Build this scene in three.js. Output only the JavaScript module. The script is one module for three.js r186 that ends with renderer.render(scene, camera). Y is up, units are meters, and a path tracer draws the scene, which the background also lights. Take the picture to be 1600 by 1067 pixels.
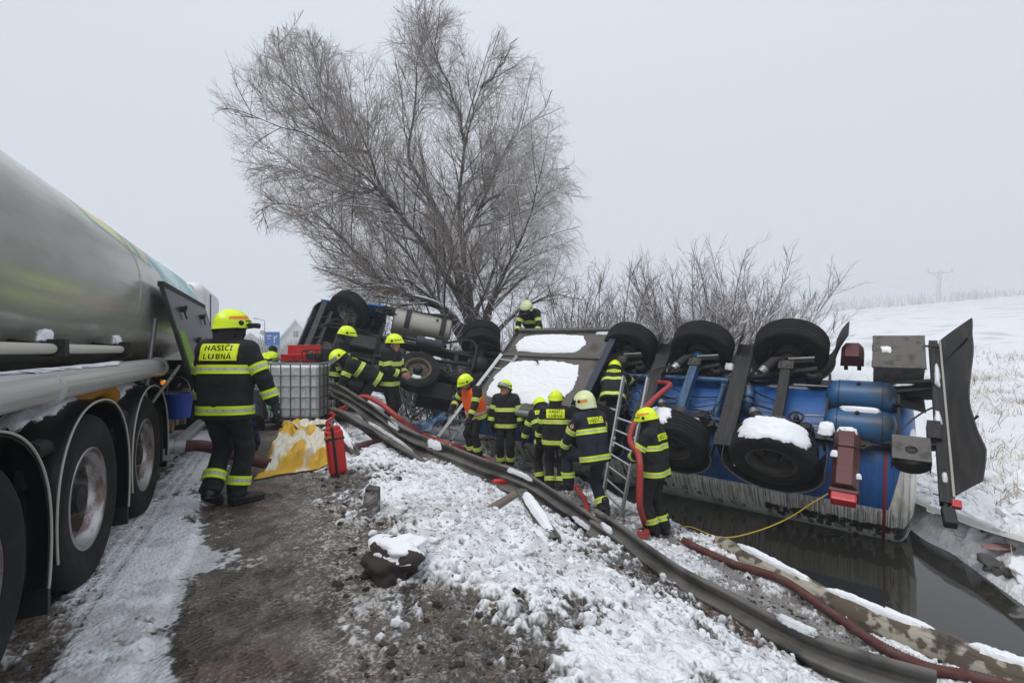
import * as THREE from 'three';
import { mergeGeometries, mergeVertices } from 'three/addons/utils/BufferGeometryUtils.js';
import { RoundedBoxGeometry } from 'three/addons/geometries/RoundedBoxGeometry.js';

// ---------- camera, sky, light, air ----------
const scene = new THREE.Scene();
const F = 703, CX = 800, HY = 546, CAMH = 1.45;                    // focal length in pixels of a 1600 px wide frame, horizon row, eye height
const camera = new THREE.PerspectiveCamera(2 * Math.atan(533.5 / F) * 180 / Math.PI, 1600 / 1067, 0.05, 900);
camera.position.set(0, CAMH, 0);
camera.setViewOffset(1600, 1067, 0, -(HY - 533.5), 1600, 1067);
scene.add(camera);
const renderer = new THREE.WebGLRenderer({ antialias: true });
renderer.toneMapping = THREE.LinearToneMapping;
renderer.toneMappingExposure = 1.03;
renderer.shadowMap.enabled = true;
{
  const W = 256, H = 128, d = new Float32Array(W * H * 4);
  for (let r = 0; r < H; r++) {
    const el = ((r + 0.5) / H - 0.5) * Math.PI, k = Math.max(0, Math.sin(el)), g = 0.985 + 0.3 * k * k * k + 0.26 * Math.pow(1 - k, 7);
    for (let c = 0; c < W; c++) { const i = (r * W + c) * 4; d[i] = 0.70 * g; d[i + 1] = 0.745 * g; d[i + 2] = 0.82 * g; d[i + 3] = 1; }
  }
  const t = new THREE.DataTexture(d, W, H, THREE.RGBAFormat, THREE.FloatType);
  t.mapping = THREE.EquirectangularReflectionMapping; t.magFilter = THREE.LinearFilter; t.needsUpdate = true;
  scene.background = t; scene.environment = t;
}
const sun = new THREE.DirectionalLight(new THREE.Color(1, 0.97, 0.93), 1.5);
sun.position.set(-18, 40, 16); sun.castShadow = true; sun.shadow.radius = 45; sun.shadow.mapSize.set(2048, 2048);
Object.assign(sun.shadow.camera, { left: -22, right: 22, top: 22, bottom: -22, far: 120 });
scene.add(sun);
scene.fog = new THREE.FogExp2(new THREE.Color(0.94, 0.97, 1.0), 0.0034);

// ---------- small helpers ----------
const V = (x, y, z) => new THREE.Vector3(x, y, z), PI = Math.PI;
const at = (px, py, z) => V((px - CX) / F * z, CAMH - (py - HY) / F * z, -z);        // a point of the photograph at a depth in metres
const atY = (px, py, y) => at(px, py, (CAMH - y) * F / (py - HY));                   // the same, on a level
const clamp = THREE.MathUtils.clamp, lerp = THREE.MathUtils.lerp, sstep = THREE.MathUtils.smoothstep;
function rng(seed) { let s = seed | 0; return () => { s = (s + 0x6d2b79f5) | 0; let t = Math.imul(s ^ (s >>> 15), 1 | s); t = (t + Math.imul(t ^ (t >>> 7), 61 | t)) ^ t; return ((t ^ (t >>> 14)) >>> 0) / 4294967296; }; }
const PERM = new Uint8Array(512), RV = new Float32Array(256);
{ const r = rng(77); for (let i = 0; i < 256; i++) { PERM[i] = i; RV[i] = r(); } for (let i = 255; i > 0; i--) { const j = (r() * (i + 1)) | 0, t = PERM[i]; PERM[i] = PERM[j]; PERM[j] = t; } for (let i = 0; i < 256; i++) PERM[256 + i] = PERM[i]; }
function n2(x, y) {                                                                  // value noise, 0..1
  const xi = Math.floor(x), yi = Math.floor(y), a = x - xi, b = y - yi, u = a * a * (3 - 2 * a), v = b * b * (3 - 2 * b), X = xi & 255, Y = yi & 255, X1 = (X + 1) & 255, Y1 = (Y + 1) & 255;
  const p = RV[PERM[PERM[X] + Y]], q = RV[PERM[PERM[X1] + Y]], r = RV[PERM[PERM[X] + Y1]], s = RV[PERM[PERM[X1] + Y1]];
  return p + (q - p) * u + (r - p) * v + (p - q - r + s) * u * v;
}
function n3(x, y, z) {
  const zi = Math.floor(z), c = z - zi, w = c * c * (3 - 2 * c);
  return lerp(n2(x + zi * 17.13, y + zi * 31.7), n2(x + (zi + 1) * 17.13, y + (zi + 1) * 31.7), w);
}
function fbm(x, y, o = 4, g = 0.5) { let s = 0, a = 1, t = 0; for (let i = 0; i < o; i++) { s += a * n2(x, y); t += a; a *= g; const nx = x * 1.63 + y * 1.21 + 11.3; y = y * 1.63 - x * 1.21 + 7.7; x = nx; } return s / t; }
function cell(x, y) {                                                                // distance to the nearest scattered point
  const xi = Math.floor(x), yi = Math.floor(y); let m = 9;
  for (let j = -1; j < 2; j++) for (let i = -1; i < 2; i++) { const h = PERM[PERM[(xi + i) & 255] + ((yi + j) & 255)], dx = xi + i + RV[h] - x, dy = yi + j + RV[(h + 91) & 255] - y, d = dx * dx + dy * dy; if (d < m) m = d; }
  return Math.sqrt(m);
}

const counts = {};
function numbered(n) { const c = counts[n] = (counts[n] ?? -1) + 1; return c ? n + '_' + String(c).padStart(3, '0') : n; }
function tag(o, label, category, group, kind) {
  if (label) o.userData.label = label; if (category) o.userData.category = category; if (group) o.userData.group = group; if (kind) o.userData.kind = kind; return o;
}
function thing(name, label, category, pos, group) { const g = new THREE.Group(); g.name = numbered(name); if (pos) g.position.copy(pos); scene.add(g); return tag(g, label, category, group); }
function part(name, geo, mat, parent, label) {
  const m = new THREE.Mesh(geo, mat); m.name = parent ? name : numbered(name); m.castShadow = m.receiveShadow = true; (parent || scene).add(m); if (label) m.userData.label = label; return m;
}
function struct(name, geo, mat) { const m = part(name, geo, mat); m.userData.kind = 'structure'; return m; }
const flat = (g) => { const q = g.index ? g.toNonIndexed() : g; for (const k of Object.keys(q.attributes)) if (!['position', 'normal', 'uv'].includes(k)) q.deleteAttribute(k); if (!q.attributes.uv) q.setAttribute('uv', new THREE.BufferAttribute(new Float32Array(q.attributes.position.count * 2), 2)); return q; };
const merge = (list) => list.length === 1 ? list[0] : mergeGeometries(list.map(flat));
const E3 = new THREE.Euler(), M4 = new THREE.Matrix4();
function move(g, x = 0, y = 0, z = 0, rx = 0, ry = 0, rz = 0) { return g.applyMatrix4(new THREE.Matrix4().makeRotationFromEuler(E3.set(rx, ry, rz)).setPosition(x, y, z)); }
const box = (w, h, d, x, y, z, rx, ry, rz) => move(new THREE.BoxGeometry(w, h, d), x, y, z, rx, ry, rz);
const rbox = (w, h, d, r, x, y, z, rx, ry, rz) => move(new RoundedBoxGeometry(w, h, d, 2, r), x, y, z, rx, ry, rz);
const quatTo = (dir) => new THREE.Quaternion().setFromUnitVectors(V(0, 1, 0), dir.clone().normalize());
function rod(p, q, r, r2 = r, seg = 10) { const d = q.clone().sub(p), g = new THREE.CylinderGeometry(r2, r, d.length(), seg); return g.applyMatrix4(new THREE.Matrix4().compose(p.clone().add(q).multiplyScalar(0.5), quatTo(d), V(1, 1, 1))); }
function bar(p, q, w, h, up = V(0, 1, 0)) {                                           // a square bar from p to q
  const z = q.clone().sub(p), L = z.length(); z.normalize(); const x = up.clone().cross(z).normalize(), y = z.clone().cross(x);
  return new THREE.BoxGeometry(w, h, L).applyMatrix4(new THREE.Matrix4().makeBasis(x, y, z).setPosition(p.clone().add(q).multiplyScalar(0.5)));
}
function hoseGeo(pts, r, seg = 8, ribs = 0, ribH = 0) {
  const c = new THREE.CatmullRomCurve3(pts, false, 'centripetal'), L = c.getLength(), n = Math.max(8, Math.round(ribs ? L / ribs * 2 : L / 0.045));
  const g = new THREE.TubeGeometry(c, Math.min(n, 900), r, seg, false);
  if (ribs) {                                                                        // corrugation: every other ring stands proud
    const p = g.attributes.position, a = V(), ctr = V(), m = Math.min(n, 900);
    for (let i = 0; i <= m; i++) { c.getPointAt(i / m, ctr); const k = i % 2 ? 1 : 1 + ribH / r; for (let j = 0; j <= seg; j++) { const q = i * (seg + 1) + j; a.fromBufferAttribute(p, q).sub(ctr).multiplyScalar(k).add(ctr); p.setXYZ(q, a.x, a.y, a.z); } }
    g.computeVertexNormals();
  }
  const u = g.attributes.uv; for (let i = 0; i < u.count; i++) u.setXY(i, u.getX(i) * L, u.getY(i) * 0.3);
  return g;
}
function lathe(pts, seg = 40) { return new THREE.LatheGeometry(pts.map(([r, y]) => new THREE.Vector2(r, y)), seg); }
function grid(nu, nv, fn, closed) {                                                   // a sheet fn(u, v) -> Vector3
  const p = [], uv = [], idx = [];
  for (let j = 0; j <= nv; j++) for (let i = 0; i <= nu; i++) { const q = fn(i / nu, j / nv); p.push(q.x, q.y, q.z); uv.push(i / nu, j / nv); }
  for (let j = 0; j < nv; j++) for (let i = 0; i < nu; i++) { const a = j * (nu + 1) + i, b = a + 1, c = a + nu + 1, d = c + 1; idx.push(a, b, d, a, d, c); }
  const g = new THREE.BufferGeometry(); g.setAttribute('position', new THREE.Float32BufferAttribute(p, 3)); g.setAttribute('uv', new THREE.Float32BufferAttribute(uv, 2)); g.setIndex(idx); g.computeVertexNormals();
  return g;
}
function slab(nu, nv, fn, th) {                                                       // the same sheet with thickness: fn(u, v, side 0|1)
  const A = grid(nu, nv, (u, v) => fn(u, v, 1)), B = grid(nu, nv, (u, v) => fn(u, v, 0)), bi = B.index.array;
  for (let i = 0; i < bi.length; i += 3) { const t = bi[i]; bi[i] = bi[i + 1]; bi[i + 1] = t; }
  B.computeVertexNormals();
  const e = [[0, 0, 1, 0], [1, 0, 1, 1], [1, 1, 0, 1], [0, 1, 0, 0]].map(([u0, v0, u1, v1]) => grid(Math.max(nu, nv), 1, (s, w) => fn(lerp(u0, u1, s), lerp(v0, v1, s), w)));
  return merge([A, B, ...e]);
}
// ---------- textures and materials ----------
function canvasTex(w, h, draw, srgb = true) {
  const c = document.createElement('canvas'); c.width = w; c.height = h; draw(c.getContext('2d'), w, h);
  const t = new THREE.CanvasTexture(c); if (srgb) t.colorSpace = THREE.SRGBColorSpace; t.wrapS = t.wrapT = THREE.RepeatWrapping; return t;
}
function dataTex(w, h, fn, srgb = true, wrap = true) {                                 // fn(u, v, out) -> 0..1 values; srgb: values are linear and are stored as sRGB
  const d = new Uint8Array(w * h * 4), o = [0, 0, 0], enc = (c) => { c = clamp(c, 0, 1); return 255 * (c <= 0.0031308 ? 12.92 * c : 1.055 * Math.pow(c, 1 / 2.4) - 0.055); };
  for (let j = 0; j < h; j++) for (let i = 0; i < w; i++) { fn(i / w, j / h, o); const k = (j * w + i) * 4; for (let c = 0; c < 3; c++) d[k + c] = srgb ? enc(o[c]) : 255 * clamp(o[c], 0, 1); d[k + 3] = 255; }
  const t = new THREE.DataTexture(d, w, h); t.magFilter = THREE.LinearFilter; if (srgb) t.colorSpace = THREE.SRGBColorSpace; if (wrap) t.wrapS = t.wrapT = THREE.RepeatWrapping; t.needsUpdate = true; return t;
}
const lin = (r, g, b) => new THREE.Color().setRGB(r, g, b);
function std(r, g, b, rough = 0.8, metal = 0, more = {}) { const m = new THREE.MeshStandardMaterial({ roughness: rough, metalness: metal, side: THREE.DoubleSide, ...more }); m.color.setRGB(r, g, b); return m; }
const noiseBump = (s, o = 4) => dataTex(256, 256, (u, v, c) => { const w = (a, b) => fbm(a * s, b * s, o); const k = w(u, v) * (1 - u) * (1 - v) + w(u - 1, v) * u * (1 - v) + w(u, v - 1) * (1 - u) * v + w(u - 1, v - 1) * u * v; c[0] = c[1] = c[2] = k; }, false);
const bumpFine = noiseBump(40), bumpMid = noiseBump(14, 5);
const grime = (base, dirt, amount, s = 6) => dataTex(512, 512, (u, v, c) => {          // a surface colour with mottled dirt, tiling
  const w = (a, b) => fbm(a * s, b * s, 5); let k = w(u, v) * (1 - u) * (1 - v) + w(u - 1, v) * u * (1 - v) + w(u, v - 1) * (1 - u) * v + w(u - 1, v - 1) * u * v;
  const sp = n2(u * 300, v * 300); k = sstep(k + (sp - 0.5) * 0.12, 0.62 - amount * 0.4, 0.75 - amount * 0.25);
  for (let i = 0; i < 3; i++) c[i] = lerp(base[i], dirt[i], k) * (0.9 + 0.2 * sp);
});
const rep = (t, x, y) => { const c = t.clone(); c.repeat.set(x, y); c.needsUpdate = true; return c; };
const MAT = {
  snow: std(0.82, 0.84, 0.87, 0.85, 0, { bumpMap: bumpMid, bumpScale: 0.01 }),
  rubber: std(1, 1, 1, 0.95, 0, { map: rep(grime([0.0055, 0.0055, 0.006], [0.02, 0.018, 0.016], 0.3), 3, 3) }),
  tread: std(0.013, 0.013, 0.014, 0.75),
  black: std(0.007, 0.007, 0.008, 0.65),
  plastic: std(0.011, 0.011, 0.012, 0.5),
  dark: std(1, 1, 1, 0.7, 0, { map: grime([0.010, 0.010, 0.011], [0.035, 0.031, 0.027], 0.42) }),
  steel: std(1, 1, 1, 0.5, 0.7, { map: grime([0.30, 0.30, 0.30], [0.16, 0.13, 0.10], 0.4) }),
  galv: std(1, 1, 1, 0.45, 0.55, { map: grime([0.30, 0.295, 0.28], [0.15, 0.135, 0.115], 0.55, 4), bumpMap: bumpMid, bumpScale: 0.004 }),
  rimDirt: std(1, 1, 1, 0.75, 0, { map: grime([0.075, 0.066, 0.055], [0.018, 0.017, 0.016], 0.45, 5) }),
  alu: std(0.42, 0.43, 0.43, 0.5, 0.6),
  aluDirty: std(1, 1, 1, 0.42, 0.75, { map: grime([0.5, 0.5, 0.5], [0.16, 0.11, 0.09], 0.55, 9) }),
  tank: std(1, 1, 1, 0.4, 0.6, { map: grime([0.42, 0.40, 0.35], [0.28, 0.24, 0.19], 0.4) }),
  greyPlate: std(1, 1, 1, 0.75, 0.1, { map: grime([0.115, 0.108, 0.098], [0.06, 0.055, 0.048], 0.4, 8), bumpMap: bumpFine, bumpScale: 0.003 }),
  blue: std(1, 1, 1, 0.42, 0, { map: grime([0.014, 0.085, 0.20], [0.02, 0.03, 0.042], 0.5, 7) }),
  belly: std(1, 1, 1, 0.5, 0, { map: rep(grime([0.016, 0.075, 0.15], [0.014, 0.02, 0.028], 0.62, 7), 3, 1.4) }),
  pipeGrey: std(1, 1, 1, 0.38, 0.25, { map: rep(grime([0.52, 0.52, 0.51], [0.36, 0.35, 0.33], 0.4, 6), 6, 1) }),
  cream: std(0.5, 0.48, 0.42, 0.5),
  blueDark: std(1, 1, 1, 0.5, 0, { map: grime([0.008, 0.022, 0.06], [0.012, 0.013, 0.016], 0.55, 7) }),
  redPlastic: std(1, 1, 1, 0.5, 0, { map: grime([0.085, 0.014, 0.012], [0.04, 0.02, 0.018], 0.4, 6) }),
  redLens: new THREE.MeshPhysicalMaterial({ color: lin(0.45, 0.01, 0.012), roughness: 0.2, clearcoat: 0.6, clearcoatRoughness: 0.2 }),
  red: std(0.50, 0.012, 0.012, 0.35),
  redHose: std(1, 1, 1, 0.55, 0, { map: rep(grime([0.36, 0.035, 0.03], [0.16, 0.05, 0.04], 0.25, 5), 2, 2) }),
  suction: std(1, 1, 1, 0.7, 0, { map: rep(grime([0.085, 0.02, 0.016], [0.10, 0.065, 0.045], 0.45, 5), 2, 2) }),
  white: std(0.78, 0.78, 0.77, 0.4),
  neon: std(0.74, 0.93, 0.012, 0.32),
  orange: std(0.95, 0.12, 0.012, 0.6, 0, { bumpMap: bumpMid, bumpScale: 0.006 }),
  silver: std(0.5, 0.52, 0.5, 0.35, 0.25),
};
MAT.rubber.bumpMap = bumpFine; MAT.rubber.bumpScale = 0.003;
// ---------- ground: road shoulder, slope, ditch with stream, rising snow field ----------
const WATER = -1.15;
const curve = (pts, x) => { if (x <= pts[0][0]) return pts[0][1]; for (let i = 1; i < pts.length; i++) if (x < pts[i][0]) { const [a, p] = pts[i - 1], [b, q] = pts[i]; const t = (x - a) / (b - a); return lerp(p, q, t * t * (3 - 2 * t) * 0.5 + t * 0.5); } return pts[pts.length - 1][1]; };
const sOf = (x, z) => 0.89 * x - 0.456 * z, lOf = (x, z) => -0.456 * x - 0.89 * z;    // across and along the road
const PROF = [[1.2, 0], [1.8, -0.1], [2.7, -0.42], [3.5, -0.75], [4.3, -1.0], [4.95, -1.05], [5.25, -1.15], [5.8, -1.42], [6.4, -1.6]];
const PROF2 = [[1.2, 0], [1.8, -0.1], [2.7, -0.42], [3.5, -0.75], [4.3, -0.98], [5.6, -0.95], [7.4, -0.45], [10, -0.1]];
const BANK = [[-0.9, -1.6], [-0.35, -1.32], [0, -1.15], [0.35, -0.93], [1.1, -0.72], [2.6, -0.5]];
const farEdge = (l) => 6.73 + clamp((l - 1.7) * 1.04, -0.25, 2.4);
function base(x, z) {
  const s = sOf(x, z), l = lOf(x, z), near = curve(PROF, s), t = s - farEdge(l) - (n2(l * 1.7, 3) - 0.5) * 0.35;
  let y = near;
  if (t > -0.9) y = Math.max(near, curve(BANK, t));
  const w = sstep(l, 7.2, 9.6); if (w > 0) y = lerp(y, curve(PROF2, s), w);
  const h = Math.max(0, s - 9.2), az = x / Math.max(1, -z), f = z > 0 ? 1 : sstep(az, -0.3, 0.35);
  y += f * (Math.min(h, 10) * 0.165 + Math.min(Math.max(0, h - 10), 110) * 0.095);
  if (s > 7) y += (fbm(x * 0.35, z * 0.35, 3) - 0.5) * 0.3 * sstep(s, 7, 10);
  return y;
}
const DENS = [[-3.2, 0.3], [-2.2, 0.25], [-1.35, 0.4], [-1.1, 0.93], [-0.82, 0.8], [-0.66, 0.18], [-0.2, 0.04], [0.15, 0.12], [0.5, 0.3], [0.8, 0.44], [1.15, 0.72], [1.8, 0.78], [2.4, 0.64], [3.2, 0.48], [4.3, 0.48], [4.7, 0.7], [5.2, 0.8], [5.5, 0.8]];
function snowAmt(x, z, fine = true) {
  const s = sOf(x, z), l = lOf(x, z), sl = s < 0.4 ? s - 0.5 * Math.exp(-Math.max(0, l - 2.2) / 1.15) * (1 - sstep(s, 0.0, 0.4)) : s; let d = curve(DENS, sl + (n2(x * 0.9 + 7, z * 0.9) - 0.5) * (s < 0 ? 0.3 : 0.8) + (n2(x * 5 + 7, z * 5) - 0.5) * 0.12);
  if (s > farEdge(l) - 0.2) d = 0.97 - 0.25 * sstep(n2(x * 0.5, z * 0.5), 0.7, 0.9);
  if (l > 9) d = lerp(d, s > 1 ? 0.92 : 0.5, sstep(l, 9, 13));
  if (s > 0.6 && s < 2.2) d -= 0.33 * sstep(l, 4.2, 5.0) * (1 - sstep(l, 5.8, 6.6)) * n2(x * 1.1, z * 1.1 + 5);
  let k = 0.40 * fbm(x * 1.25, z * 1.25, 3) + 0.27 * fbm(x * 5.3 + 3, z * 5.3, 3);
  k += fine ? 0.33 * fbm(x * 24, z * 24 + 9, 3, 0.65) : 0.165;
  k = clamp((k - 0.5) * 2.1 + 0.5, 0, 1);
  return sstep(k, 1 - d - 0.1, 1 - d + 0.1);
}
const RD = V(-0.456, 0, -0.89), RE = V(0.89, 0, -0.456);                              // along the road away from the camera; across it to the right
const roadPt = (s, l, y = 0) => V(RE.x * s + RD.x * l, y, RE.z * s + RD.z * l);
// boot prints pressed into the slush
const PRINTS = []; { const r = rng(5); for (let i = 0; i < 210; i++) { const s = lerp(-0.8, 1.0, r()), l = 1.6 + Math.pow(r(), 1.3) * 5.5, p = roadPt(s, l), a = Math.atan2(RD.x, RD.z) + (r() - 0.5) * 1.4 + (r() > 0.5 ? PI : 0); PRINTS.push([p.x, p.z, Math.cos(a), Math.sin(a), 0.5 + r() * 0.6]); } }
const PCELL = new Map(); for (const p of PRINTS) { const k0 = Math.floor(p[0] / 0.5), k1 = Math.floor(p[1] / 0.5); for (let i = -1; i < 2; i++) for (let j = -1; j < 2; j++) { const k = (k0 + i) * 1000 + k1 + j; (PCELL.get(k) || PCELL.set(k, []).get(k)).push(p); } }
function prints(x, z) {                                                               // 0..1 press, tread bars
  let h = 0; const L = PCELL.get(Math.floor(x / 0.5) * 1000 + Math.floor(z / 0.5)); if (!L) return 0;
  for (const [px, pz, c, s, k] of L) { const dx = x - px, dz = z - pz, u = dx * s + dz * c, v = dx * c - dz * s, q = (u / 0.15) ** 2 + (v / (0.05 + 0.012 * Math.cos(u * 28))) ** 2; if (q < 1.25) h = Math.max(h, k * (1 - sstep(q, 0.75, 1.2)) * (0.55 + 0.45 * Math.sign(Math.sin(u * 190 + Math.abs(v) * 60)))); }
  return h;
}
function tracks(s, l) {                                                               // lorry tyre tracks beside the wheels
  if (s > -0.93 || s < -1.42) return 0; const q = (s + 0.93) / -0.085, f = q - Math.floor(q);
  return (f < 0.45 ? 1 : 0.25) * (0.6 + 0.4 * Math.sign(Math.sin(l * 120 + Math.floor(q) * 2))) * sstep(n2(s * 3, l * 2), 0.15, 0.4);
}
function groundH(x, z) {
  const s = sOf(x, z), m = snowAmt(x, z, true), rough = s > -0.6 ? sstep(s, -0.1, 1.0) : 0.12, w = s > 5.2 && s < farEdge(lOf(x, z)) ? 0 : 1;
  let y = base(x, z) + w * ((fbm(x * 2.1, z * 2.1, 3) - 0.5) * 0.11 * (0.25 + rough) + (fbm(x * 9, z * 9, 3) - 0.5) * 0.05 * (0.3 + rough));
  y += w * m * rough * (0.03 + 0.024 * (1 - clamp(cell(x * 7, z * 7) * 1.2, 0, 1)) + 0.02 * (1 - clamp(cell(x * 19 + 4, z * 19) * 1.2, 0, 1)));
  y += w * (1 - m) * rough * 0.03 * (1 - clamp(cell(x * 13 + 9, z * 13) * 1.3, 0, 1));
  if (s < -0.6) y += 0.02 * m - 0.016 * tracks(s, lOf(x, z));
  return y;
}
const onGround = (x, z) => groundH(x, z);
{
  const X0 = -4.6, X1 = 7.4, Z0 = -0.5, Z1 = -10.7, N = 470, NX = 545, W = 2048;
  const g = grid(NX, N, (u, v) => { const x = lerp(X0, X1, u), z = lerp(Z0, Z1, v); return V(x, groundH(x, z), z); });
  const hT = new Float32Array(W * W), map = new Uint8Array(W * W * 4), bmp = new Uint8Array(W * W * 4), enc = (c) => 255 * (c <= 0.0031308 ? 12.92 * c : 1.055 * Math.pow(Math.min(1, c), 1 / 2.4) - 0.055);
  for (let j = 0; j < W; j++) for (let i = 0; i < W; i++) {
    const x = lerp(X0, X1, (i + 0.5) / W), z = lerp(Z0, Z1, (j + 0.5) / W), s = sOf(x, z), l = lOf(x, z), q = j * W + i;
    const f1 = n2(x * 90, z * 90), f2 = n2(x * 210 + 5, z * 210), f3 = fbm(x * 11 + 2, z * 11, 3), f4 = fbm(x * 1.3 + 20, z * 1.3 + 4, 3);
    let m = snowAmt(x, z, true), pr = s < 1.4 && s > -0.75 ? prints(x, z) * (1 - 0.75 * m) : 0, tr = tracks(s, l);
    const shoulder = 1 - sstep(s, 0.0, 1.1);                                          // trampled slush on the road side
    // bare ground: dark soil, browner in places, frosted by specks of ice
    let r = 0.062, gg = 0.055, b = 0.049; const br = sstep(f4, 0.5, 0.68);
    r = lerp(r, 0.088, br); gg = lerp(gg, 0.062, br); b = lerp(b, 0.05, br);
    const slush = shoulder * (0.35 + 0.65 * f3);
    r = lerp(r, 0.205, slush * 0.85); gg = lerp(gg, 0.172, slush * 0.85); b = lerp(b, 0.152, slush * 0.8);
    const red = shoulder * sstep(fbm(x * 1.6 + 31, z * 1.6 + 3, 4), 0.52, 0.66); r = lerp(r, 0.15, red * 0.75); gg = lerp(gg, 0.102, red * 0.75); b = lerp(b, 0.085, red * 0.75);
    const blk = sstep(fbm(x * 3.3 + 9, z * 3.3 + 40, 4), 0.56, 0.7); r *= 1 - 0.55 * blk; gg *= 1 - 0.55 * blk; b *= 1 - 0.55 * blk;
    const f5 = n2(x * 46 + z * 30, (z * 46 - x * 30) * 0.35), k = 0.35 + 1.25 * (f1 * 0.35 + f2 * 0.3 + f5 * 0.35); r *= k; gg *= k; b *= k;
    const sp = sstep(f1 * 0.55 + f2 * 0.45 + (f3 - 0.5) * 0.5, 0.66, 0.78) * (0.35 + 0.4 * sstep(s, -0.3, 0.8)); r = lerp(r, 0.5, sp); gg = lerp(gg, 0.5, sp); b = lerp(b, 0.51, sp);
    if (s > 0.3) { const gr = sstep(fbm(x * 4 + z * 2, z * 4, 3), 0.6, 0.72) * 0.6; r = lerp(r, 0.12 * k, gr); gg = lerp(gg, 0.095 * k, gr); b = lerp(b, 0.055 * k, gr); }
    { const fz = (shoulder > 0.05 ? sstep(s, -0.25, 0.35) : 0.55) * sstep(0.42 * n2(x * 62, z * 62) + 0.3 * f2 + 0.28 * f3, 0.46, 0.66) * (0.35 + 0.65 * sstep(f4, 0.35, 0.6)) * 0.85; r = lerp(r, 0.50, fz); gg = lerp(gg, 0.49, fz); b = lerp(b, 0.485, fz); }
    if (s > 2.7 && s < 5.1) { const ic = sstep(s, 2.7, 3.3) * (0.45 + 0.5 * f3) * 0.8; r = lerp(r, 0.32 * k, ic); gg = lerp(gg, 0.31 * k, ic); b = lerp(b, 0.30 * k, ic); }
    if (s > 0.5 && s < 4.2) m *= 1 - 0.85 * sstep(0.5 * n2(x * 75 + 3, z * 75) + 0.5 * n2(x * 33, z * 33 + 8), 0.6, 0.72) * sstep(f4, 0.3, 0.55);
    // snow, grubby where it has been walked on
    let d = clamp(0.06 + 0.5 * sstep(f3 * 0.6 + f4 * 0.4, 0.42, 0.66) * (s < 4.4 ? 1 : 0.5) + (f2 > 0.86 ? 0.35 : 0) + (s < -0.55 ? 0.06 : 0.22) * shoulder, 0, 0.8); if (s > 3 && s < 4.5) d = Math.min(0.85, d + 0.25);
    m *= 1 - 0.5 * pr; m *= 1 - 0.35 * tr;
    r = lerp(r, lerp(0.83, 0.32, d), m); gg = lerp(gg, lerp(0.85, 0.305, d), m); b = lerp(b, lerp(0.88, 0.295, d), m);
    const wet = 1 - 0.35 * pr * shoulder; map[q * 4] = enc(r * wet); map[q * 4 + 1] = enc(gg * wet); map[q * 4 + 2] = enc(b * wet * (1 - 0.06 * shoulder * (1 - m))); map[q * 4 + 3] = 255;
    hT[q] = 0.5 + 0.22 * (fbm(x * 34, z * 34, 3) - 0.5) + 0.16 * (f1 - 0.5) + 0.08 * (f2 - 0.5) + 0.10 * m - 0.28 * pr - 0.2 * tr;
  }
  for (let q = 0; q < W * W; q++) { bmp[q * 4] = bmp[q * 4 + 1] = bmp[q * 4 + 2] = 255 * clamp(hT[q], 0, 1); bmp[q * 4 + 3] = 255; }
  const tm = new THREE.DataTexture(map, W, W), tb = new THREE.DataTexture(bmp, W, W);
  for (const t of [tm, tb]) { t.magFilter = THREE.LinearFilter; t.needsUpdate = true; } tm.colorSpace = THREE.SRGBColorSpace;
  struct('ground', g, new THREE.MeshStandardMaterial({ map: tm, bumpMap: tb, bumpScale: 0.05, roughness: 0.75 }));
}
{ // the rest of the land, out to the fog
  const wx = (u) => { const t = (u - 0.5) * 2; return 0.5 + t * 16 + Math.sign(t) * Math.pow(Math.abs(t), 4) * 90; }, wz = (v) => 8 - v * 30 - Math.pow(v, 4) * 120;
  const col = [];
  const g = grid(330, 330, (u, v) => {
    const x = wx(u), z = wz(v), inside = x > -4.5 && x < 7.3 && z < -0.6 && z > -10.6; const m = snowAmt(x, z, false), s = sOf(x, z);
    const road = s > -9 && s < 0.6 ? 1 : 0, d = road * 0.55 * sstep(n2(s * 1.3, lOf(x, z) * 0.12), 0.3, 0.7), tuft = s > 8 ? 0.3 * sstep(fbm(x * 0.8, z * 0.8, 4), 0.58, 0.72) : 0, k = m * (1 - d) * (1 - tuft);
    col.push(lerp(0.13, 0.70, k), lerp(0.115, 0.72, k), lerp(0.10, 0.75, k));
    return V(x, (inside ? base(x, z) - 0.16 : groundH(x, z) - 0.004), z);
  });
  g.setAttribute('color', new THREE.Float32BufferAttribute(col, 3));
  const uv = g.attributes.uv, p = g.attributes.position; for (let i = 0; i < p.count; i++) uv.setXY(i, p.getX(i) / 3, p.getZ(i) / 3);
  struct('snow_field', g, new THREE.MeshStandardMaterial({ vertexColors: true, roughness: 0.9, bumpMap: bumpMid, bumpScale: 0.06 }));
}
{ // stream
  const shp = new THREE.Shape([[4.9, -3], [13, -3], [13, 10.5], [4.9, 10.5]].map(([s, l]) => new THREE.Vector2(s, l)));
  const g = new THREE.ShapeGeometry(shp), p = g.attributes.position, uv = g.attributes.uv;
  for (let i = 0; i < p.count; i++) { const q = roadPt(p.getX(i), p.getY(i), WATER); uv.setXY(i, q.x / 2, q.z / 2); p.setXYZ(i, q.x, q.y, q.z); }
  g.computeVertexNormals(); if (g.attributes.normal.getY(0) < 0) { const ix = g.index.array; for (let i = 0; i < ix.length; i += 3) { const t = ix[i]; ix[i] = ix[i + 1]; ix[i + 1] = t; } g.computeVertexNormals(); }
  struct('stream_water', g, std(0.024, 0.023, 0.018, 0.04, 0, { bumpMap: rep(noiseBump(5, 2), 1, 1), bumpScale: 0.004 }));
}
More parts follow.
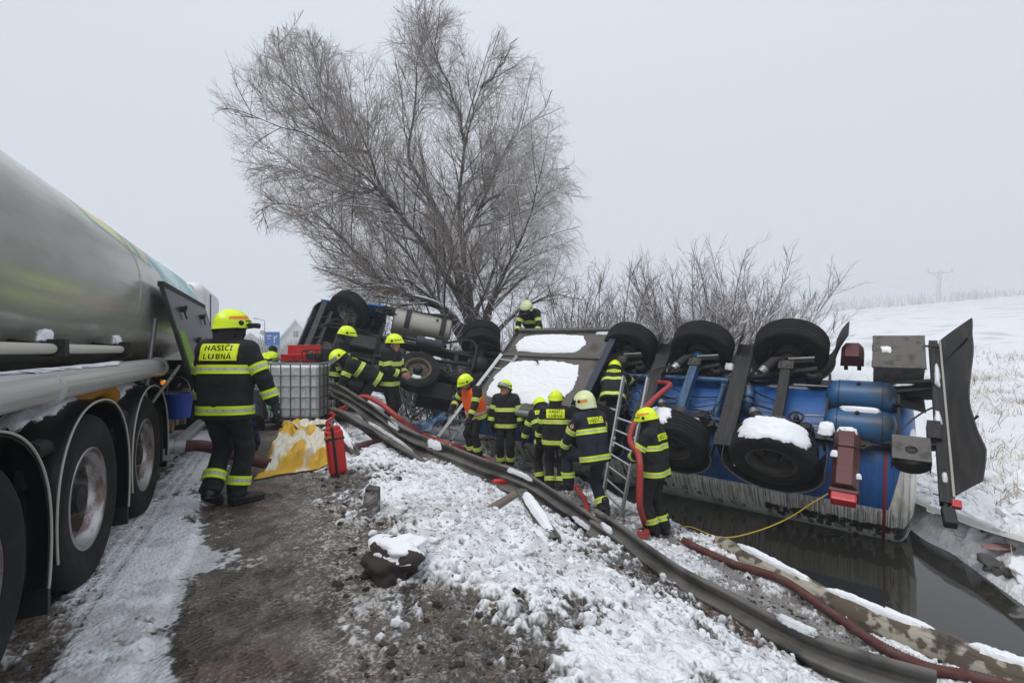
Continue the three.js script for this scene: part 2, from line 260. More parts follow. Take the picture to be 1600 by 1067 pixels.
// ---------- loose lumps on the slope ----------
function lumpGeo(seed, amp = 0.45, det = 2) { const g = mergeVertices(new THREE.IcosahedronGeometry(1, det).deleteAttribute('normal').deleteAttribute('uv')), p = g.attributes.position; for (let i = 0; i < p.count; i++) { const x = p.getX(i), y = p.getY(i), z = p.getZ(i), k = 1 + amp * (n3(x * 1.6 + seed, y * 1.6, z * 1.6 + seed * 3) - 0.5) * 2 + amp * 0.5 * (n3(x * 4 + seed, y * 4, z * 4) - 0.5) * 2; p.setXYZ(i, x * k, y * k * 0.8, z * k); } g.computeVertexNormals(); return g; }
function scatter(name, geo, mat, n, pick, tint) {
  const im = new THREE.InstancedMesh(geo, mat, n), q = new THREE.Quaternion(), c = new THREE.Color(); im.name = numbered(name); im.castShadow = im.receiveShadow = true; im.userData.kind = 'stuff';
  for (let i = 0; i < n; i++) { const [p, sx, sy, sz, rot] = pick(i); q.setFromEuler(E3.set(rot[0], rot[1], rot[2])); im.setMatrixAt(i, M4.compose(p, q, V(sx, sy, sz))); if (tint) im.setColorAt(i, tint(i, c)); }
  scene.add(im); return im;
}
{
  const r = rng(11), spot = (want, smin, smax, lmin, lmax) => { for (let t = 0; t < 60; t++) { const s = lerp(smin, smax, r()), l = lmin + Math.pow(r(), 1.2) * (lmax - lmin), p = roadPt(s, l), m = snowAmt(p.x, p.z); if (want ? m > 0.4 + 0.5 * r() : m < 0.5) { p.y = groundH(p.x, p.z); return p; } } return roadPt(1.5, 3 + r(), -0.1); };
  const size = (lo, hi) => lo * Math.pow(hi / lo, Math.pow(r(), 1.8));
  for (let k = 0; k < 3; k++) scatter('snow_lumps', lumpGeo(k * 7 + 1, 0.5), MAT.snow, 1300, () => { const p = spot(1, 0.45, 5.1, 0.9, 9.5), a = size(0.004, 0.032); p.y += a * 0.25; return [p, a * (0.8 + r() * 0.6), a * (0.6 + r() * 0.5), a * (0.8 + r() * 0.6), [r() * 3, r() * 6, r() * 3]]; }, (i, c) => { const g = 0.68 + 0.32 * r(); return c.setRGB(g, g * 0.995, g * 0.99); });
  scatter('snow_lumps', lumpGeo(31, 0.35, 4), MAT.snow, 700, () => { const p = roadPt(lerp(6.4, 9.6, r()), lerp(1.2, 5.0, r())); const t = sOf(p.x, p.z) - farEdge(lOf(p.x, p.z)); p.y = groundH(p.x, p.z); const a = t < 0.16 ? 0.001 : size(0.025, 0.13); p.y -= a * 0.15; return [p, a * 1.4, a * 0.6, a * 1.1, [r(), r() * 6, r()]]; });
  for (let k = 0; k < 2; k++) scatter('soil_lumps', lumpGeo(k * 5 + 60, 0.6), std(0.05, 0.043, 0.037, 0.95), 1300, () => { const p = spot(0, 0.3, 4.6, 0.9, 9), a = size(0.004, 0.024); p.y += a * 0.2; return [p, a, a * 0.8, a * 1.2, [r() * 3, r() * 6, r() * 3]]; }, (i, c) => { const g = 0.5 + r(); return c.setRGB(g, g * 0.95, g * 0.9); });
  const blade = grid(1, 3, (u, v) => V((u - 0.5) * 0.1 * (1 - v * 0.9), v * 0.35 * (1 - v * 0.4), v * v * 0.8));
  scatter('dead_grass', blade, std(0.16, 0.12, 0.065, 0.9), 6000, () => { let p = spot(0, 0.5, 4.8, 0.9, 8); const a = size(0.03, 0.09); p.y -= 0.004; return [p, a, a, a, [(r() - 0.5) * 0.6, r() * 6.3, (r() - 0.5) * 0.6]]; }, (i, c) => { const g = 0.35 + r() * 0.9; return c.setRGB(g, g * (0.85 + 0.15 * r()), g * 0.85); });
  // dry grass showing through the snow on the far bank and field
  const clumps = []; for (let i = 0; i < 70; i++) { const l = lerp(1.5, 9, r()), s = farEdge(l) + 0.9 + Math.pow(r(), 1.4) * 12; clumps.push(roadPt(s, l)); }
  for (const [px, z] of [[1560, 11.5], [1540, 10.5], [1585, 9.4], [1500, 12.5], [1590, 13], [1525, 11.5], [1575, 7], [1560, 6.4], [1590, 6.2], [1545, 9.2], [1520, 10]]) { const p = at(px, 600, z); for (let k = 0; k < 3; k++) clumps.push(p); }
  const tall = grid(1, 4, (u, v) => V((u - 0.5) * 0.014 * (1 - v * 0.8), v * (1 - v * 0.35), v * v * 0.55));
  scatter('dry_grass', tall, std(0.30, 0.26, 0.21, 0.9), 2400, () => { const c = clumps[(r() * clumps.length) | 0], x = c.x + (r() + r() - 1) * 0.65, z = c.z + (r() + r() - 1) * 0.65, a = 0.14 + r() * 0.3; return [V(x, groundH(x, z) - 0.02, z), 0.8, a, a, [(r() - 0.5) * 1.3, r() * 6.3, (r() - 0.5) * 1.3]]; }, (i, c) => { const g = 0.6 + r() * 0.9, w = r() > 0.6 ? 2.0 : 1; return c.setRGB(g * w, g * 0.97 * w, g * 0.92 * w); });
}
// ---------- wheels ----------
// A wheel about the axis y (outer side +y), built at the origin. tyre radius R, width W
const wheelGeos = {};
function wheelParts(key, R, W, rimR, dish) {
  if (wheelGeos[key]) return wheelGeos[key];
  const w = W / 2, pr = [[rimR - 0.012, -w * 0.86], [rimR + 0.02, -w * 0.93], [R * 0.78, -w * 1.02], [R * 0.9, -w], [R * 0.965, -w * 0.93], [R * 0.99, -w * 0.8]];
  const gr = [-0.62, -0.3, 0, 0.3, 0.62]; for (const k of gr) pr.push([R, w * (k - 0.07)], [R - 0.014, w * (k - 0.05)], [R - 0.014, w * (k + 0.05)], [R, w * (k + 0.07)]);
  pr.push([R * 0.99, w * 0.8], [R * 0.965, w * 0.93], [R * 0.9, w], [R * 0.86, w * 1.0], [R * 0.85, w * 1.03], [R * 0.78, w * 1.02], [rimR + 0.03, w * 0.95], [rimR + 0.02, w * 0.93], [rimR - 0.012, w * 0.86]);
  const tyre = lathe(pr, 64);
  const rim = [lathe([[rimR - 0.01, -w * 0.86], [rimR - 0.03, -w * 0.5], [rimR - 0.035, w * 0.55], [rimR - 0.01, w * 0.8], [rimR + 0.012, w * 0.88], [rimR + 0.016, w * 0.93], [rimR, w * 0.945], [rimR - 0.022, w * 0.86], [rimR - 0.04, w * 0.5]], 48)];
  const d = w * dish;                                                                  // wheel disc, its depth along the axis
  rim.push(lathe([[rimR - 0.036, d - 0.05], [rimR * 0.86, d - 0.012], [rimR * 0.7, d], [0.15, d + 0.004], [0.145, d + 0.02], [0.02, d + 0.02]], 40));
  for (let i = 0; i < 10; i++) { const a = i / 10 * 2 * PI, c = 0.168; rim.push(move(new THREE.CylinderGeometry(0.014, 0.016, 0.035, 6), Math.cos(a) * c, d + 0.022, Math.sin(a) * c)); }
  const holes = rim; for (let i = 0; i < 10; i++) { const a = (i + 0.5) / 10 * 2 * PI, c = rimR * 0.8; holes.push(move(new THREE.CylinderGeometry(0.024, 0.024, 0.03, 10), Math.cos(a) * c, d - 0.006, Math.sin(a) * c)); }
  const hub = [lathe([[0.115, d], [0.115, d + 0.07], [0.1, d + 0.09], [0.085, d + 0.15], [0.07, d + 0.165], [0.001, d + 0.165]], 24)];
  return wheelGeos[key] = { tyre, rim: merge(rim), hub: merge(hub) };
}
function wheel(parent, key, pos, axis, mats, name = 'wheel') {
  const g = new THREE.Group(); g.name = name; g.position.copy(pos); g.quaternion.copy(quatTo(axis)); parent.add(g);
  const q = wheelGeos[key]; part('tyre', q.tyre, mats.tyre || MAT.rubber, g); part('rim', q.rim, mats.rim, g); part('hub', q.hub, mats.hub || MAT.dark, g); return g;
}
wheelParts('trailer', 0.525, 0.385, 0.298, -0.1);
wheelParts('truck', 0.51, 0.30, 0.295, 0.25);
// snow lying on a surface: fn(u, v) gives the surface, nrm the way up; ragged outline
function snowPatch(nu, nv, fn, nrm, th, seed, edge = 0.14) {
  return slab(nu, nv, (u, v, side) => {
    const a = 2 * u - 1, b = 2 * v - 1, d = Math.max(Math.abs(a), Math.abs(b)), k = d < 1e-6 ? 0 : d / Math.hypot(a, b) * 0.55 + 0.45;        // squircle, so that corners round off
    const ang = Math.atan2(b, a), w = 1 - edge * (0.2 + 1.1 * fbm(Math.cos(ang) * 2.5 + seed, Math.sin(ang) * 2.5 + seed * 1.7, 3) * d + 0.9 * fbm(Math.cos(ang) * 11 + seed, Math.sin(ang) * 11 + seed, 3) * d * d);
    const U = 0.5 + a * k * w / 2, Vv = 0.5 + b * k * w / 2, p = fn(U, Vv);
    const h = side ? th * (0.06 + 0.94 * Math.pow(Math.max(0, 1 - d ** 5), 0.7)) * (0.8 + 0.4 * n2(U * 40 + seed, Vv * 40)) * (0.7 + 0.6 * fbm(U * 7 + seed, Vv * 7, 3)) : -0.004;
    return p.addScaledVector(nrm(U, Vv), h);
  });
}
// ---------- the overturned tanker trailer. Local axes: x = its front, y = out of its underside, z = away from the camera side ----------
const TB = { x: V(-0.77819, 0.019, -0.62774), y: V(-0.42738, 0.71639, 0.55149), z: V(0.46019, 0.69744, -0.54936), o: V(4.041, 0.748, -6.724) };
const trailer = thing('tanker_trailer', 'blue and white road tanker trailer overturned in the stream with its axles in the air', 'tanker trailer');
trailer.quaternion.setFromRotationMatrix(new THREE.Matrix4().makeBasis(TB.x, TB.y, TB.z)); trailer.position.copy(TB.o); trailer.updateMatrixWorld(true);
const T = (a, u, t) => V(a, u, -t), tw = (a, u, t) => trailer.localToWorld(T(a, u, t));
const upT = V(0, 1, 0).applyQuaternion(trailer.quaternion.clone().invert());             // world up in trailer axes
const UC = -1.3, HW = 1.16, HH = 1.06;
{
  // tank shell with domed rear end; the print on it runs along its length (u) and round it (v)
  const A0 = -1.3, A1 = 6.3, prof = (u) => { const a = lerp(A0 - 0.26, A1, u), k = a < A0 ? Math.sqrt(Math.max(0, 1 - ((A0 - a) / 0.26) ** 2)) * 0.5 + 0.5 * Math.sqrt(Math.max(0, 1 - ((A0 - a) / 0.26) ** 6)) : 1; return [a, k]; };
  const shell = grid(150, 96, (u, v) => { const uu = u < 0.08 ? u * u / 0.08 * 0.45 + 0.0 : lerp(0.036, 1, (u - 0.08) / 0.92), [a, k] = prof(uu), th = v * 2 * PI, c = Math.cos(th), s = Math.sin(th), e = 0.9; return T(a, UC + HH * k * Math.sign(s) * Math.abs(s) ** e, HW * k * Math.sign(c) * Math.abs(c) ** e); });
  const p = shell.attributes.position, uv = shell.attributes.uv;
  for (let i = 0; i < p.count; i++) uv.setX(i, (p.getX(i) - (A0 - 0.26)) / (A1 - A0 + 0.26));
  const r = rng(9);
  const print = canvasTex(2048, 1024, (g, w, h) => {                                     // v = 0 on the camera side, rising towards the underside
    const V0 = (deg) => h * (1 - ((deg + 360) % 360) / 360), X = (a) => (a - (A0 - 0.26)) / (A1 - A0 + 0.26) * w;
    g.fillStyle = '#125192'; g.fillRect(0, 0, w, h);
    g.fillStyle = '#e2e1d8'; g.fillRect(0, V0(23), w, V0(0.01) - V0(23)); g.fillRect(0, V0(359.9), w, V0(200) - V0(359.9));
    g.fillStyle = '#d6d8d6'; g.fillRect(0, V0(23), w, 7);
    g.fillStyle = '#d8d4c8'; g.beginPath(); g.moveTo(0, V0(100)); g.lineTo(X(-1.46), V0(85)); g.lineTo(X(-1.26), V0(28)); g.lineTo(X(-1.24), V0(23)); g.lineTo(0, V0(23)); g.fill();                              // pale rear dome
    g.fillStyle = '#8a2028'; g.fillRect(X(-1.22), 0, X(-1.185) - X(-1.22), h);
    g.fillStyle = '#1257a3'; for (const a of [0.1, 1.45, 2.8, 4.2]) g.fillRect(X(a), V0(88), 3, V0(23) - V0(88));
    for (let i = 0; i < 900; i++) { const x = r() * w, y0 = V0(10 + 80 * r()), L = 20 + r() * 160; g.fillStyle = `rgba(18,18,20,${0.05 + r() * 0.16})`; g.fillRect(x, y0, 1 + r() * 4, L); }
    for (let i = 0; i < 500; i++) { const x = r() * w, y = V0(24 - 8 * r()); g.fillStyle = `rgba(30,27,22,${0.15 + r() * 0.3})`; g.fillRect(x, y, 1 + r() * 3, 15 + r() * 60); }
    for (let i = 0; i < 260; i++) { const near = r() < 0.85, x = near ? r() * w * 0.22 : r() * w, y = V0(6 - 16 * r() * r()), s = 2 + r() * 11; g.fillStyle = `rgba(24,20,16,${0.25 + r() * 0.5})`; g.beginPath(); g.ellipse(x, (y + h) % h, s, s * 0.8, 0, 0, 7); g.fill(); }
    const im = g.getImageData(0, 0, w, h), d = im.data; for (let y = 0; y < h; y++) for (let x = 0; x < w; x++) { const i = (y * w + x) * 4, k = 0.9 + 0.24 * fbm(x / 60, y / 45, 4), q = sstep(fbm(x / 25 + 50, y / 70, 4), 0.5, 0.8) * 0.5; for (let c = 0; c < 3; c++) d[i + c] = Math.min(255, lerp(d[i + c] * k, [46, 44, 42][c], q * 0.45)); } g.putImageData(im, 0, 0);
  });
  part('tank_shell', shell, std(1, 1, 1, 0.42, 0, { map: print }), trailer);
  // seam bands round the shell
  for (const a of [-1.2, 3.12, 5.2]) part('seam_band', grid(2, 60, (u, v) => { const th = v * 2 * PI, e = 0.9, c = Math.cos(th), s = Math.sin(th), g = Math.abs(u - 0.5) > 0.4 ? 0.002 : 0.012; return T(a + (u - 0.5) * 0.02, UC + (HH + g) * Math.sign(s) * Math.abs(s) ** e, (HW + g) * Math.sign(c) * Math.abs(c) ** e); }), a < 0 ? std(0.24, 0.022, 0.03, 0.55) : MAT.blueDark, trailer);
  // round mark and dots on the pale band of the shell, as on the photograph
  const mark = (a, deg, geo, mat, name) => { const th = deg / 180 * PI, n = V(0, Math.sin(th) / HH, -Math.cos(th) / HW).normalize(), e = 0.9, pos = T(a, UC + HH * Math.abs(Math.sin(th)) ** e * Math.sign(Math.sin(th)), HW * Math.cos(th) ** e).addScaledVector(n, 0.012), y = V(1, 0, 0).cross(n).normalize(); const m = part(name, geo, mat, trailer); m.quaternion.setFromRotationMatrix(new THREE.Matrix4().makeBasis(V(1, 0, 0), n.clone().cross(V(1, 0, 0)).normalize(), n)); m.position.copy(pos); return m; };
  for (const [a, d] of [[2.45, 12], [2.35, 12], [2.45, 8], [2.35, 8]]) mark(a, d, new THREE.CircleGeometry(0.03, 16), MAT.black, 'dot_mark');
  mark(4.05, 14, new THREE.TorusGeometry(0.07, 0.018, 6, 20, 4.4), MAT.black, 'ring_mark'); mark(4.05, 6, new THREE.TorusGeometry(0.07, 0.018, 6, 20, 4.4), MAT.black, 'ring_mark');
}
{ // chassis: two long rails, cross bearers, pipes
  for (const t of [-0.5, 0.5]) part('chassis_rail', merge([bar(T(-1.6, -0.2, t), T(3.1, -0.2, t), 0.1, 0.02), bar(T(-1.6, -0.31, t), T(3.1, -0.31, t), 0.012, 0.2), bar(T(-1.6, -0.42, t), T(3.1, -0.42, t), 0.1, 0.02)]), MAT.blueDark, trailer);
  part('belly_plate', slab(20, 10, (u, v, s) => T(lerp(-1.25, 3.05, u), -0.36 + 0.1 * Math.sin(v * PI) + (s ? 0.012 : 0) + 0.006 * Math.sin(u * 40), lerp(-0.46, 0.46, v)), 0.01), MAT.belly, trailer);
  for (const [t, u] of [[-0.36, -0.13], [0.42, -0.2]]) part('pipe', hoseGeo([T(0.62, u, t), T(1.2, u + 0.01, t), T(1.85, u, t), T(2.75, u - 0.01, t + 0.02)], 0.055, 12), MAT.blue, trailer);
  part('pipe', hoseGeo([T(0.9, -0.17, -0.36), T(0.9, -0.17, 0.1), T(0.9, -0.2, 0.42)], 0.05, 12), MAT.blue, trailer);
  part('pipe', hoseGeo([T(0.58, -0.1, -0.2), T(0.5, -0.05, -0.2), T(0.46, -0.06, -0.08), T(0.46, -0.12, 0.1), T(0.46, -0.3, 0.2)], 0.075, 14), MAT.blue, trailer);
  for (const [u, t] of [[-0.075, -0.1], [-0.075, 0.03]]) part('pipe_collar', rod(T(0.46, u, t - 0.02), T(0.46, u, t + 0.02), 0.092, 0.092, 16), MAT.blueDark, trailer);
  // dark angled plates across the frame between the axles
  for (const a of [0.66, 2.03]) { part('cross_bearer', merge([box(0.02, 0.34, 2.1, a + 0.05, -0.15, 0.02), box(0.2, 0.02, 2.1, a - 0.04, 0.03, 0.02), box(0.015, 0.07, 2.1, a - 0.14, 0.0, 0.02), box(0.05, 0.02, 2.12, a + 0.07, 0.025, 0.02)]), MAT.dark, trailer); }
  // valve wheel, elbow and brackets under the belly
  part('valve_wheel', merge([move(new THREE.TorusGeometry(0.085, 0.016, 8, 24), -0.2, -0.1, -0.28, PI / 2), rod(T(-0.2, -0.3, 0.28), T(-0.2, -0.08, 0.28), 0.05, 0.035, 12), rod(T(-0.2, -0.1, 0.2), T(-0.2, -0.1, 0.36), 0.01)]), MAT.dark, trailer);
  for (const [q, w] of [[T(-0.3, -0.12, 0.22), T(-0.62, -0.12, 0.2)], [T(-0.3, -0.2, 0.34), T(-0.6, -0.2, 0.34)], [T(-0.1, -0.1, -0.34), T(-0.6, -0.1, -0.34)]]) part('linkage', rod(q, w, 0.014), MAT.steel, trailer);
  // cables and air lines
  const lines = [[[2.6, -0.05, 0.3], [2.3, 0.06, -0.1], [2.05, 0.1, -0.3], [1.85, 0.02, -0.5], [1.6, -0.04, -0.7], [1.45, 0.02, -0.75]], [[1.0, -0.1, 0.5], [0.85, -0.02, 0.2], [0.8, 0.0, -0.2], [0.74, -0.02, -0.6]], [[2.4, -0.05, 0.2], [2.0, -0.1, 0.35], [1.5, -0.12, 0.3], [1.0, -0.1, 0.36], [0.75, -0.05, 0.5]], [[2.2, 0, 0.1], [2.35, 0.06, 0.25], [2.3, 0.05, 0.45], [2.1, -0.02, 0.55]], [[0.9, -0.1, 0.3], [1.3, -0.14, 0.4], [1.9, -0.13, 0.42]], [[-1.25, -0.1, 0.55], [-1.4, -0.02, 0.3], [-1.55, 0.0, 0.1], [-1.7, -0.08, -0.1]], [[2.45, 0.0, 0.15], [2.28, 0.02, 0.32], [2.36, 0.03, 0.5], [2.5, -0.05, 0.42]]];
  for (const L of lines) part('air_line', hoseGeo(L.map(([a, u, t]) => T(a, u, t)), 0.011, 6), MAT.plastic, trailer);
}
// axles with wheels, drums, brake chambers, air springs, fenders
const fenderGeo = (side) => {                                                          // half-round mudguard hugging the tank side of the wheel, with a lip
  const R = 0.6, w = 0.44;
  return merge([slab(36, 2, (u, v, s) => { const th = lerp(-1.02 * PI, 0.02 * PI, u), r = R + (s ? 0.008 : 0) + 0.012 * Math.sin(v * PI); return V(Math.cos(th) * r, Math.sin(th) * r, (v - 0.5) * w); }, 0.01)]);
};
const fG = fenderGeo(), fLip = (() => { const pts = []; for (let i = 0; i <= 20; i++) { const th = lerp(-1.02 * PI, 0.02 * PI, i / 20); pts.push(V(Math.cos(th) * 0.606, Math.sin(th) * 0.606, 0)); } return hoseGeo(pts, 0.011, 6); })();
const flapG = slab(4, 8, (u, v, s) => V(-0.6 - 0.05 * v - 0.12 * v * v + (s ? 0.014 : 0), lerp(-0.1, 0.44, v), (u - 0.5) * 0.4 * (1 - 0.25 * v * v)), 0.01);
for (let i = 0; i < 3; i++) {
  const a = i * 1.371, beam = i === 1 ? MAT.blue : MAT.dark, g = trailer;
  part('axle_beam', merge([bar(T(a, 0.04, -0.72), T(a, 0.04, 0.72), 0.13, 0.13), rod(T(a, 0.04, -0.84), T(a, 0.04, -0.68), 0.095, 0.095, 14), rod(T(a, 0.04, 0.68), T(a, 0.04, 0.84), 0.095, 0.095, 14)]), beam, g);
  for (const s of [-1, 1]) {
    wheel(g, 'trailer', T(a, 0, s * 1.015), V(0, 0, -s), { rim: MAT.rimDirt });
    part('brake_drum', rod(T(a, 0.01, s * 0.78), T(a, 0.01, s * 0.93), 0.2, 0.215, 24), MAT.dark, g);
    const c = new THREE.Group(); c.name = 'brake_chamber'; g.add(c);
    part('housing', merge([rod(T(a + 0.16, 0.1, s * 0.66), T(a + 0.28, 0.1, s * 0.46), 0.07, 0.08, 14), rod(T(a + 0.05, 0.07, s * 0.74), T(a + 0.16, 0.1, s * 0.66), 0.04, 0.05, 10)]), MAT.dark, c); part('cap', rod(T(a + 0.28, 0.1, s * 0.46), T(a + 0.33, 0.1, s * 0.38), 0.075, 0.055, 14), i === 1 ? MAT.aluDirty : MAT.steel, c);
    part('air_spring', lathe([[0.05, -0.17], [0.09, -0.16], [0.1, -0.1], [0.085, -0.055], [0.105, 0.0], [0.085, 0.05], [0.1, 0.1], [0.09, 0.15], [0.04, 0.16]], 20).translate(a - 0.34, -0.16, -s * 0.52), MAT.black, g);
    part('trailing_arm', bar(T(a + 0.5, -0.18, s * 0.52), T(a - 0.4, 0.04, s * 0.55), 0.07, 0.06), MAT.dark, g);
    part('shock_absorber', merge([rod(T(a + 0.04, 0.02, s * 0.6), T(a + 0.2, -0.25, s * 0.58), 0.035), rod(T(a + 0.2, -0.25, s * 0.58), T(a + 0.3, -0.4, s * 0.56), 0.018)]), MAT.dark, g);
    part('slack_adjuster', bar(T(a - 0.02, 0.1, s * 0.66), T(a - 0.36, 0.1, s * 0.7), 0.035, 0.09), MAT.steel, g);
    const fd = new THREE.Group(); fd.name = 'mudguard'; fd.position.copy(T(a, 0, s * 1.02)); g.add(fd);
    part('guard_plate', fG, MAT.plastic, fd); const lip = part('guard_edge', fLip, MAT.steel, fd); lip.position.z = -0.225;
    if (s < 0) part('mud_flap', flapG, MAT.plastic, fd);
  }
}
{ // small fittings: brake hoses, bolts, brackets
  const g = trailer, r = rng(71);
  for (let i = 0; i < 3; i++) { const a = i * 1.371; for (const s of [-1, 1]) part('brake_hose', hoseGeo([T(a + 0.3, 0.12, s * 0.4), T(a + 0.42, 0.16 + 0.05 * r(), s * 0.3), T(a + 0.5, 0.05, s * 0.2), T(a + 0.35, -0.1, s * 0.12), T(a + 0.1, -0.2, s * (0.05 + 0.1 * r()))], 0.013, 6), MAT.black, g); for (const s of [-1, 1]) { part('spring_bracket', merge([bar(T(a + 0.5, -0.35, s * 0.5), T(a + 0.5, -0.1, s * 0.5), 0.12, 0.1), rod(T(a + 0.5, -0.16, s * 0.42), T(a + 0.5, -0.16, s * 0.62), 0.03)]), MAT.dark, g); part('u_bolt', merge([-0.07, 0.07].map((d) => hoseGeo([T(a + d, -0.06, s * 0.5), T(a + d, 0.13, s * 0.5), T(a + d, 0.13, s * 0.6), T(a + d, -0.06, s * 0.6)], 0.011, 5)).concat([box(0.2, 0.02, 0.16, a, 0.115, -s * 0.55)])), MAT.rimDirt, g); } }
  for (let i = 0; i < 26; i++) { const a = lerp(-1.4, 2.9, r()), t = (r() < 0.5 ? -1 : 1) * lerp(0.4, 0.62, r()); part('bracket', box(0.05 + 0.1 * r(), 0.04 + 0.08 * r(), 0.04 + 0.06 * r(), a, -0.22 + 0.08 * r(), -t, 0, r(), 0), r() < 0.3 ? MAT.rimDirt : MAT.dark, g); }
  for (let i = 0; i < 7; i++) { const a0 = lerp(-0.4, 1.8, r()), t0 = lerp(-0.4, 0.4, r()), q = []; for (let k = 0; k < 5; k++) q.push(T(a0 + k * 0.22, -0.2 + 0.06 * r(), t0 + (r() - 0.5) * 0.16)); part('air_line', hoseGeo(q, 0.008 + 0.006 * r(), 5), r() < 0.3 ? MAT.rimDirt : MAT.black, g); }
  for (let i = 0; i < 5; i++) { const q = []; const t0 = lerp(-0.5, 0.4, r()); for (let k = 0; k < 6; k++) q.push(T(2.1 + k * 0.16, -0.1 + 0.12 * r(), t0 + (r() - 0.5) * 0.25)); part('air_line', hoseGeo(q, 0.01, 5), MAT.black, g); }
  part('valve_block', merge([box(0.16, 0.12, 0.14, 2.5, -0.06, -0.15), rod(T(2.4, -0.02, 0.15), T(2.62, -0.02, 0.15), 0.04), rod(T(2.5, -0.0, 0.05), T(2.5, 0.06, 0.05), 0.035)]), MAT.rimDirt, g);
  part('rust_plate', merge([box(0.24, 0.02, 0.3, 1.7, -0.2, -0.62), box(0.2, 0.05, 0.2, 0.3, -0.2, -0.6)]), MAT.rimDirt, g);
}
{
  const g = trailer;
  // air reservoirs
  for (const t of [-0.25, 0.28]) { const c = new THREE.Group(); c.name = 'air_reservoir'; g.add(c); const pr = [[0.001, -0.4], [0.1, -0.395], [0.18, -0.37], [0.228, -0.31], [0.243, -0.24], [0.245, 0.24], [0.228, 0.31], [0.18, 0.37], [0.1, 0.395], [0.001, 0.4]]; part('vessel', move(lathe(pr, 36), -0.92, -0.2, -t, 0, 0, PI / 2), MAT.blue, c); part('drain_plug', merge([rod(T(-0.9, 0.03, t - 0.04), T(-0.9, 0.075, t - 0.045), 0.026, 0.022, 8)]), MAT.dark, c); part('weld_seam', merge([-0.24, 0.24].map((d) => move(new THREE.TorusGeometry(0.245, 0.006, 6, 40), -0.92 + d, -0.2, -t, 0, PI / 2, 0))), MAT.blueDark, c); }
  part('reservoir_bracket', merge([bar(T(-0.55, -0.3, -0.6), T(-0.55, -0.3, 0.62), 0.03, 0.4), bar(T(-1.33, -0.3, -0.6), T(-1.33, -0.3, 0.62), 0.03, 0.36)]), MAT.dark, g);
  // storage box at the far rear corner, lid with an overhanging edge
  const bx = new THREE.Group(); bx.name = 'storage_box'; g.add(bx);
  part('body', rbox(0.53, 0.5, 0.6, 0.015, -1.32, -0.06, 0.78), MAT.greyPlate, bx); part('lid', merge([rbox(0.56, 0.03, 0.63, 0.008, -1.32, 0.2, 0.79), box(0.565, 0.05, 0.012, -1.32, 0.185, 1.105)]), MAT.greyPlate, bx); for (const z of [0.95, 0.62]) part('hinge', box(0.02, 0.08, 0.05, -1.045, 0.12, z), MAT.dark, bx);
  part('hasp', merge([rod(T(-1.59, 0.1, -1.02), T(-1.72, 0.1, -1.0), 0.014), box(0.05, 0.03, 0.03, -1.72, 0.1, 1.0)]), MAT.dark, bx);
  // holed plate with a rounded lamp can below it
  const hp = new THREE.Group(); hp.name = 'lamp_carrier'; g.add(hp);
  const sh = new THREE.Shape([[-0.17, -0.17], [0.17, -0.17], [0.17, 0.17], [-0.17, 0.17]].map((q) => new THREE.Vector2(...q))); const hole = new THREE.Path(); hole.absellipse(0, 0.03, 0.058, 0.058, 0, 2 * PI); sh.holes.push(hole);
  part('plate', move(new THREE.ExtrudeGeometry(sh, { depth: 0.012, bevelEnabled: false }), -1.42, 0.2, -0.82, -PI / 2), MAT.greyPlate, hp);
  part('can', merge([slab(24, 2, (u, v, s) => { const th = lerp(0, -PI, u), r = 0.165 + (s ? 0.008 : 0); return T(-1.42 + Math.cos(th) * r, 0.17 + Math.sin(th) * r * 1.15, lerp(0.66, 1.02, v)); }), move(new THREE.CircleGeometry(0.165, 24, PI, PI), -1.42, 0.17, -1.02), box(0.01, 0.2, 0.34, -1.25, 0.1, -0.83), box(0.01, 0.2, 0.34, -1.59, 0.1, -0.83)]), MAT.plastic, hp);
  // rear underrun bar with arms, lamps and the wide rubber flap
  part('underrun_bar', merge([bar(T(-1.7, -0.02, -1.2), T(-1.7, -0.02, 1.36), 0.09, 0.11), bar(T(-1.73, 0.02, -1.14), T(-1.73, 0.02, 1.3), 0.06, 0.012)]), MAT.dark, g);
  part('flap_rail', bar(T(-1.765, 0.05, -1.16), T(-1.765, 0.05, 1.3), 0.02, 0.045), std(0.35, 0.34, 0.31, 0.7), g);
  for (const [t0, t1, h] of [[-0.45, -0.35, 0.34], [0.5, 0.55, 0.16]]) part('bumper_arm', merge([bar(T(-1.0, -0.3, t0), T(-1.7, -0.04, t1), 0.05, h), bar(T(-1.25, -0.12, t0 + 0.1), T(-1.7, 0.03, t1), 0.1, 0.02)]), MAT.dark, g);
  part('gusset_plate', slab(6, 3, (u, v, s) => T(lerp(-1.05, -1.6, u), lerp(-0.42, -0.05 - 0.1 * u, v) + (s ? 0.012 : 0), lerp(-0.75, -0.12, v) + 0.1 * u), 0.01), MAT.plastic, g);
  part('rubber_flap', slab(10, 44, (u, v, s) => { const w = Math.sin(v * 7.2 + 0.6) * 0.05, k = u * (1 - 0.3 * Math.max(0, v - 0.86) / 0.14 * u + 0.16 * Math.max(0, 0.1 - v) / 0.1); return T(-1.775 - k * (0.17 + w * 0.9) - 0.03 * u * u + (s ? 0.006 : -0.006), 0.06 + k * (0.36 + w * 0.7) + 0.012 * Math.sin(v * 31) * u, lerp(-1.18, 1.28, v) + (v - 0.5) * -0.1 * u); }), std(1, 1, 1, 0.7, 0, { map: grime([0.028, 0.027, 0.028], [0.055, 0.05, 0.045], 0.4) }), g);
  for (const v of [-0.72, 0.55]) part('flap_rib', hoseGeo([0, 0.3, 0.6, 0.95].map((u) => T(-1.785 - u * 0.2, 0.075 + u * 0.37, v - 0.12 * u)), 0.012, 6), MAT.plastic, g);
  const rl = new THREE.Group(); rl.name = 'tail_lamp'; g.add(rl);
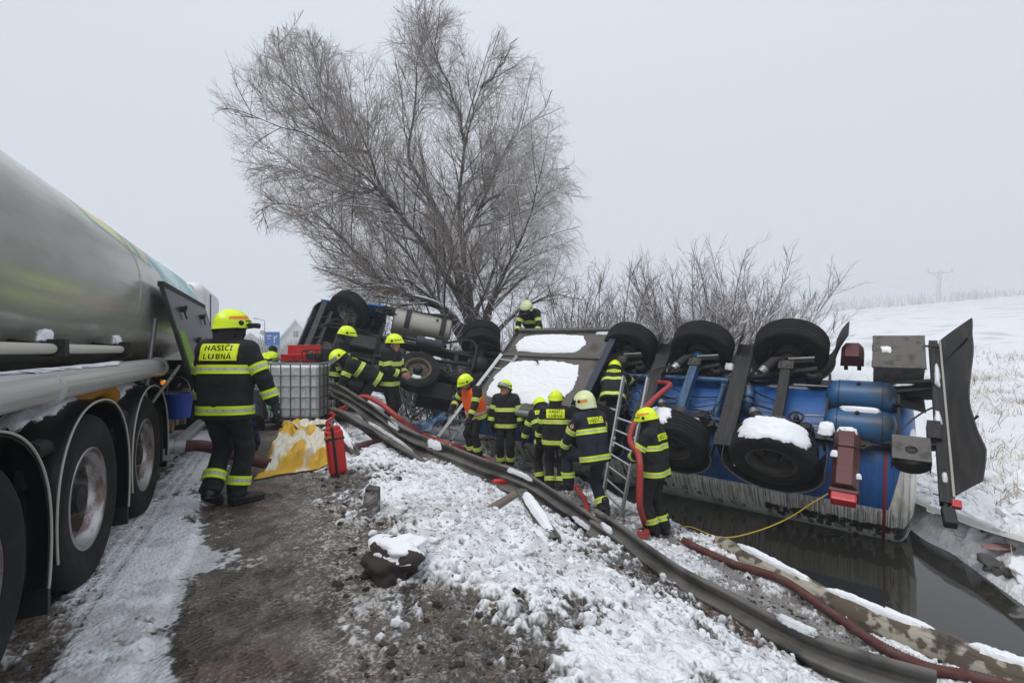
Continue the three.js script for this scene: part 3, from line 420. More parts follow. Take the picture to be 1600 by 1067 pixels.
  part('housing', rbox(0.11, 0.12, 0.2, 0.015, -1.72, 0.0, -1.52, 0, 0.1, 0), MAT.black, rl); part('lens', rbox(0.08, 0.07, 0.09, 0.012, -1.78, 0.05, -1.38), MAT.redLens, rl); part('bracket', merge([bar(T(-1.7, -0.02, 1.3), T(-1.7, -0.02, 1.5), 0.03, 0.06), rod(T(-1.6, 0.02, 1.27), T(-1.72, 0.02, 1.3), 0.008)]), MAT.dark, rl);
  part('number_plate_lamp', box(0.12, 0.16, 0.26, -1.64, 0.02, -0.42), MAT.dark, g);
  // red wheel-chock carriers at both sides, the near one ending in a red lamp
  const chock = (t0, n, lens) => {
    const c = new THREE.Group(); c.name = 'wheel_chock'; g.add(c); const seg = (t, w0, h, w = w0 * 0.82) => { const s = new THREE.Shape([[-w, 0], [w, 0], [w * 0.94, h * 0.55], [w * 0.55, h], [-w * 0.55, h], [-w * 0.94, h * 0.55]].map((q) => new THREE.Vector2(...q))); return move(new THREE.ExtrudeGeometry(s, { depth: 0.24, bevelEnabled: true, bevelSize: 0.012, bevelThickness: 0.02, bevelSegments: 2 }), -0.81, 0.02, -t - 0.24); };
    for (let k = 0; k < n; k++) part('chock_body', seg(t0 + k * 0.275, 0.155, 0.2 - 0.02 * (k % 2)), MAT.redPlastic, c);
    part('bracket', merge([box(0.05, 0.28, 0.03, -0.73, -0.12, -t0 - 0.06), box(0.05, 0.28, 0.03, -0.89, -0.12, -t0 - 0.06)]), MAT.dark, c);
    if (lens) { part('lamp_frame', rbox(0.3, 0.2, 0.06, 0.02, -0.81, 0.07, -t0 - n * 0.275 - 0.03), MAT.redPlastic, c); part('lamp_lens', rbox(0.25, 0.14, 0.12, 0.02, -0.81, 0.085, -t0 - n * 0.275 - 0.1), MAT.redLens, c); }
  };
  chock(0.66, 3, true); chock(-0.92, 1, false);
  // bulkhead and the flat grey deck at the front
  part('bulkhead', merge([box(0.03, 0.72, 2.3, 2.98, 0.02, 0.06), box(0.14, 0.03, 2.3, 2.93, 0.38, 0.06), box(0.03, 0.5, 0.5, 2.86, -0.05, 0.95), box(0.03, 0.3, 0.6, 2.86, -0.1, -0.6)]), MAT.blueDark, g);
  const dent = (a, t) => 0.012 * fbm(a * 2.2, t * 2.2, 3) + 0.008 * Math.sin(a * 9) * 0;
  part('front_deck', slab(40, 30, (u, v, s) => { const a = lerp(3.0, 5.45, u), t = lerp(-1.16, 1.06, v); return T(a, 0.3 + dent(a, t) + (s ? 0 : -0.07), t); }), MAT.greyPlate, g);
  part('deck_ridge', merge([bar(T(3.0, 0.325, -0.36), T(5.45, 0.325, -0.36), 0.09, 0.05), bar(T(3.0, 0.34, -1.13), T(5.45, 0.34, -1.13), 0.07, 0.1)]), MAT.greyPlate, g);
  part('deck_edge', merge([rod(T(3.1, 0.24, 1.1), T(5.35, 0.24, 1.1), 0.07, 0.07, 14), bar(T(3.0, 0.1, 1.13), T(5.3, 0.1, 1.13), 0.03, 0.14)]), MAT.steel, g);
  part('side_skirt', merge([box(2.3, 0.34, 0.03, 4.2, -0.1, -1.0, 0.15), box(0.4, 0.5, 0.04, 5.3, -0.25, -0.95)]), MAT.blueDark, g);
  part('hook', merge([rod(T(4.35, 0.38, -0.1), T(4.35, 0.45, -0.1), 0.02), rod(T(4.35, 0.45, -0.1), T(4.42, 0.45, -0.1), 0.016)]), MAT.dark, g);
  part('front_skirt', merge([box(0.05, 1.0, 2.2, 5.47, -0.2, 0.05), box(0.3, 0.08, 2.2, 5.5, 0.2, 0.05)]), MAT.dark, g);
  // snow lying on it
  const S = (nu, nv, fn, nrm, th, seed, e) => part('snow_patch', snowPatch(nu, nv, fn, nrm, th, seed, e), MAT.snow, g);
  const un = () => upT.clone();
  S(80, 34, (u, v) => { const a = lerp(3.42, 5.42, u), t = lerp(-1.06, -0.42, v); return T(a, 0.31 + dent(a, t), t); }, un, 0.05, 3, 0.1);
  S(90, 60, (u, v) => { const a = lerp(3.16, 5.46, u), t = lerp(-0.3, 0.98, v); return T(a, 0.31 + dent(a, t), t); }, un, 0.06, 8, 0.1);
  S(14, 5, (u, v) => T(lerp(3.02, 3.5, u), 0.31, lerp(-1.09, -1.03, v)), un, 0.04, 13, 0.3);
  for (const [i, th0, th1, w0, w1] of [[0, 0.14, 0.95, -0.27, 0.235], [1, 0.16, 0.62, -0.25, 0.22]]) S(48, 24, (u, v) => { const th = lerp(th0, th1, u) * PI; return T(i * 1.371 + Math.cos(th) * 0.528, Math.sin(th) * 0.528, 1.015 + lerp(w0, w1, v)); }, (u) => { const th = lerp(th0, th1, u) * PI; return V(Math.cos(th), Math.sin(th), 0).lerp(upT, 0.6).normalize(); }, 0.035, 21 + i, 0.26);
  S(10, 6, (u, v) => T(lerp(-0.45, -0.72, u), 0.12, lerp(0.5, 0.75, v)), un, 0.07, 31, 0.3);
  S(16, 6, (u, v) => T(lerp(-0.6, -1.25, u), 0.05 - 0.26 * (v - 0.45) ** 2, lerp(0.1, 0.24, v)), un, 0.02, 33, 0.3);
  S(12, 6, (u, v) => T(lerp(-1.08, -1.3, u), 0.218, lerp(-0.9, -0.72, v)), un, 0.025, 35, 0.4);
  S(10, 6, (u, v) => T(lerp(-0.66, -0.97, u), 0.2, lerp(0.62, 0.76, v)), un, 0.05, 37, 0.3); S(6, 5, (u, v) => T(lerp(-0.64, -0.76, u), 0.2, lerp(1.0, 1.1, v)), un, 0.04, 39, 0.3); S(6, 5, (u, v) => T(lerp(-0.9, -0.99, u), 0.16, lerp(1.26, 1.34, v)), un, 0.03, 41, 0.3);
  S(4, 20, (u, v) => T(lerp(-1.66, -1.76, u), 0.06, lerp(-0.8, -0.15, v)), un, 0.05, 43, 0.4); S(4, 14, (u, v) => T(lerp(-1.62, -1.75, u), 0.05, lerp(0.0, 0.5, v)), un, 0.06, 45, 0.5); S(4, 8, (u, v) => T(lerp(-1.66, -1.75, u), 0.05, lerp(1.0, 1.15, v)), un, 0.05, 47, 0.4);
  S(10, 4, (u, v) => T(lerp(-1.2, -1.62, u), lerp(-0.06, 0.07, u), lerp(-0.42, -0.33, v)), un, 0.03, 49, 0.4);
  S(24, 5, (u, v) => T(lerp(0.5, -0.55, u), -0.33 + 0.04 * v, lerp(-0.52, -0.4, v)), un, 0.03, 51, 0.4); S(12, 5, (u, v) => T(lerp(1.0, 0.75, u), -0.15, lerp(-0.78, -0.6, v)), un, 0.06, 53, 0.4);
  S(8, 6, (u, v) => T(lerp(0.55, 0.4, u), -0.3, lerp(0.95, 1.2, v)), un, 0.07, 57, 0.4);
}
// ---------- the overturned tractor unit. Local axes as for the trailer ----------
{
  const ax = V(-0.95, 0.205, 0.237).normalize(), tt = V(0.012, -0.73, 0.68), u0 = ax.clone().cross(tt).normalize();
  const t1 = u0.clone().cross(ax).normalize(); if (t1.dot(tt) < 0) t1.negate();
  const zz = ax.clone().cross(u0);
  const o = at(752, 532, 12).addScaledVector(t1, 0.92);
  const g = thing('lorry_tractor', 'overturned blue lorry tractor below the bare tree, chassis and silver fuel tank showing', 'lorry', o);
  g.quaternion.setFromRotationMatrix(new THREE.Matrix4().makeBasis(ax, u0, zz)); g.updateMatrixWorld(true);
  const P = (a, u, t) => V(a, u, -t), up = V(0, 1, 0).applyQuaternion(g.quaternion.clone().invert());
  for (const t of [-0.4, 0.4]) part('chassis_rail', merge([bar(P(-0.9, -0.1, t), P(3.9, -0.1, t), 0.09, 0.02), bar(P(-0.9, -0.23, t), P(3.9, -0.23, t), 0.012, 0.26), bar(P(-0.9, -0.36, t), P(3.9, -0.36, t), 0.09, 0.02)]), MAT.dark, g);
  for (const a of [-0.85, 0.6, 1.5, 2.4]) part('cross_member', bar(P(a, -0.2, -0.4), P(a, -0.2, 0.4), 0.1, 0.16), MAT.dark, g);
  // rear axle with twin wheels
  part('rear_axle', merge([rod(P(0, 0, -0.75), P(0, 0, 0.75), 0.085, 0.085, 14), move(new THREE.SphereGeometry(0.25, 24, 16), 0.02, 0.0, 0)]), MAT.dark, g);
  part('axle_cover', merge([rod(P(0.1, 0.0, 0), P(0.34, 0.0, 0), 0.2, 0.12, 20), ...[0, 1, 2, 3, 4, 5, 6, 7].map((i) => move(new THREE.TorusGeometry(0.205 - 0.008 * i, 0.009, 5, 30), 0.1 + i * 0.028, 0, 0, 0, PI / 2, 0))]), MAT.dark, g);
  for (const s of [-1, 1]) { wheel(g, 'truck', P(0, 0, s * 0.76), V(0, 0, s), { rim: MAT.dark }); wheel(g, 'truck', P(0, 0, s * 1.09), V(0, 0, -s), { rim: s > 0 ? MAT.rimDirt : MAT.dark }); part('air_spring', lathe([[0.05, -0.16], [0.1, -0.13], [0.11, -0.04], [0.09, 0], [0.11, 0.04], [0.1, 0.13], [0.05, 0.16]], 18).translate(-0.45, -0.2, -s * 0.5), MAT.black, g); part('suspension_arm', bar(P(0.75, -0.2, s * 0.45), P(-0.5, 0.08, s * 0.52), 0.07, 0.08), MAT.dark, g); part('brake_chamber', rod(P(0.3, 0.16, s * 0.5), P(0.1, 0.12, s * 0.55), 0.085, 0.07, 14), MAT.dark, g); }
  part('anti_roll_bar', hoseGeo([P(0.9, -0.05, -0.62), P(0.35, 0.24, -0.6), P(0.2, 0.26, -0.45), P(0.22, 0.25, 0.1), P(0.3, 0.22, 0.4), P(0.85, -0.05, 0.5)], 0.03, 8), MAT.dark, g);
  part('torque_rod', hoseGeo([P(0.1, 0.3, -0.55), P(-0.35, 0.22, -0.6), P(-0.6, 0.0, -0.55)], 0.03, 8), MAT.dark, g);
  part('propeller_shaft', merge([rod(P(0.34, -0.02, 0), P(1.6, -0.14, 0.02), 0.055, 0.055, 12), rod(P(1.6, -0.14, 0.02), P(2.5, -0.2, 0.0), 0.05, 0.05, 12), rod(P(1.55, -0.14, 0.02), P(1.7, -0.15, 0.02), 0.09, 0.09, 12)]), MAT.dark, g);
  part('exhaust_pipe', hoseGeo([P(2.6, -0.05, 0.3), P(1.8, 0.0, 0.28), P(1.0, 0.02, 0.34), P(0.7, 0.0, 0.5)], 0.05, 10), MAT.dark, g);
  // fuel tank with its straps, air vessel, boxes
  const ft = new THREE.Group(); ft.name = 'fuel_tank'; g.add(ft);
  part('vessel', move(lathe([[0.001, -0.74], [0.3, -0.74], [0.335, -0.71], [0.34, -0.7], [0.34, 0.7], [0.335, 0.71], [0.3, 0.74], [0.001, 0.74]], 40), 1.6, -0.06, 1.0, 0, 0, PI / 2), MAT.tank, ft);
  for (const a of [1.08, 1.98]) { const st = new THREE.CatmullRomCurve3([]); const pts = []; for (let i = 0; i <= 26; i++) { const th = lerp(-0.25, 1.25, i / 26) * PI; pts.push([Math.sin(th), Math.cos(th)]); } part('strap', slab(26, 2, (u, v, s) => { const th = lerp(-0.35, 1.15, u) * PI, r = 0.345 + (s ? 0.02 : 0); return V(a + (v - 0.5) * 0.13, -0.06 + Math.cos(th) * r, 1.0 + Math.sin(th) * r); }), MAT.plastic, ft); }
  part('fuel_cap', rod(P(1.25, 0.26, -1.0), P(1.25, 0.32, -1.0), 0.03), MAT.dark, ft);
  part('tank_step', merge([bar(P(0.85, -0.35, -0.75), P(2.4, -0.35, -0.75), 0.04, 0.05), bar(P(1.08, -0.3, -0.5), P(1.08, -0.1, -0.72), 0.06, 0.06), bar(P(1.98, -0.3, -0.5), P(1.98, -0.1, -0.72), 0.06, 0.06)]), MAT.dark, g);
  part('air_vessel', move(lathe([[0.001, -0.34], [0.11, -0.33], [0.14, -0.3], [0.14, 0.3], [0.11, 0.33], [0.001, 0.34]], 24), 1.35, 0.02, 0.42, 0, 0, PI / 2), std(0.035, 0.04, 0.045, 0.5), g);
  part('battery_box', rbox(0.6, 0.4, 0.5, 0.03, 2.2, -0.15, -0.85), MAT.plastic, g); part('exhaust_box', rbox(0.8, 0.5, 0.5, 0.05, 1.0, -0.4, -0.85), MAT.dark, g);
  part('side_step', merge([box(0.5, 0.03, 0.3, 2.55, 0.1, 1.15), box(0.03, 0.4, 0.3, 2.75, -0.05, 1.15), rod(P(2.4, 0.25, -1.05), P(2.75, 0.05, -1.1), 0.02)]), MAT.dark, g);
  part('mud_flap', slab(4, 6, (u, v, s) => P(2.66 - 0.1 * v - (s ? 0.015 : 0), lerp(-0.1, 0.5, v) - 0.1 * (u - 0.5), lerp(-0.85, -1.25, u))), MAT.plastic, g);
  // spare wheel lying flat on the frame
  wheel(g, 'truck', P(1.52, 0.2, 0.72), V(0.12, 1, -0.05), { rim: std(0.12, 0.095, 0.06, 0.7, 0.2) }, 'spare_wheel');
  // front axle, steered wheels, springs
  part('front_axle', bar(P(3.4, -0.02, -0.8), P(3.4, -0.02, 0.8), 0.11, 0.14), MAT.dark, g);
  wheel(g, 'truck', P(3.4, 0.0, -0.98), V(-0.42, -0.05, 0.92), { rim: MAT.aluDirty }); wheel(g, 'truck', P(3.4, 0.0, 0.98), V(0.32, -0.05, -0.95), { rim: MAT.aluDirty });
  for (const s of [-1, 1]) part('leaf_spring', merge([0, 1, 2].map((k) => hoseGeo([P(4.05, -0.14, s * 0.42), P(3.7, -0.05 + k * 0.02, s * 0.42), P(3.4, -0.03 + k * 0.025, s * 0.42), P(3.1, -0.05 + k * 0.02, s * 0.42), P(2.6, -0.14, s * 0.42)], 0.025, 6))), MAT.dark, g);
  part('tie_rod', rod(P(3.2, 0.04, -0.75), P(3.2, 0.04, 0.75), 0.025), MAT.dark, g); part('drag_link', rod(P(3.9, -0.05, 0.5), P(3.3, 0.02, 0.7), 0.025), MAT.dark, g);
  // cab: a shell open to the underside
  const cab = new THREE.Group(); cab.name = 'cab'; g.add(cab);
  const sec = (r) => { const pts = []; const put = (cx, cz, a0, a1) => { for (let i = 0; i <= 8; i++) { const th = lerp(a0, a1, i / 8); pts.push([cx + Math.cos(th) * r, cz + Math.sin(th) * r]); } }; put(4.22 - r, 1.2 - r, PI / 2, 0); put(4.22 - r, -1.2 + r, 0, -PI / 2); pts.push([2.55, -1.2], [2.55, 1.2]); return pts; };
  const ring = sec(0.38); ring.push(ring[0]);
  const wall = (lo, hi, k0, k1, off = 0) => grid(ring.length - 1, 8, (u, v) => { const i = Math.min(ring.length - 1, Math.round(u * (ring.length - 1))), k = lerp(k0, k1, v); return V(3.4 + (ring[i][0] - 3.4) * k + off, lerp(lo, hi, v), ring[i][1] * k); });
  part('body', merge([wall(-0.32, -1.4, 1, 1.0), wall(-1.4, -2.5, 1.0, 0.93)]), MAT.blue, cab);
  part('side_panel', merge([bar(P(3.0, -0.1, -1.2), P(4.12, -0.14, -1.12), 0.05, 0.3), bar(P(2.6, 0.0, -1.19), P(3.0, -0.06, -1.2), 0.05, 0.4)]), std(0.02, 0.13, 0.36, 0.35), cab);
  part('roof', move(rbox(1.5, 0.06, 2.2, 0.02, 3.35, -2.5, 0), 0, 0, 0), MAT.blue, cab);
  part('bumper', merge([wall(-0.05, -0.5, 1.03, 1.05), wall(0.02, -0.05, 0.97, 1.03)]), std(0.016, 0.017, 0.02, 0.5), cab);
  part('sill', merge([bar(P(2.6, -0.32, 1.15), P(3.8, -0.32, 1.15), 0.08, 0.12), bar(P(2.6, -0.32, -1.15), P(3.0, -0.32, -1.15), 0.08, 0.12)]), MAT.plastic, cab);
  for (const s of [-1, 1]) part('wheel_arch', slab(20, 2, (u, v, q) => { const th = lerp(1.05, 1.98, u) * PI, r = 0.62 + (q ? 0.015 : 0); return V(3.4 + Math.cos(th) * r, Math.sin(th) * r, s * lerp(0.75, 1.2, v)); }), MAT.plastic, cab);
  part('windscreen', box(0.02, 0.9, 1.9, 4.2, -1.75, 0), std(0.01, 0.012, 0.014, 0.06), cab);
  part('floor', merge([box(1.55, 0.04, 2.3, 3.4, -0.62, 0), box(0.05, 0.35, 2.2, 2.6, -0.45, 0)]), MAT.dark, cab);
  part('front_beam', merge([bar(P(4.02, -0.06, -1.05), P(4.02, -0.06, 1.1), 0.12, 0.2), bar(P(3.82, -0.12, -0.9), P(3.86, -0.12, 1.0), 0.08, 0.05), ...[-0.7, -0.4, 0.0, 0.35, 0.75].map((t) => bar(P(3.84, -0.1, t), P(4.0, -0.08, t + 0.12), 0.05, 0.04))]), std(0.03, 0.032, 0.036, 0.6), cab);
  part('engine', merge([rbox(1.1, 0.35, 0.62, 0.06, 3.0, -0.28, 0), rbox(0.7, 0.2, 0.42, 0.06, 2.9, -0.02, 0)]), MAT.dark, g); part('fan_cowl', merge([move(new THREE.TorusGeometry(0.3, 0.03, 8, 30), 3.7, -0.2, -0.35, PI / 2), move(new THREE.CylinderGeometry(0.29, 0.29, 0.06, 24), 3.7, -0.22, -0.35)]), MAT.rimDirt, g);
  part('gearbox', rbox(0.7, 0.34, 0.4, 0.08, 2.2, -0.25, 0), MAT.dark, g);
  for (const L of [[[3.9, 0.0, -0.2], [3.6, 0.1, -0.5], [3.2, 0.05, -0.3], [2.8, 0.0, -0.45]], [[2.8, 0.02, 0.2], [2.2, 0.05, 0.1], [1.5, 0.0, 0.2], [0.6, 0.02, 0.2], [0.3, 0.2, 0.3]], [[2.5, 0.1, -0.7], [2.55, 0.35, -0.8], [2.3, 0.3, -0.9], [2.2, 0.1, -0.95]]]) part('air_line', hoseGeo(L.map((q) => P(...q)), 0.016, 6), MAT.plastic, g);
  part('steering_box', rbox(0.3, 0.3, 0.25, 0.04, 3.75, -0.1, -0.6), MAT.dark, g);
  const S = (fn, th, seed) => part('snow_patch', snowPatch(14, 6, fn, () => up.clone(), th, seed, 0.35), MAT.snow, g);
  S((u, v) => P(lerp(1.1, 1.6, u), 0.14, lerp(-0.5, -0.36, v)), 0.03, 3); S((u, v) => P(lerp(0.9, 1.3, u), 0.0, lerp(-0.02, 0.06, v)), 0.03, 5); S((u, v) => P(lerp(1.85, 2.0, u), 0.34, lerp(0.4, 1.0, v)), 0.03, 7); S((u, v) => P(lerp(1.35, 1.7, u), 0.28, lerp(0.9, 1.0, v)), 0.04, 9);
}
// crumpled blue panel, cloths and small debris below the tractor
{
  const crumple = (w, d, seed, amp) => slab(14, 14, (u, v, s) => V((u - 0.5) * w, amp * (fbm(u * 3 + seed, v * 3, 3) - 0.3) + (s ? 0.012 : 0), (v - 0.5) * d));
  const put = (name, label, cat, geo, mat, p, ry = 0, rz = 0, lift = 0.05) => { const m = part(name, geo, mat); m.position.set(p.x, groundH(p.x, p.z) + lift, p.z); m.rotation.set(0, ry, rz); return tag(m, label, cat); };
  put('body_panel', 'crumpled dark blue body panel on the snow under the overturned tractor', 'body panel', crumple(0.9, 0.6, 4, 0.45), MAT.blue, at(668, 660, 10.2), 0.4, 0.5, 0.15);
  put('body_panel', 'bent grey panel edge under the deck of the overturned trailer', 'body panel', crumple(1.1, 0.35, 14, 0.3), MAT.greyPlate, at(735, 668, 10), 0.3, 0.2, 0.12);
  put('cloth', 'dark blue cloth dropped on the snow behind the guardrail', 'cloth', crumple(0.5, 0.4, 24, 0.2), std(0.02, 0.025, 0.07, 0.9), at(640, 662, 9.6), 0.2);
}
// ---------- the white recovery tanker on the road at the left. Local axes: x forward (away), y up, z to its right (towards the camera side) ----------
{
  const g = thing('tanker_lorry', 'pale grey tanker lorry standing upright at the left, its side flap open', 'tanker lorry', roadPt(-1.06, 0));
  g.quaternion.setFromRotationMatrix(new THREE.Matrix4().makeBasis(RD, V(0, 1, 0), RE)); g.updateMatrixWorld(true);
  const YC = 1.97, HB = 0.79, HWt = 1.22, ZC = -1.24, L0 = -1.6, L1 = 8.1;
  const prof = (l) => l > L1 ? Math.sqrt(Math.max(0, 1 - ((l - L1) / 0.3) ** 2)) * 0.35 + 0.65 : 1;
  const shell = grid(60, 96, (u, v) => { const l = lerp(L0, L1 + 0.29, u), k = prof(l), th = v * 2 * PI, e = 0.86, c = Math.cos(th), s = Math.sin(th); return V(l, YC + HB * k * Math.sign(s) * Math.abs(s) ** e, ZC + HWt * k * Math.sign(c) * Math.abs(c) ** e); });
  const W = 2048, H = 512, X = (l) => (l - L0) / (L1 + 0.29 - L0) * W, Y = (deg) => H * (1 - deg / 360);
  const r = rng(19);
  const print = canvasTex(W, H, (c) => {
    c.fillStyle = '#c9c9c2'; c.fillRect(0, 0, W, H);
    const tri = (pts, f) => { c.fillStyle = f; c.beginPath(); pts.forEach(([l, d], i) => c[i ? 'lineTo' : 'moveTo'](X(l), Y(d))); c.fill(); };
    tri([[3.9, 44], [4.1, 24], [5.5, 16], [5.3, 42]], '#2f8f86'); tri([[3.97, 43], [4.2, 27], [5.1, 20], [5.0, 43]], '#dfd26a'); tri([[5.2, 20], [5.5, 42], [5.75, 42], [5.4, 18]], '#d9cc62');
    tri([[5.6, 46], [5.75, 20], [6.3, 8], [8.2, 2], [8.2, 46]], '#93c6c8'); tri([[5.9, 42], [6.1, 18], [6.7, 12], [6.9, 30]], '#c9e2e2'); tri([[6.9, 30], [7.4, 8], [8.1, 5], [7.6, 36]], '#5aa6ac'); tri([[5.5, 24], [5.8, 12], [6.1, 12], [5.7, 30]], '#3f9aa0'); tri([[7.6, 24], [8.2, 14], [8.2, 30]], '#d5e8e8');
    for (let i = 0; i < 2600; i++) { c.fillStyle = `rgba(${r() < 0.5 ? '90,88,84' : '205,205,205'},${0.02 + r() * 0.06})`; const x = r() * W; c.fillRect(x, r() * H, 10 + r() * 110, 1 + r() * 2); }
    const im = c.getImageData(0, 0, W, H), d = im.data; for (let y = 0; y < H; y++) for (let x = 0; x < W; x++) { const i = (y * W + x) * 4, k = 0.9 + 0.2 * fbm(x / 90, y / 14, 4); for (let q = 0; q < 3; q++) d[i + q] = Math.min(255, d[i + q] * k); } c.putImageData(im, 0, 0);
  });
  const tm = std(1, 1, 1, 0.27, 0.5, { map: print, bumpMap: rep(noiseBump(6, 3), 3, 24), bumpScale: 0.002 });
  part('tank_shell', shell, tm, g);
  for (const l of [0.9, 4.9]) part('shell_seam', grid(2, 60, (u, v) => { const th = v * 2 * PI, e = 0.86, c = Math.cos(th), s = Math.sin(th), q = Math.abs(u - 0.5) > 0.4 ? 0.001 : 0.005; return V(l + (u - 0.5) * 0.03, YC + (HB + q) * Math.sign(s) * Math.abs(s) ** e, ZC + (HWt + q) * Math.sign(c) * Math.abs(c) ** e); }), tm, g);
  part('hand_rail', rod(V(-1.5, 1.47, -0.01), V(4.45, 1.45, -0.03), 0.028, 0.028, 12), MAT.cream, g);
  part('hose_carrier', merge([rod(V(-1.5, 1.235, 0.05), V(5.45, 1.28, -0.02), 0.085, 0.085, 20), rod(V(3.0, 1.25, 0.01), V(3.03, 1.25, 0.01), 0.093, 0.093, 20), rod(V(5.4, 1.28, -0.02), V(5.47, 1.28, -0.02), 0.095, 0.095, 20)]), MAT.pipeGrey, g);
  part('snow_patch', snowPatch(60, 5, (u, v) => V(lerp(1.2, 5.4, u), 1.24 + 0.086 * Math.cos((v - 0.5) * 1.6) + 0.007 * lerp(1.2, 5.4, u), 0.02 + 0.085 * Math.sin((v - 0.5) * 1.6)), () => V(0, 1, 0), 0.012, 77, 0.5), MAT.snow, g);
  for (const l of [3.25, 4.4]) part('snow_patch', snowPatch(10, 6, (u, v) => V(l + (u - 0.5) * 0.26, 1.49 + 0.02 * u, -0.06 + 0.1 * (v - 0.5)), () => V(0, 1, 0), 0.05, l * 3, 0.5), MAT.snow, g);
  for (const l of [0.6, 2.0, 3.25, 4.4]) part('carrier_bracket', merge([bar(V(l, 1.45, -0.02), V(l, 1.5, -0.3), 0.05, 0.05), bar(V(l, 1.23, 0), V(l, 1.32, -0.4), 0.06, 0.05), box(0.06, 0.09, 0.1, l, 1.46, -0.02)]), MAT.dark, g);
  part('rail_end', rod(V(4.42, 1.45, -0.03), V(4.5, 1.45, -0.03), 0.06, 0.06, 14), MAT.plastic, g);
  // underframe
  for (const z of [-0.75, -1.75]) part('chassis_beam', bar(V(-1.5, 1.0, z), V(9.8, 1.0, z), 0.12, 0.28), MAT.black, g);
  part('side_board', box(6.6, 0.22, 0.04, 1.9, 1.09, -0.3), MAT.black, g);
  part('floor_plate', box(9.5, 0.03, 2.2, 3.3, 1.16, -1.3), MAT.black, g);
  for (const l of [2.43, 3.73, 5.03]) {
    part('axle_beam', rod(V(l, 0.52, -2.3), V(l, 0.52, -0.2), 0.075, 0.075, 12), MAT.dark, g);
    wheel(g, 'trailer', V(l, 0.52, -0.195), V(0, 0, 1), { rim: MAT.aluDirty }); wheel(g, 'trailer', V(l, 0.52, -2.3), V(0, 0, -1), { rim: MAT.aluDirty });
    part('air_spring', rod(V(l - 0.35, 0.62, -0.75), V(l - 0.35, 0.95, -0.75), 0.12, 0.12, 16), MAT.black, g);
    const m = new THREE.Group(); m.name = 'mudguard'; m.position.set(l, 0.52, 0); g.add(m);
    const R = 0.62, outline = (u) => { const th = lerp(-0.1, 1.07, u) * PI, c = Math.cos(th), s = Math.sin(th); return [Math.sign(c) * Math.abs(c) ** 0.9 * R, s > 0 ? s ** 0.85 * R * 0.98 : s * R * 1.3]; };
    part('guard_plate', slab(40, 6, (u, v, s) => { const [x, y] = outline(u), k = 1 + (s ? 0.012 : 0) - 0.03 * (2 * v - 1) ** 6; return V(x * k, y * k, lerp(-0.45, 0.03, v)); }), std(0.008, 0.008, 0.009, 0.32, 0, { bumpMap: bumpMid, bumpScale: 0.004 }), m);
    const pts = []; for (let i = 0; i <= 40; i++) { const [x, y] = outline(i / 40); pts.push(V(x, y, 0.035)); } part('guard_trim', hoseGeo(pts, 0.0065, 6), std(0.4, 0.39, 0.35, 0.6), m);
    part('mud_flap', box(0.03, 0.42, 0.44, -0.66, -0.18, -0.2), MAT.plastic, m);
    part('stay', merge([rod(V(-0.55, 0.42, -0.05), V(-0.75, 0.44, -0.02), 0.05, 0.04, 10), box(0.06, 0.2, 0.03, -0.74, 0.36, -0.05), rod(V(-0.62, 0.25, -0.5), V(-0.7, 0.25, 0.0), 0.02)]), MAT.plastic, m);
    part('snow_patch', snowPatch(26, 8, (u, v) => { const [x, y] = outline(lerp(0.38, 0.78, u)); return V(x * 1.015, y * 1.015, lerp(-0.43, 0.02, v)); }, () => V(0, 1, 0.1).normalize(), 0.025, l * 7, 0.4), MAT.snow, m);
    part('snow_patch', snowPatch(8, 8, (u, v) => { const [x, y] = outline(lerp(0.8, 0.96, u)); return V(x * 1.02, y * 1.02, lerp(-0.4, -0.05, v)); }, () => V(-0.9, 0.4, 0).normalize(), 0.012, l * 5, 0.6), MAT.snow, m);
  }
  for (const l of [2.43, 3.73, 5.03]) part('hub_cap', rod(V(l, 0.52, -0.17), V(l, 0.52, -0.05), 0.1, 0.085, 20), MAT.dark, g);
  part('connecting_plate', merge([box(0.12, 0.5, 0.4, 3.08, 0.5, -0.25), box(0.12, 0.5, 0.4, 4.38, 0.5, -0.25), box(0.3, 0.2, 0.2, 3.08, 0.28, -0.2)]), MAT.plastic, g);
  part('snow_patch', snowPatch(10, 8, (u, v) => V(lerp(2.98, 3.2, u), lerp(0.2, 0.45, v), -0.04), () => V(0, 0.3, 1), 0.02, 71, 0.6), MAT.snow, g);
  part('hose_tray', hoseGeo([V(3.98, 1.02, -0.25), V(4.12, 1.14, -0.18), V(4.4, 1.17, -0.16), V(4.62, 1.08, -0.16)], 0.075, 12), std(0.45, 0.19, 0.015, 0.5), g);
  const ml = new THREE.Group(); ml.name = 'marker_lamp'; g.add(ml);
  part('lamp_glass', rbox(0.09, 0.045, 0.03, 0.012, 5.62, 1.12, 0.0), std(0.8, 0.25, 0.01, 0.3, 0, { emissive: lin(1, 0.35, 0.03), emissiveIntensity: 0.5 }), ml); part('lamp_base', box(0.13, 0.07, 0.03, 5.62, 1.12, -0.03), MAT.black, ml);
  const pl = new THREE.PointLight(lin(1, 0.45, 0.08), 0.004, 3); pl.position.set(5.62, 1.12, 0.06); pl.castShadow = true; g.add(pl);
  // the flap, held open: hinged above, standing out below
  const fl = new THREE.Group(); fl.name = 'side_flap'; g.add(fl);
  const FP = (l, v, d) => V(l, lerp(2.06, 1.2, v), lerp(0.04, 0.26, v) + d);
  part('panel', slab(2, 2, (u, v, s) => FP(lerp(5.2, 7.75, u), v, s ? 0.035 : 0)), std(0.045, 0.046, 0.048, 0.4, 0.3), fl);
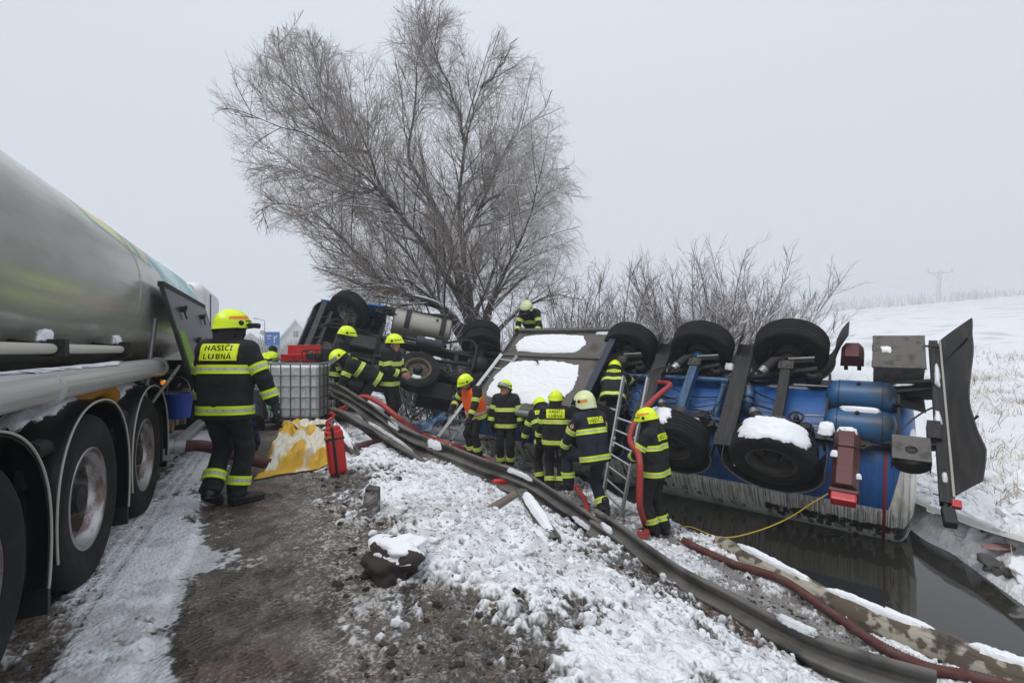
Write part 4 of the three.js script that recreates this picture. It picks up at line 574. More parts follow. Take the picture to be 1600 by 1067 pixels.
  part('panel_rim', merge([bar(FP(5.2, 0, 0.02), FP(5.2, 1, 0.02), 0.06, 0.03), bar(FP(7.75, 0, 0.02), FP(7.75, 1, 0.02), 0.06, 0.03), bar(FP(5.2, 0, 0.02), FP(7.75, 0, 0.02), 0.05, 0.05)]), MAT.dark, fl);
  for (const l of [5.75, 7.05]) part('latch', merge([move(new THREE.TorusGeometry(0.055, 0.01, 6, 18, PI), l, FP(l, 0.24, 0).y, FP(l, 0.24, 0.06).z, 0.25), rod(FP(l, 0.22, 0.03), FP(l, 0.22, 0.07), 0.035, 0.03, 10), bar(FP(l, 0.2, 0.06), FP(l, 0.34, 0.06), 0.025, 0.015)]), MAT.black, fl);
  for (const l of [6.2, 6.85]) part('grip', merge([box(0.16, 0.13, 0.02, l, FP(l, 0.62, 0).y, FP(l, 0.62, 0.035).z, 0.25), box(0.1, 0.05, 0.03, l, FP(l, 0.6, 0).y, FP(l, 0.6, 0.04).z, 0.25)]), MAT.black, fl);
  part('green_sheet', slab(2, 2, (u, v, s) => FP(lerp(5.23, 5.5 + 0.1 * v, u), lerp(0.5, 0.95, v), s ? 0.045 : 0.037)), std(0.16, 0.30, 0.02, 0.6), fl);
  part('stay', merge([rod(V(5.4, 1.0, -0.1), V(5.4, 1.75, -0.02), 0.02), rod(V(5.25, 0.9, -0.05), V(5.25, 1.3, 0.2), 0.014)]), MAT.alu, g);
  // valve locker under the flap
  part('locker_back', box(2.6, 1.5, 0.05, 6.6, 1.05, -0.95), MAT.black, g);
  part('locker_side', box(0.06, 0.8, 0.7, 5.62, 0.72, -0.35), MAT.plastic, g); part('locker_side', box(0.06, 1.0, 0.7, 7.9, 0.8, -0.35), MAT.plastic, g);
  part('locker_step', merge([bar(V(5.6, 0.36, 0.02), V(8.0, 0.36, 0.02), 0.1, 0.05), bar(V(5.6, 0.42, 0.0), V(8.0, 0.42, 0.0), 0.02, 0.06)]), MAT.alu, g);
  const rr = rng(4), brass = std(0.30, 0.19, 0.08, 0.5, 0.6);
  for (let i = 0; i < 8; i++) { const l = 5.85 + i * 0.25, y = 0.5 + rr() * 0.35; part('valve', merge([rod(V(l, y, -0.5), V(l, y, -0.12), 0.05, 0.05, 12), rod(V(l, y, -0.16), V(l, y, -0.09), 0.075, 0.075, 12), rod(V(l - 0.08, y + 0.1, -0.2), V(l + 0.08, y + 0.13, -0.2), 0.012)]), i % 3 ? MAT.steel : brass, g); }
  for (let i = 0; i < 5; i++) part('pipe', hoseGeo([V(5.8 + i * 0.4, 1.1, -0.5), V(5.85 + i * 0.4, 0.85, -0.3 - rr() * 0.2), V(5.9 + i * 0.42, 0.6, -0.45)], 0.03, 8), i % 2 ? MAT.steel : MAT.redPlastic, g);
  part('coupling', merge([rod(V(5.75, 0.46, -0.1), V(5.75, 0.44, 0.12), 0.06, 0.06, 16), rod(V(5.75, 0.445, 0.02), V(5.75, 0.442, 0.08), 0.078, 0.078, 16)]), MAT.steel, g);
  // towing cab
  const cb = new THREE.Group(); cb.name = 'cab'; g.add(cb);
  part('shell', rbox(2.0, 1.85, 2.4, 0.16, 9.75, 1.62, -1.25), MAT.white, cb);
  part('side_deflector', slab(8, 10, (u, v, s) => V(lerp(8.55, 8.9, u) - 0.1 * v * v, lerp(0.9, 2.46, v), -0.12 - 0.1 * v * v + (s ? 0.02 : 0))), MAT.white, cb);
  part('light_strip', slab(1, 12, (u, v, s) => V(8.52 + u * 0.05 - 0.1 * v * v, lerp(1.45, 2.15, v), -0.06 - 0.1 * v * v + (s ? 0.015 : 0))), MAT.redLens, cb);
  part('window', box(0.9, 0.7, 0.02, 9.8, 2.05, -0.045), std(0.012, 0.014, 0.016, 0.08), cb);
  for (const l of [9.9]) { wheel(cb, 'truck', V(l, 0.51, -0.2), V(0, 0, 1), { rim: MAT.aluDirty }); }
}
{ // things hung on or lying by the valve locker
  const bk = thing('bucket', 'blue plastic bucket hanging under the open flap of the tanker', 'bucket', roadPt(-0.98, 5.9, 0.72));
  part('pail', lathe([[0.001, 0], [0.1, 0], [0.105, 0.01], [0.13, 0.24], [0.14, 0.245], [0.14, 0.26], [0.125, 0.26], [0.1, 0.02]], 26), std(0.01, 0.05, 0.32, 0.4), bk);
  part('handle', hoseGeo([V(-0.13, 0.25, 0), V(-0.1, 0.38, 0), V(0, 0.44, 0), V(0.1, 0.38, 0), V(0.13, 0.25, 0)], 0.006, 6), MAT.steel, bk);
}
// ---------- figures: distance fields joined smoothly and meshed by surface nets ----------
function capsules(list, k) {                                                            // list of [a, b, ra, rb]
  const n = list.length, B = new Float64Array(n * 9);
  list.forEach(([a, b, ra, rb], i) => { const d = b.clone().sub(a); B.set([a.x, a.y, a.z, d.x, d.y, d.z, ra, rb - ra, 1 / Math.max(1e-9, d.lengthSq())], i * 9); });
  return (x, y, z) => {
    let m = 1e9;
    for (let o = 0; o < n * 9; o += 9) {
      const px = x - B[o], py = y - B[o + 1], pz = z - B[o + 2]; let t = (px * B[o + 3] + py * B[o + 4] + pz * B[o + 5]) * B[o + 8]; t = t < 0 ? 0 : t > 1 ? 1 : t;
      const qx = px - B[o + 3] * t, qy = py - B[o + 4] * t, qz = pz - B[o + 5] * t, d = Math.sqrt(qx * qx + qy * qy + qz * qz) - B[o + 6] - B[o + 7] * t, h = k - Math.abs(m - d);
      m = Math.min(m, d); if (h > 0) m -= h * h / (4 * k);
    }
    return m;
  };
}
const smin = (a, b, k) => { const h = Math.max(0, k - Math.abs(a - b)); return Math.min(a, b) - h * h / (4 * k); };
function bounds(list, pad) { const lo = V(1e9, 1e9, 1e9), hi = V(-1e9, -1e9, -1e9); for (const [a, b, ra, rb] of list) for (const [p, r] of [[a, ra], [b, rb]]) { lo.min(V(p.x - r, p.y - r, p.z - r)); hi.max(V(p.x + r, p.y + r, p.z + r)); } return [lo.addScalar(-pad), hi.addScalar(pad)]; }
function nets(f, [lo, hi], h) {
  const nx = Math.ceil((hi.x - lo.x) / h) + 2, ny = Math.ceil((hi.y - lo.y) / h) + 2, nz = Math.ceil((hi.z - lo.z) / h) + 2, S = new Float32Array(nx * ny * nz).fill(1), Bk = 7, half = Bk * h * 0.5, diag = half * 1.74 + h * 2;
  const id = (i, j, k) => (k * ny + j) * nx + i;
  for (let k0 = 0; k0 < nz; k0 += Bk) for (let j0 = 0; j0 < ny; j0 += Bk) for (let i0 = 0; i0 < nx; i0 += Bk) {
    const d = f(lo.x + (i0) * h + half, lo.y + j0 * h + half, lo.z + k0 * h + half), far = Math.abs(d) > diag * 1.25, e = Math.sign(d);
    for (let k = k0; k < Math.min(nz, k0 + Bk); k++) for (let j = j0; j < Math.min(ny, j0 + Bk); j++) for (let i = i0; i < Math.min(nx, i0 + Bk); i++) S[id(i, j, k)] = far ? e : f(lo.x + i * h, lo.y + j * h, lo.z + k * h);
  }
  const vid = new Int32Array(nx * ny * nz).fill(-1), pos = [], idx = [];
  for (let k = 0; k < nz - 1; k++) for (let j = 0; j < ny - 1; j++) for (let i = 0; i < nx - 1; i++) {
    let m = 0, n = 0, x = 0, y = 0, z = 0; for (let c = 0; c < 8; c++) if (S[id(i + (c & 1), j + (c >> 1 & 1), k + (c >> 2))] < 0) m |= 1 << c; if (m === 0 || m === 255) continue;
    for (let c = 0; c < 8; c++) for (const b of [1, 2, 4]) if (!(c & b) && ((m >> c) & 1) !== ((m >> (c | b)) & 1)) { const e = c | b, s0 = S[id(i + (c & 1), j + (c >> 1 & 1), k + (c >> 2))], s1 = S[id(i + (e & 1), j + (e >> 1 & 1), k + (e >> 2))], t = s0 / (s0 - s1); x += (c & 1) + (b === 1 ? t : 0); y += (c >> 1 & 1) + (b === 2 ? t : 0); z += (c >> 2) + (b === 4 ? t : 0); n++; }
    vid[id(i, j, k)] = pos.length / 3; pos.push(lo.x + (i + x / n) * h, lo.y + (j + y / n) * h, lo.z + (k + z / n) * h);
  }
  const quad = (a, b, c, d, flip) => { if (a < 0 || b < 0 || c < 0 || d < 0) return; flip ? idx.push(a, c, b, a, d, c) : idx.push(a, b, c, a, c, d); };
  for (let k = 1; k < nz - 1; k++) for (let j = 1; j < ny - 1; j++) for (let i = 1; i < nx - 1; i++) {
    const s = S[id(i, j, k)] < 0;
    if (s !== S[id(i + 1, j, k)] < 0) quad(vid[id(i, j - 1, k - 1)], vid[id(i, j, k - 1)], vid[id(i, j, k)], vid[id(i, j - 1, k)], !s);
    if (s !== S[id(i, j + 1, k)] < 0) quad(vid[id(i - 1, j, k - 1)], vid[id(i - 1, j, k)], vid[id(i, j, k)], vid[id(i, j, k - 1)], !s);
    if (s !== S[id(i, j, k + 1)] < 0) quad(vid[id(i - 1, j - 1, k)], vid[id(i, j - 1, k)], vid[id(i, j, k)], vid[id(i - 1, j, k)], !s);
  }
  const g = new THREE.BufferGeometry(), nor = new Float32Array(pos.length), uv = new Float32Array(pos.length / 3 * 2), e = h * 0.5;
  for (let i = 0; i < pos.length; i += 3) { const x = pos[i], y = pos[i + 1], z = pos[i + 2], a = f(x + e, y, z) - f(x - e, y, z), b = f(x, y + e, z) - f(x, y - e, z), c = f(x, y, z + e) - f(x, y, z - e), L = Math.hypot(a, b, c) || 1; nor[i] = a / L; nor[i + 1] = b / L; nor[i + 2] = c / L; uv[i / 3 * 2] = (x + z * 0.7) * 2; uv[i / 3 * 2 + 1] = y * 2; }
  g.setAttribute('position', new THREE.Float32BufferAttribute(pos, 3)); g.setAttribute('normal', new THREE.BufferAttribute(nor, 3)); g.setAttribute('uv', new THREE.BufferAttribute(uv, 2)); g.setIndex(idx); return g;
}
function ik(a, t, l1, l2, pole) {                                                       // the middle joint of a two-bone limb; returns [joint, end]
  const d = t.clone().sub(a); let L = d.length(); const m = (l1 + l2) * 0.995; if (L > m) { d.multiplyScalar(m / L); L = m; } const end = a.clone().add(d), u = d.clone().normalize(), x = (l1 * l1 - l2 * l2 + L * L) / (2 * L), y = Math.sqrt(Math.max(0, l1 * l1 - x * x)), w = pole.clone().addScaledVector(u, -pole.dot(u)).normalize();
  return [a.clone().addScaledVector(u, x).addScaledVector(w, y), end];
}
const cloth = (r, g, b) => std(r, g, b, 0.85, 0, { bumpMap: rep(bumpMid, 1, 1), bumpScale: 0.006 });
const PM = {
  jacket: std(1, 1, 1, 0.88, 0, { bumpMap: bumpMid, bumpScale: 0.006, map: grime([0.009, 0.0095, 0.012], [0.02, 0.019, 0.018], 0.22, 4) }), navy: cloth(0.010, 0.014, 0.026), trousers: std(1, 1, 1, 0.9, 0, { bumpMap: bumpMid, bumpScale: 0.006, map: grime([0.0075, 0.0075, 0.009], [0.022, 0.019, 0.016], 0.3, 5) }), boot: std(0.006, 0.006, 0.006, 0.45), glove: std(0.009, 0.009, 0.01, 0.7), hood: cloth(0.014, 0.015, 0.018), mask: cloth(0.04, 0.052, 0.075),
  skin: new THREE.MeshStandardMaterial({ vertexColors: true, roughness: 0.55, side: THREE.DoubleSide }), lens: std(0.01, 0.011, 0.012, 0.12), pale: std(0.66, 0.74, 0.40, 0.3), eye: std(0.7, 0.68, 0.65, 0.2), iris: std(0.015, 0.012, 0.01, 0.15), denim: cloth(0.012, 0.03, 0.16), hivis: cloth(0.62, 0.78, 0.02), cuff: std(0.09, 0.62, 0.09, 0.6),
};
const bandTex = canvasTex(64, 64, (g) => { g.fillStyle = '#d3ea12'; g.fillRect(0, 0, 64, 64); g.fillStyle = '#b9bdb4'; g.fillRect(0, 22, 64, 20); g.fillStyle = '#9aa20f'; g.fillRect(0, 20, 64, 2); g.fillRect(0, 42, 64, 2); for (let i = 0; i < 64; i += 4) { g.fillStyle = 'rgba(90,95,80,.25)'; g.fillRect(i, 22, 1, 20); } });
PM.band = std(1, 1, 1, 0.45, 0, { map: bandTex, bumpMap: bumpMid, bumpScale: 0.003 });
const badge = (lines, w, h) => std(1, 1, 1, 0.55, 0, { map: canvasTex(w, h, (g) => { g.fillStyle = '#dff01a'; g.fillRect(0, 0, w, h); g.fillStyle = '#0d0f0c'; g.textAlign = 'center'; g.textBaseline = 'middle'; const fs = h / lines.length * 0.86; g.font = `bold ${fs}px sans-serif`; lines.forEach((t, i) => { const m = g.measureText(t).width, k = Math.min(1.15, w * 0.9 / m); g.save(); g.translate(w / 2, h * (i + 0.5) / lines.length + fs * 0.04); g.scale(k, 1); g.fillText(t, 0, 0); g.restore(); }); }) });
PM.badge2 = badge(['HASIČI', 'LUBNÁ'], 256, 120); PM.badge1 = badge(['HASIČI'], 256, 84);

function helmet(parent, pos, quat, kind, opt = {}) {
  const H = new THREE.Group(); H.name = 'helmet'; H.position.copy(pos); H.quaternion.copy(quat); H.scale.setScalar(1.05); parent.add(H);
  const old = kind === 'pale', a = old ? 0.132 : 0.124, b = old ? 0.142 : 0.132, c = old ? 0.158 : 0.152;
  const rim = (az) => { const f = Math.cos(az), s = Math.abs(Math.sin(az)); return old ? (f > 0.75 ? lerp(-0.02, 0.012, (f - 0.75) / 0.25) : lerp(-0.095, -0.02, sstep(f, -0.2, 0.75))) : (f > 0 ? lerp(-0.035, 0.018, f * f) : lerp(-0.035, -0.062, -f)); };
  const surf = (az, t, off = 0) => {
    const y0 = rim(az), p0 = Math.asin(y0 / b), p = lerp(p0, PI / 2, t), cp = p < 0 ? 1 - 0.12 * p * p : Math.cos(p), front = Math.max(0, Math.cos(az)) ** 3, lip = Math.exp(-((t / 0.13) ** 2)), x = (a + off) * cp * Math.sin(az), ridge = 0.007 * Math.exp(-((x / 0.034) ** 4)) * sstep(p, 0.2, 0.7) + (old ? 0.012 * Math.exp(-((x / 0.012) ** 2)) * sstep(p, 0.2, 0.6) : 0);
    return V(x, (b + off + ridge) * Math.sin(p) - 0.012 * front * lip, (c + off + ridge * 0.8) * cp * Math.cos(az) + 0.034 * front * lip + (Math.cos(az) < 0 ? -0.012 * lip : 0));
  };
  part('shell', merge([grid(56, 26, (u, v) => surf(u * 2 * PI, v)), grid(56, 3, (u, v) => { const q = surf(u * 2 * PI, 0, -0.004 - 0.02 * v); q.y += 0.015 * v; return q; })]), kind === 'pale' ? PM.pale : MAT.neon, H);
  const pts = []; for (let i = 0; i <= 48; i++) pts.push(surf(i / 48 * 2 * PI, 0, 0.001)); part('rim_trim', hoseGeo(pts, 0.005, 6), kind === 'pale' ? MAT.silver : MAT.black, H);
  for (const s of [-1, 1]) { part('ear_disc', move(lathe([[0.001, 0.012], [0.018, 0.01], [0.022, 0], [0.022, -0.01]], 18), s * (a + 0.001), 0.012, 0.005, 0, 0, -s * PI / 2), MAT.black, H); part('vent', slab(8, 2, (u, v, q) => surf(s * lerp(0.35, 1.25, u), 0.2 + 0.05 * v + 0.05 * u, q ? 0.003 : -0.002)), MAT.black, H); }
  if (old) for (const s of [-1, 1]) part('stripe', slab(14, 2, (u, v, q) => surf(s * lerp(1.45, 2.3, u), lerp(0.28, 0.4, v), q ? 0.003 : -0.002)), std(0.75, 0.25, 0.02, 0.5), H);
  else if (opt.stripe) for (const s of [-1, 1]) part('stripe', slab(14, 2, (u, v, q) => surf(s * lerp(0.9, 2.2, u), lerp(0.34, 0.5 - 0.08 * u, v), q ? 0.003 : -0.002)), std(0.85, 0.22, 0.015, 0.5), H);
  if (opt.goggles || old) { part('visor', slab(24, 4, (u, v, q) => { const az = lerp(-1.2, 1.2, u), p = surf(az, lerp(0.06, 0.3, v), q ? 0.02 : 0.012); return p; }), opt.clearVisor ? std(0.30, 0.32, 0.30, 0.15, 0.2) : PM.lens, H); }
  part('neck_guard', slab(24, 6, (u, v, q) => { const az = lerp(1.75, 2 * PI - 1.75, u), p = surf(az, 0.02, -0.012 + (q ? 0.004 : 0)); p.y -= v * 0.11; p.multiply(V(1 - 0.12 * v, 1, 1 - 0.1 * v)); return p; }), PM.hood, H);
  for (const s of [-1, 1]) part('chin_strap', hoseGeo([V(s * 0.095, -0.02, 0.01), V(s * 0.082, -0.09, 0.03), V(s * 0.045, -0.15, 0.055), V(0, -0.166, 0.065)], 0.006, 5), MAT.black, H);
  if (opt.lamp) part('lamp', merge([rod(V(-a - 0.02, 0.0, 0.06), V(-a - 0.02, 0.005, 0.15), 0.02, 0.024, 14), box(0.03, 0.02, 0.05, -a - 0.005, 0.0, 0.08)]), MAT.black, H);
  return H;
}
function person(o) {
  const g = thing('person', o.label, 'person', o.pos); g.rotation.y = o.yaw || 0; const sc = o.scale || 1; g.scale.setScalar(sc);
  const v3 = (q) => V(q[0], q[1], q[2]), rr = rng(o.seed || 1);
  const pel = v3(o.pelvis || [0, 0.93, 0]), lean = o.lean || 0, qt = new THREE.Quaternion().setFromEuler(new THREE.Euler(lean, o.twist || 0, o.side || 0, 'YXZ')), qp = new THREE.Quaternion().setFromEuler(new THREE.Euler(lean * 0.45, 0, (o.side || 0) * 0.5, 'YXZ'));
  const R = (x, y, z) => V(x, y, z).applyQuaternion(qt).add(pel), Rp = (x, y, z) => V(x, y, z).applyQuaternion(qp).add(pel);
  const chest = R(0, 0.36, 0), neck = R(0, 0.545, 0.0), hd = o.head || {}, qh = qt.clone().multiply(new THREE.Quaternion().setFromEuler(new THREE.Euler(hd.pitch ?? -lean * 0.6, hd.yaw || 0, hd.roll || 0, 'YXZ'))), hc = neck.clone().add(V(0, 0.108, 0.028).applyQuaternion(qh));
  const up = V(0, 1, 0).applyQuaternion(qt), fwd = V(0, 0, 1).applyQuaternion(qt), left = V(1, 0, 0).applyQuaternion(qt);
  const bulk = o.bulk || 1.06, det = o.fine ? 0.0095 : 0.0135;
  // limbs
  const limb = {};
  for (const [k, s] of [['L', 1], ['R', -1]]) {
    const sh = R(s * 0.185, 0.475, 0), ht = v3(o['hand' + k] || [s * 0.3, 0.84, 0.06]), [el, wr] = ik(sh, ht, 0.29, 0.265, v3((o.elbow && o.elbow[k]) || [s * 0.7, -0.2, -0.8]));
    const ft = o['foot' + k] || [s * 0.1, 0, 0, s * 0.15, 0], fq = new THREE.Quaternion().setFromEuler(new THREE.Euler(ft[4] || 0, ft[3] || 0, 0, 'YXZ')), fp = v3(ft), hip = Rp(s * 0.09, -0.03, 0), an = V(0, 0.1, -0.035).applyQuaternion(fq).add(fp), [kn, ank] = ik(hip, an, 0.425, 0.41, v3((o.knee && o.knee[k]) || [s * 0.15, 0, 1]));
    limb[k] = { s, sh, el, wr, hip, kn, ank, fq, fp: fp.clone().add(ank).sub(an) };
  }
  const LR = ['L', 'R'].map((k) => limb[k]);
  // hand bones
  const handBones = (l, pad, curl) => {
    const d = l.wr.clone().sub(l.el).normalize(), pn = v3((o.palm && o.palm[l === limb.L ? 'L' : 'R']) || [-l.s, 0, 0.15]); const n = pn.addScaledVector(d, -pn.dot(d)).normalize(), lat = d.clone().cross(n).multiplyScalar(1).normalize(); const thumbSide = lat.clone().multiplyScalar(lat.dot(fwd.clone().add(V(0, 0.2, 0))) >= 0 ? 1 : -1), out = [];
    const W = (a, b, c) => l.wr.clone().addScaledVector(d, a).addScaledVector(thumbSide, b).addScaledVector(n, c);
    out.push([W(0, 0.008, 0), W(0.03, 0.012, 0), 0.026 + pad, 0.024 + pad], [W(0, -0.008, 0), W(0.03, -0.014, 0), 0.026 + pad, 0.022 + pad]);
    [[0.032, 0.082, 0.95], [0.011, 0.088, 1.08], [-0.011, 0.084, 1.0], [-0.031, 0.074, 0.78]].forEach(([b, a, L], i) => { let p = W(a, b, 0), ang = 0; out.push([W(0.02, b * 0.7, 0), p, 0.016 + pad, 0.0125 + pad]); [0.043, 0.027, 0.021].forEach((q, j) => { ang += curl * (j ? 1.15 : 0.8) + 0.05 * i; const e = p.clone().addScaledVector(d, Math.cos(ang) * q * L).addScaledVector(n, Math.sin(ang) * q * L).addScaledVector(thumbSide, (1.5 - i) * 0.002); out.push([p, e, 0.0105 - j * 0.001 + pad, 0.0095 - j * 0.001 + pad]); p = e; }); });
    let p = W(0.022, 0.026, 0.006); [[0.042, 0.75, 0.62, 0.22], [0.032, 0.86, 0.34, 0.38], [0.024, 0.85, 0.2, 0.5]].forEach(([q, a, b, c], j) => { const e = p.clone().addScaledVector(d, q * a).addScaledVector(thumbSide, q * b).addScaledVector(n, q * c); out.push([p, e, 0.0145 - j * 0.0018 + pad, 0.012 - j * 0.001 + pad]); p = e; });
    return out;
  };
  // body: one figure under the clothes, with the head (and bare hands) on finer grids of their own
  const cut = (p, n) => (x, y, z) => (x - p.x) * n.x + (y - p.y) * n.y + (z - p.z) * n.z;
  const bb = [[R(-0.06, 0.05, 0), R(-0.08, 0.4, 0), 0.1, 0.11], [R(0.06, 0.05, 0), R(0.08, 0.4, 0), 0.1, 0.11], [R(-0.15, 0.47, 0), R(0.15, 0.47, 0), 0.055, 0.055], [neck.clone().addScaledVector(up, -0.05), hc.clone().addScaledVector(up, -0.07), 0.058, 0.054], [Rp(-0.06, 0, 0), Rp(0.06, 0, 0), 0.11, 0.11]];
  for (const l of LR) bb.push([l.sh, l.el, 0.05, 0.042], [l.el, l.wr, 0.042, 0.03], [l.hip, l.kn, 0.075, 0.052], [l.kn, l.ank, 0.05, 0.04], [l.ank, V(0, 0.03, 0.1).applyQuaternion(l.fq).add(l.fp), 0.036, 0.028], [l.wr, l.wr.clone().add(l.wr.clone().sub(l.el).normalize().multiplyScalar(0.08)), 0.028, 0.022]);
  const gBody = nets(capsules(bb, 0.03), bounds(bb, 0.03), 0.019);
  const hq = (x, y, z) => V(x, y, z).applyQuaternion(qh).add(hc), hb = [[hq(0, 0.035, -0.035), hq(0, 0.035, 0.015), 0.086, 0.082], [hq(-0.02, -0.01, 0.03), hq(-0.012, -0.075, 0.05), 0.058, 0.036], [hq(0.02, -0.01, 0.03), hq(0.012, -0.075, 0.05), 0.058, 0.036], [hq(0, -0.09, 0.068), hq(0, -0.084, 0.072), 0.024, 0.022], [hq(0, -0.06, -0.02), hq(0, -0.14, -0.015), 0.06, 0.056], [hq(-0.045, -0.07, 0.02), hq(-0.058, -0.02, -0.005), 0.03, 0.03], [hq(0.045, -0.07, 0.02), hq(0.058, -0.02, -0.005), 0.03, 0.03]];
  const hs = [[hq(0, 0.012, 0.096), hq(0, -0.022, 0.112), 0.009, 0.014], [hq(-0.012, -0.026, 0.1), hq(0.012, -0.026, 0.1), 0.01, 0.01], [hq(-0.035, 0.022, 0.083), hq(0.035, 0.022, 0.083), 0.013, 0.013], [hq(-0.017, -0.054, 0.092), hq(0.017, -0.054, 0.092), 0.009, 0.009], [hq(-0.083, 0.0, -0.008), hq(-0.088, -0.035, 0.0), 0.014, 0.01], [hq(0.083, 0.0, -0.008), hq(0.088, -0.035, 0.0), 0.014, 0.01], [hq(-0.05, -0.02, 0.072), hq(-0.04, -0.03, 0.076), 0.016, 0.014], [hq(0.05, -0.02, 0.072), hq(0.04, -0.03, 0.076), 0.016, 0.014]];
  const f1 = capsules(hb, 0.035), f2 = capsules(hs, 0.006), ey = capsules([[hq(-0.031, 0.0, 0.104), hq(-0.031, 0.0, 0.11), 0.017, 0.017], [hq(0.031, 0.0, 0.104), hq(0.031, 0.0, 0.11), 0.017, 0.017]], 0.001);
  const fHead = (x, y, z) => { const d = smin(f1(x, y, z), f2(x, y, z), 0.014), e = -ey(x, y, z); return -smin(-d, -e, 0.012); };
  const pieces = [gBody, nets(fHead, bounds(hb.concat(hs), 0.012), o.fine ? 0.005 : 0.0062)], bare = o.gloves === false;
  if (bare) for (const l of LR) { const b = handBones(l, 0, o.curl ?? 0.5); pieces.push(nets(capsules(b, 0.008), bounds(b, 0.012), 0.0052)); }
  const body = merge(pieces), bp = body.attributes.position, bc = new Float32Array(bp.count * 3), inv = qh.clone().invert(), q = V();
  for (let i = 0; i < bp.count; i++) {
    q.fromBufferAttribute(bp, i).sub(hc).applyQuaternion(inv); let c = [0.44, 0.235, 0.165];
    if (q.y > -0.2) { const lip = Math.exp(-(((q.y + 0.056) / 0.008) ** 2) - ((q.x / 0.022) ** 2)) * (q.z > 0.07 ? 1 : 0), cheek = q.z > 0.05 ? Math.exp(-(((q.y + 0.025) / 0.03) ** 2)) * 0.6 : 0, beard = o.beard && q.z > 0.0 ? sstep(-q.y, 0.035, 0.06) * 0.75 : 0, brow = q.z > 0.075 && Math.abs(q.x) > 0.012 ? Math.exp(-(((q.y - 0.02) / 0.005) ** 2)) : 0; c = [lerp(lerp(0.44, 0.5, cheek), 0.36, lip), lerp(lerp(0.235, 0.2, cheek), 0.12, lip), lerp(lerp(0.165, 0.14, cheek), 0.1, lip)].map((k, j) => lerp(k, [0.06, 0.04, 0.03][j], Math.max(beard, brow * 0.8))); }
    bc.set(c, i * 3);
  }
  body.setAttribute('color', new THREE.BufferAttribute(bc, 3)); part('body', body, PM.skin, g);
  if (!o.hideEyes) for (const s of [-1, 1]) { const e = part('eye', new THREE.SphereGeometry(0.0125, 14, 10), PM.eye, g); e.position.copy(hq(s * 0.031, 0.0, 0.083)); const ir = part('iris', new THREE.SphereGeometry(0.0062, 10, 8), PM.iris, e); ir.position.copy(V(0, 0, 0.0085).applyQuaternion(qh)); }
  // trousers and boots
  const fold = (a, s, e) => (x, y, z) => a * (1 - Math.abs(2 * n3(x * s + e, y * s * 1.5, z * s + e) - 1) - 0.5) + a * 0.5 * (n3(x * s * 2.4, y * s * 2.4 + e, z * s * 2.4) - 0.5);
  const legT = LR.map((l) => { const b = [[l.hip, l.kn, 0.104 * bulk, 0.08], [l.kn, l.ank, 0.08, 0.085]], d = l.ank.clone().sub(l.kn).normalize(); return { b, f: capsules(b, 0.03), c: cut(l.ank.clone().addScaledVector(d, o.hemLow ?? 0.02), d), l, d }; });
  const pb = [[Rp(-0.07, 0.0, -0.012), Rp(0.07, 0.0, -0.012), 0.13 * bulk, 0.13 * bulk], [Rp(-0.06, 0.12, 0), Rp(0.06, 0.12, 0), 0.115, 0.115]], fp = capsules(pb, 0.05), ft = fold(0.012, 8, o.seed || 1), trB = bounds(legT.flatMap((t) => t.b).concat(pb), 0.03);
  const fT = (x, y, z) => smin(fp(x, y, z), smin(Math.max(legT[0].f(x, y, z), legT[0].c(x, y, z)), Math.max(legT[1].f(x, y, z), legT[1].c(x, y, z)), 0.012), 0.05) + ft(x, y, z);
  part('trousers', nets(fT, trB, det), o.trousers || PM.trousers, g);
  for (const l of LR) { const w = (x, y, z) => V(x, y, z).applyQuaternion(l.fq).add(l.fp), b = [[w(0, 0.055, -0.055), w(0, 0.048, 0.1), 0.05, 0.048], [w(0, 0.05, 0.08), w(0.0, 0.04, 0.16), 0.046, 0.04], [w(0, 0.07, -0.05), w(0, 0.22, -0.035), 0.052, 0.058]], fb = capsules(b, 0.03), dn = V(0, -1, 0).applyQuaternion(l.fq), sole = cut(w(0, 0.0, 0), dn), tread = cut(w(0, 0.028, 0), dn); part('boot', nets((x, y, z) => Math.max(fb(x, y, z) - (tread(x, y, z) > 0 ? 0.006 : 0), sole(x, y, z)), bounds(b, 0.03), o.fine ? 0.008 : 0.011), PM.boot, g); }
  // jacket: trunk with hem, two sleeves, collar
  const hem = R(0, o.hem ?? -0.14, 0), tb = [[R(-0.075, -0.2, 0), R(-0.085, 0.2, 0.0), 0.145 * bulk, 0.138 * bulk], [R(0.075, -0.2, 0), R(0.085, 0.2, 0.0), 0.145 * bulk, 0.138 * bulk], [R(-0.085, 0.2, 0), R(-0.1, 0.4, -0.005), 0.138 * bulk, 0.125 * bulk], [R(0.085, 0.2, 0), R(0.1, 0.4, -0.005), 0.138 * bulk, 0.125 * bulk], [R(-0.15, 0.465, 0), R(0.15, 0.465, 0), 0.085, 0.085], [R(0, 0.5, -0.01), R(0, 0.59, 0.0), 0.088, 0.084], [R(0.04, 0.53, -0.015), R(0.175, 0.475, -0.005), 0.075, 0.075], [R(-0.04, 0.53, -0.015), R(-0.175, 0.475, -0.005), 0.075, 0.075]];
  const fTr = capsules(tb, 0.05), hemC = cut(hem, up.clone().negate()), colC = cut(R(0, 0.615, 0), up), trunk = (x, y, z) => Math.max(fTr(x, y, z), hemC(x, y, z), colC(x, y, z));
  const arms = LR.map((l) => { const d = l.wr.clone().sub(l.el).normalize(), b1 = [[l.sh, l.el, 0.087 * bulk, 0.07]], b2 = [[l.el, l.wr, 0.07, 0.058]], f = capsules(b1.concat(b2), 0.03), c = cut(l.wr.clone().addScaledVector(d, -0.012), d); return { l, d, b: b1.concat(b2), f, c, f1: capsules(b1, 0.01), f2: capsules(b2, 0.01) }; });
  const fj = fold(0.013, 7, (o.seed || 1) * 3.7);
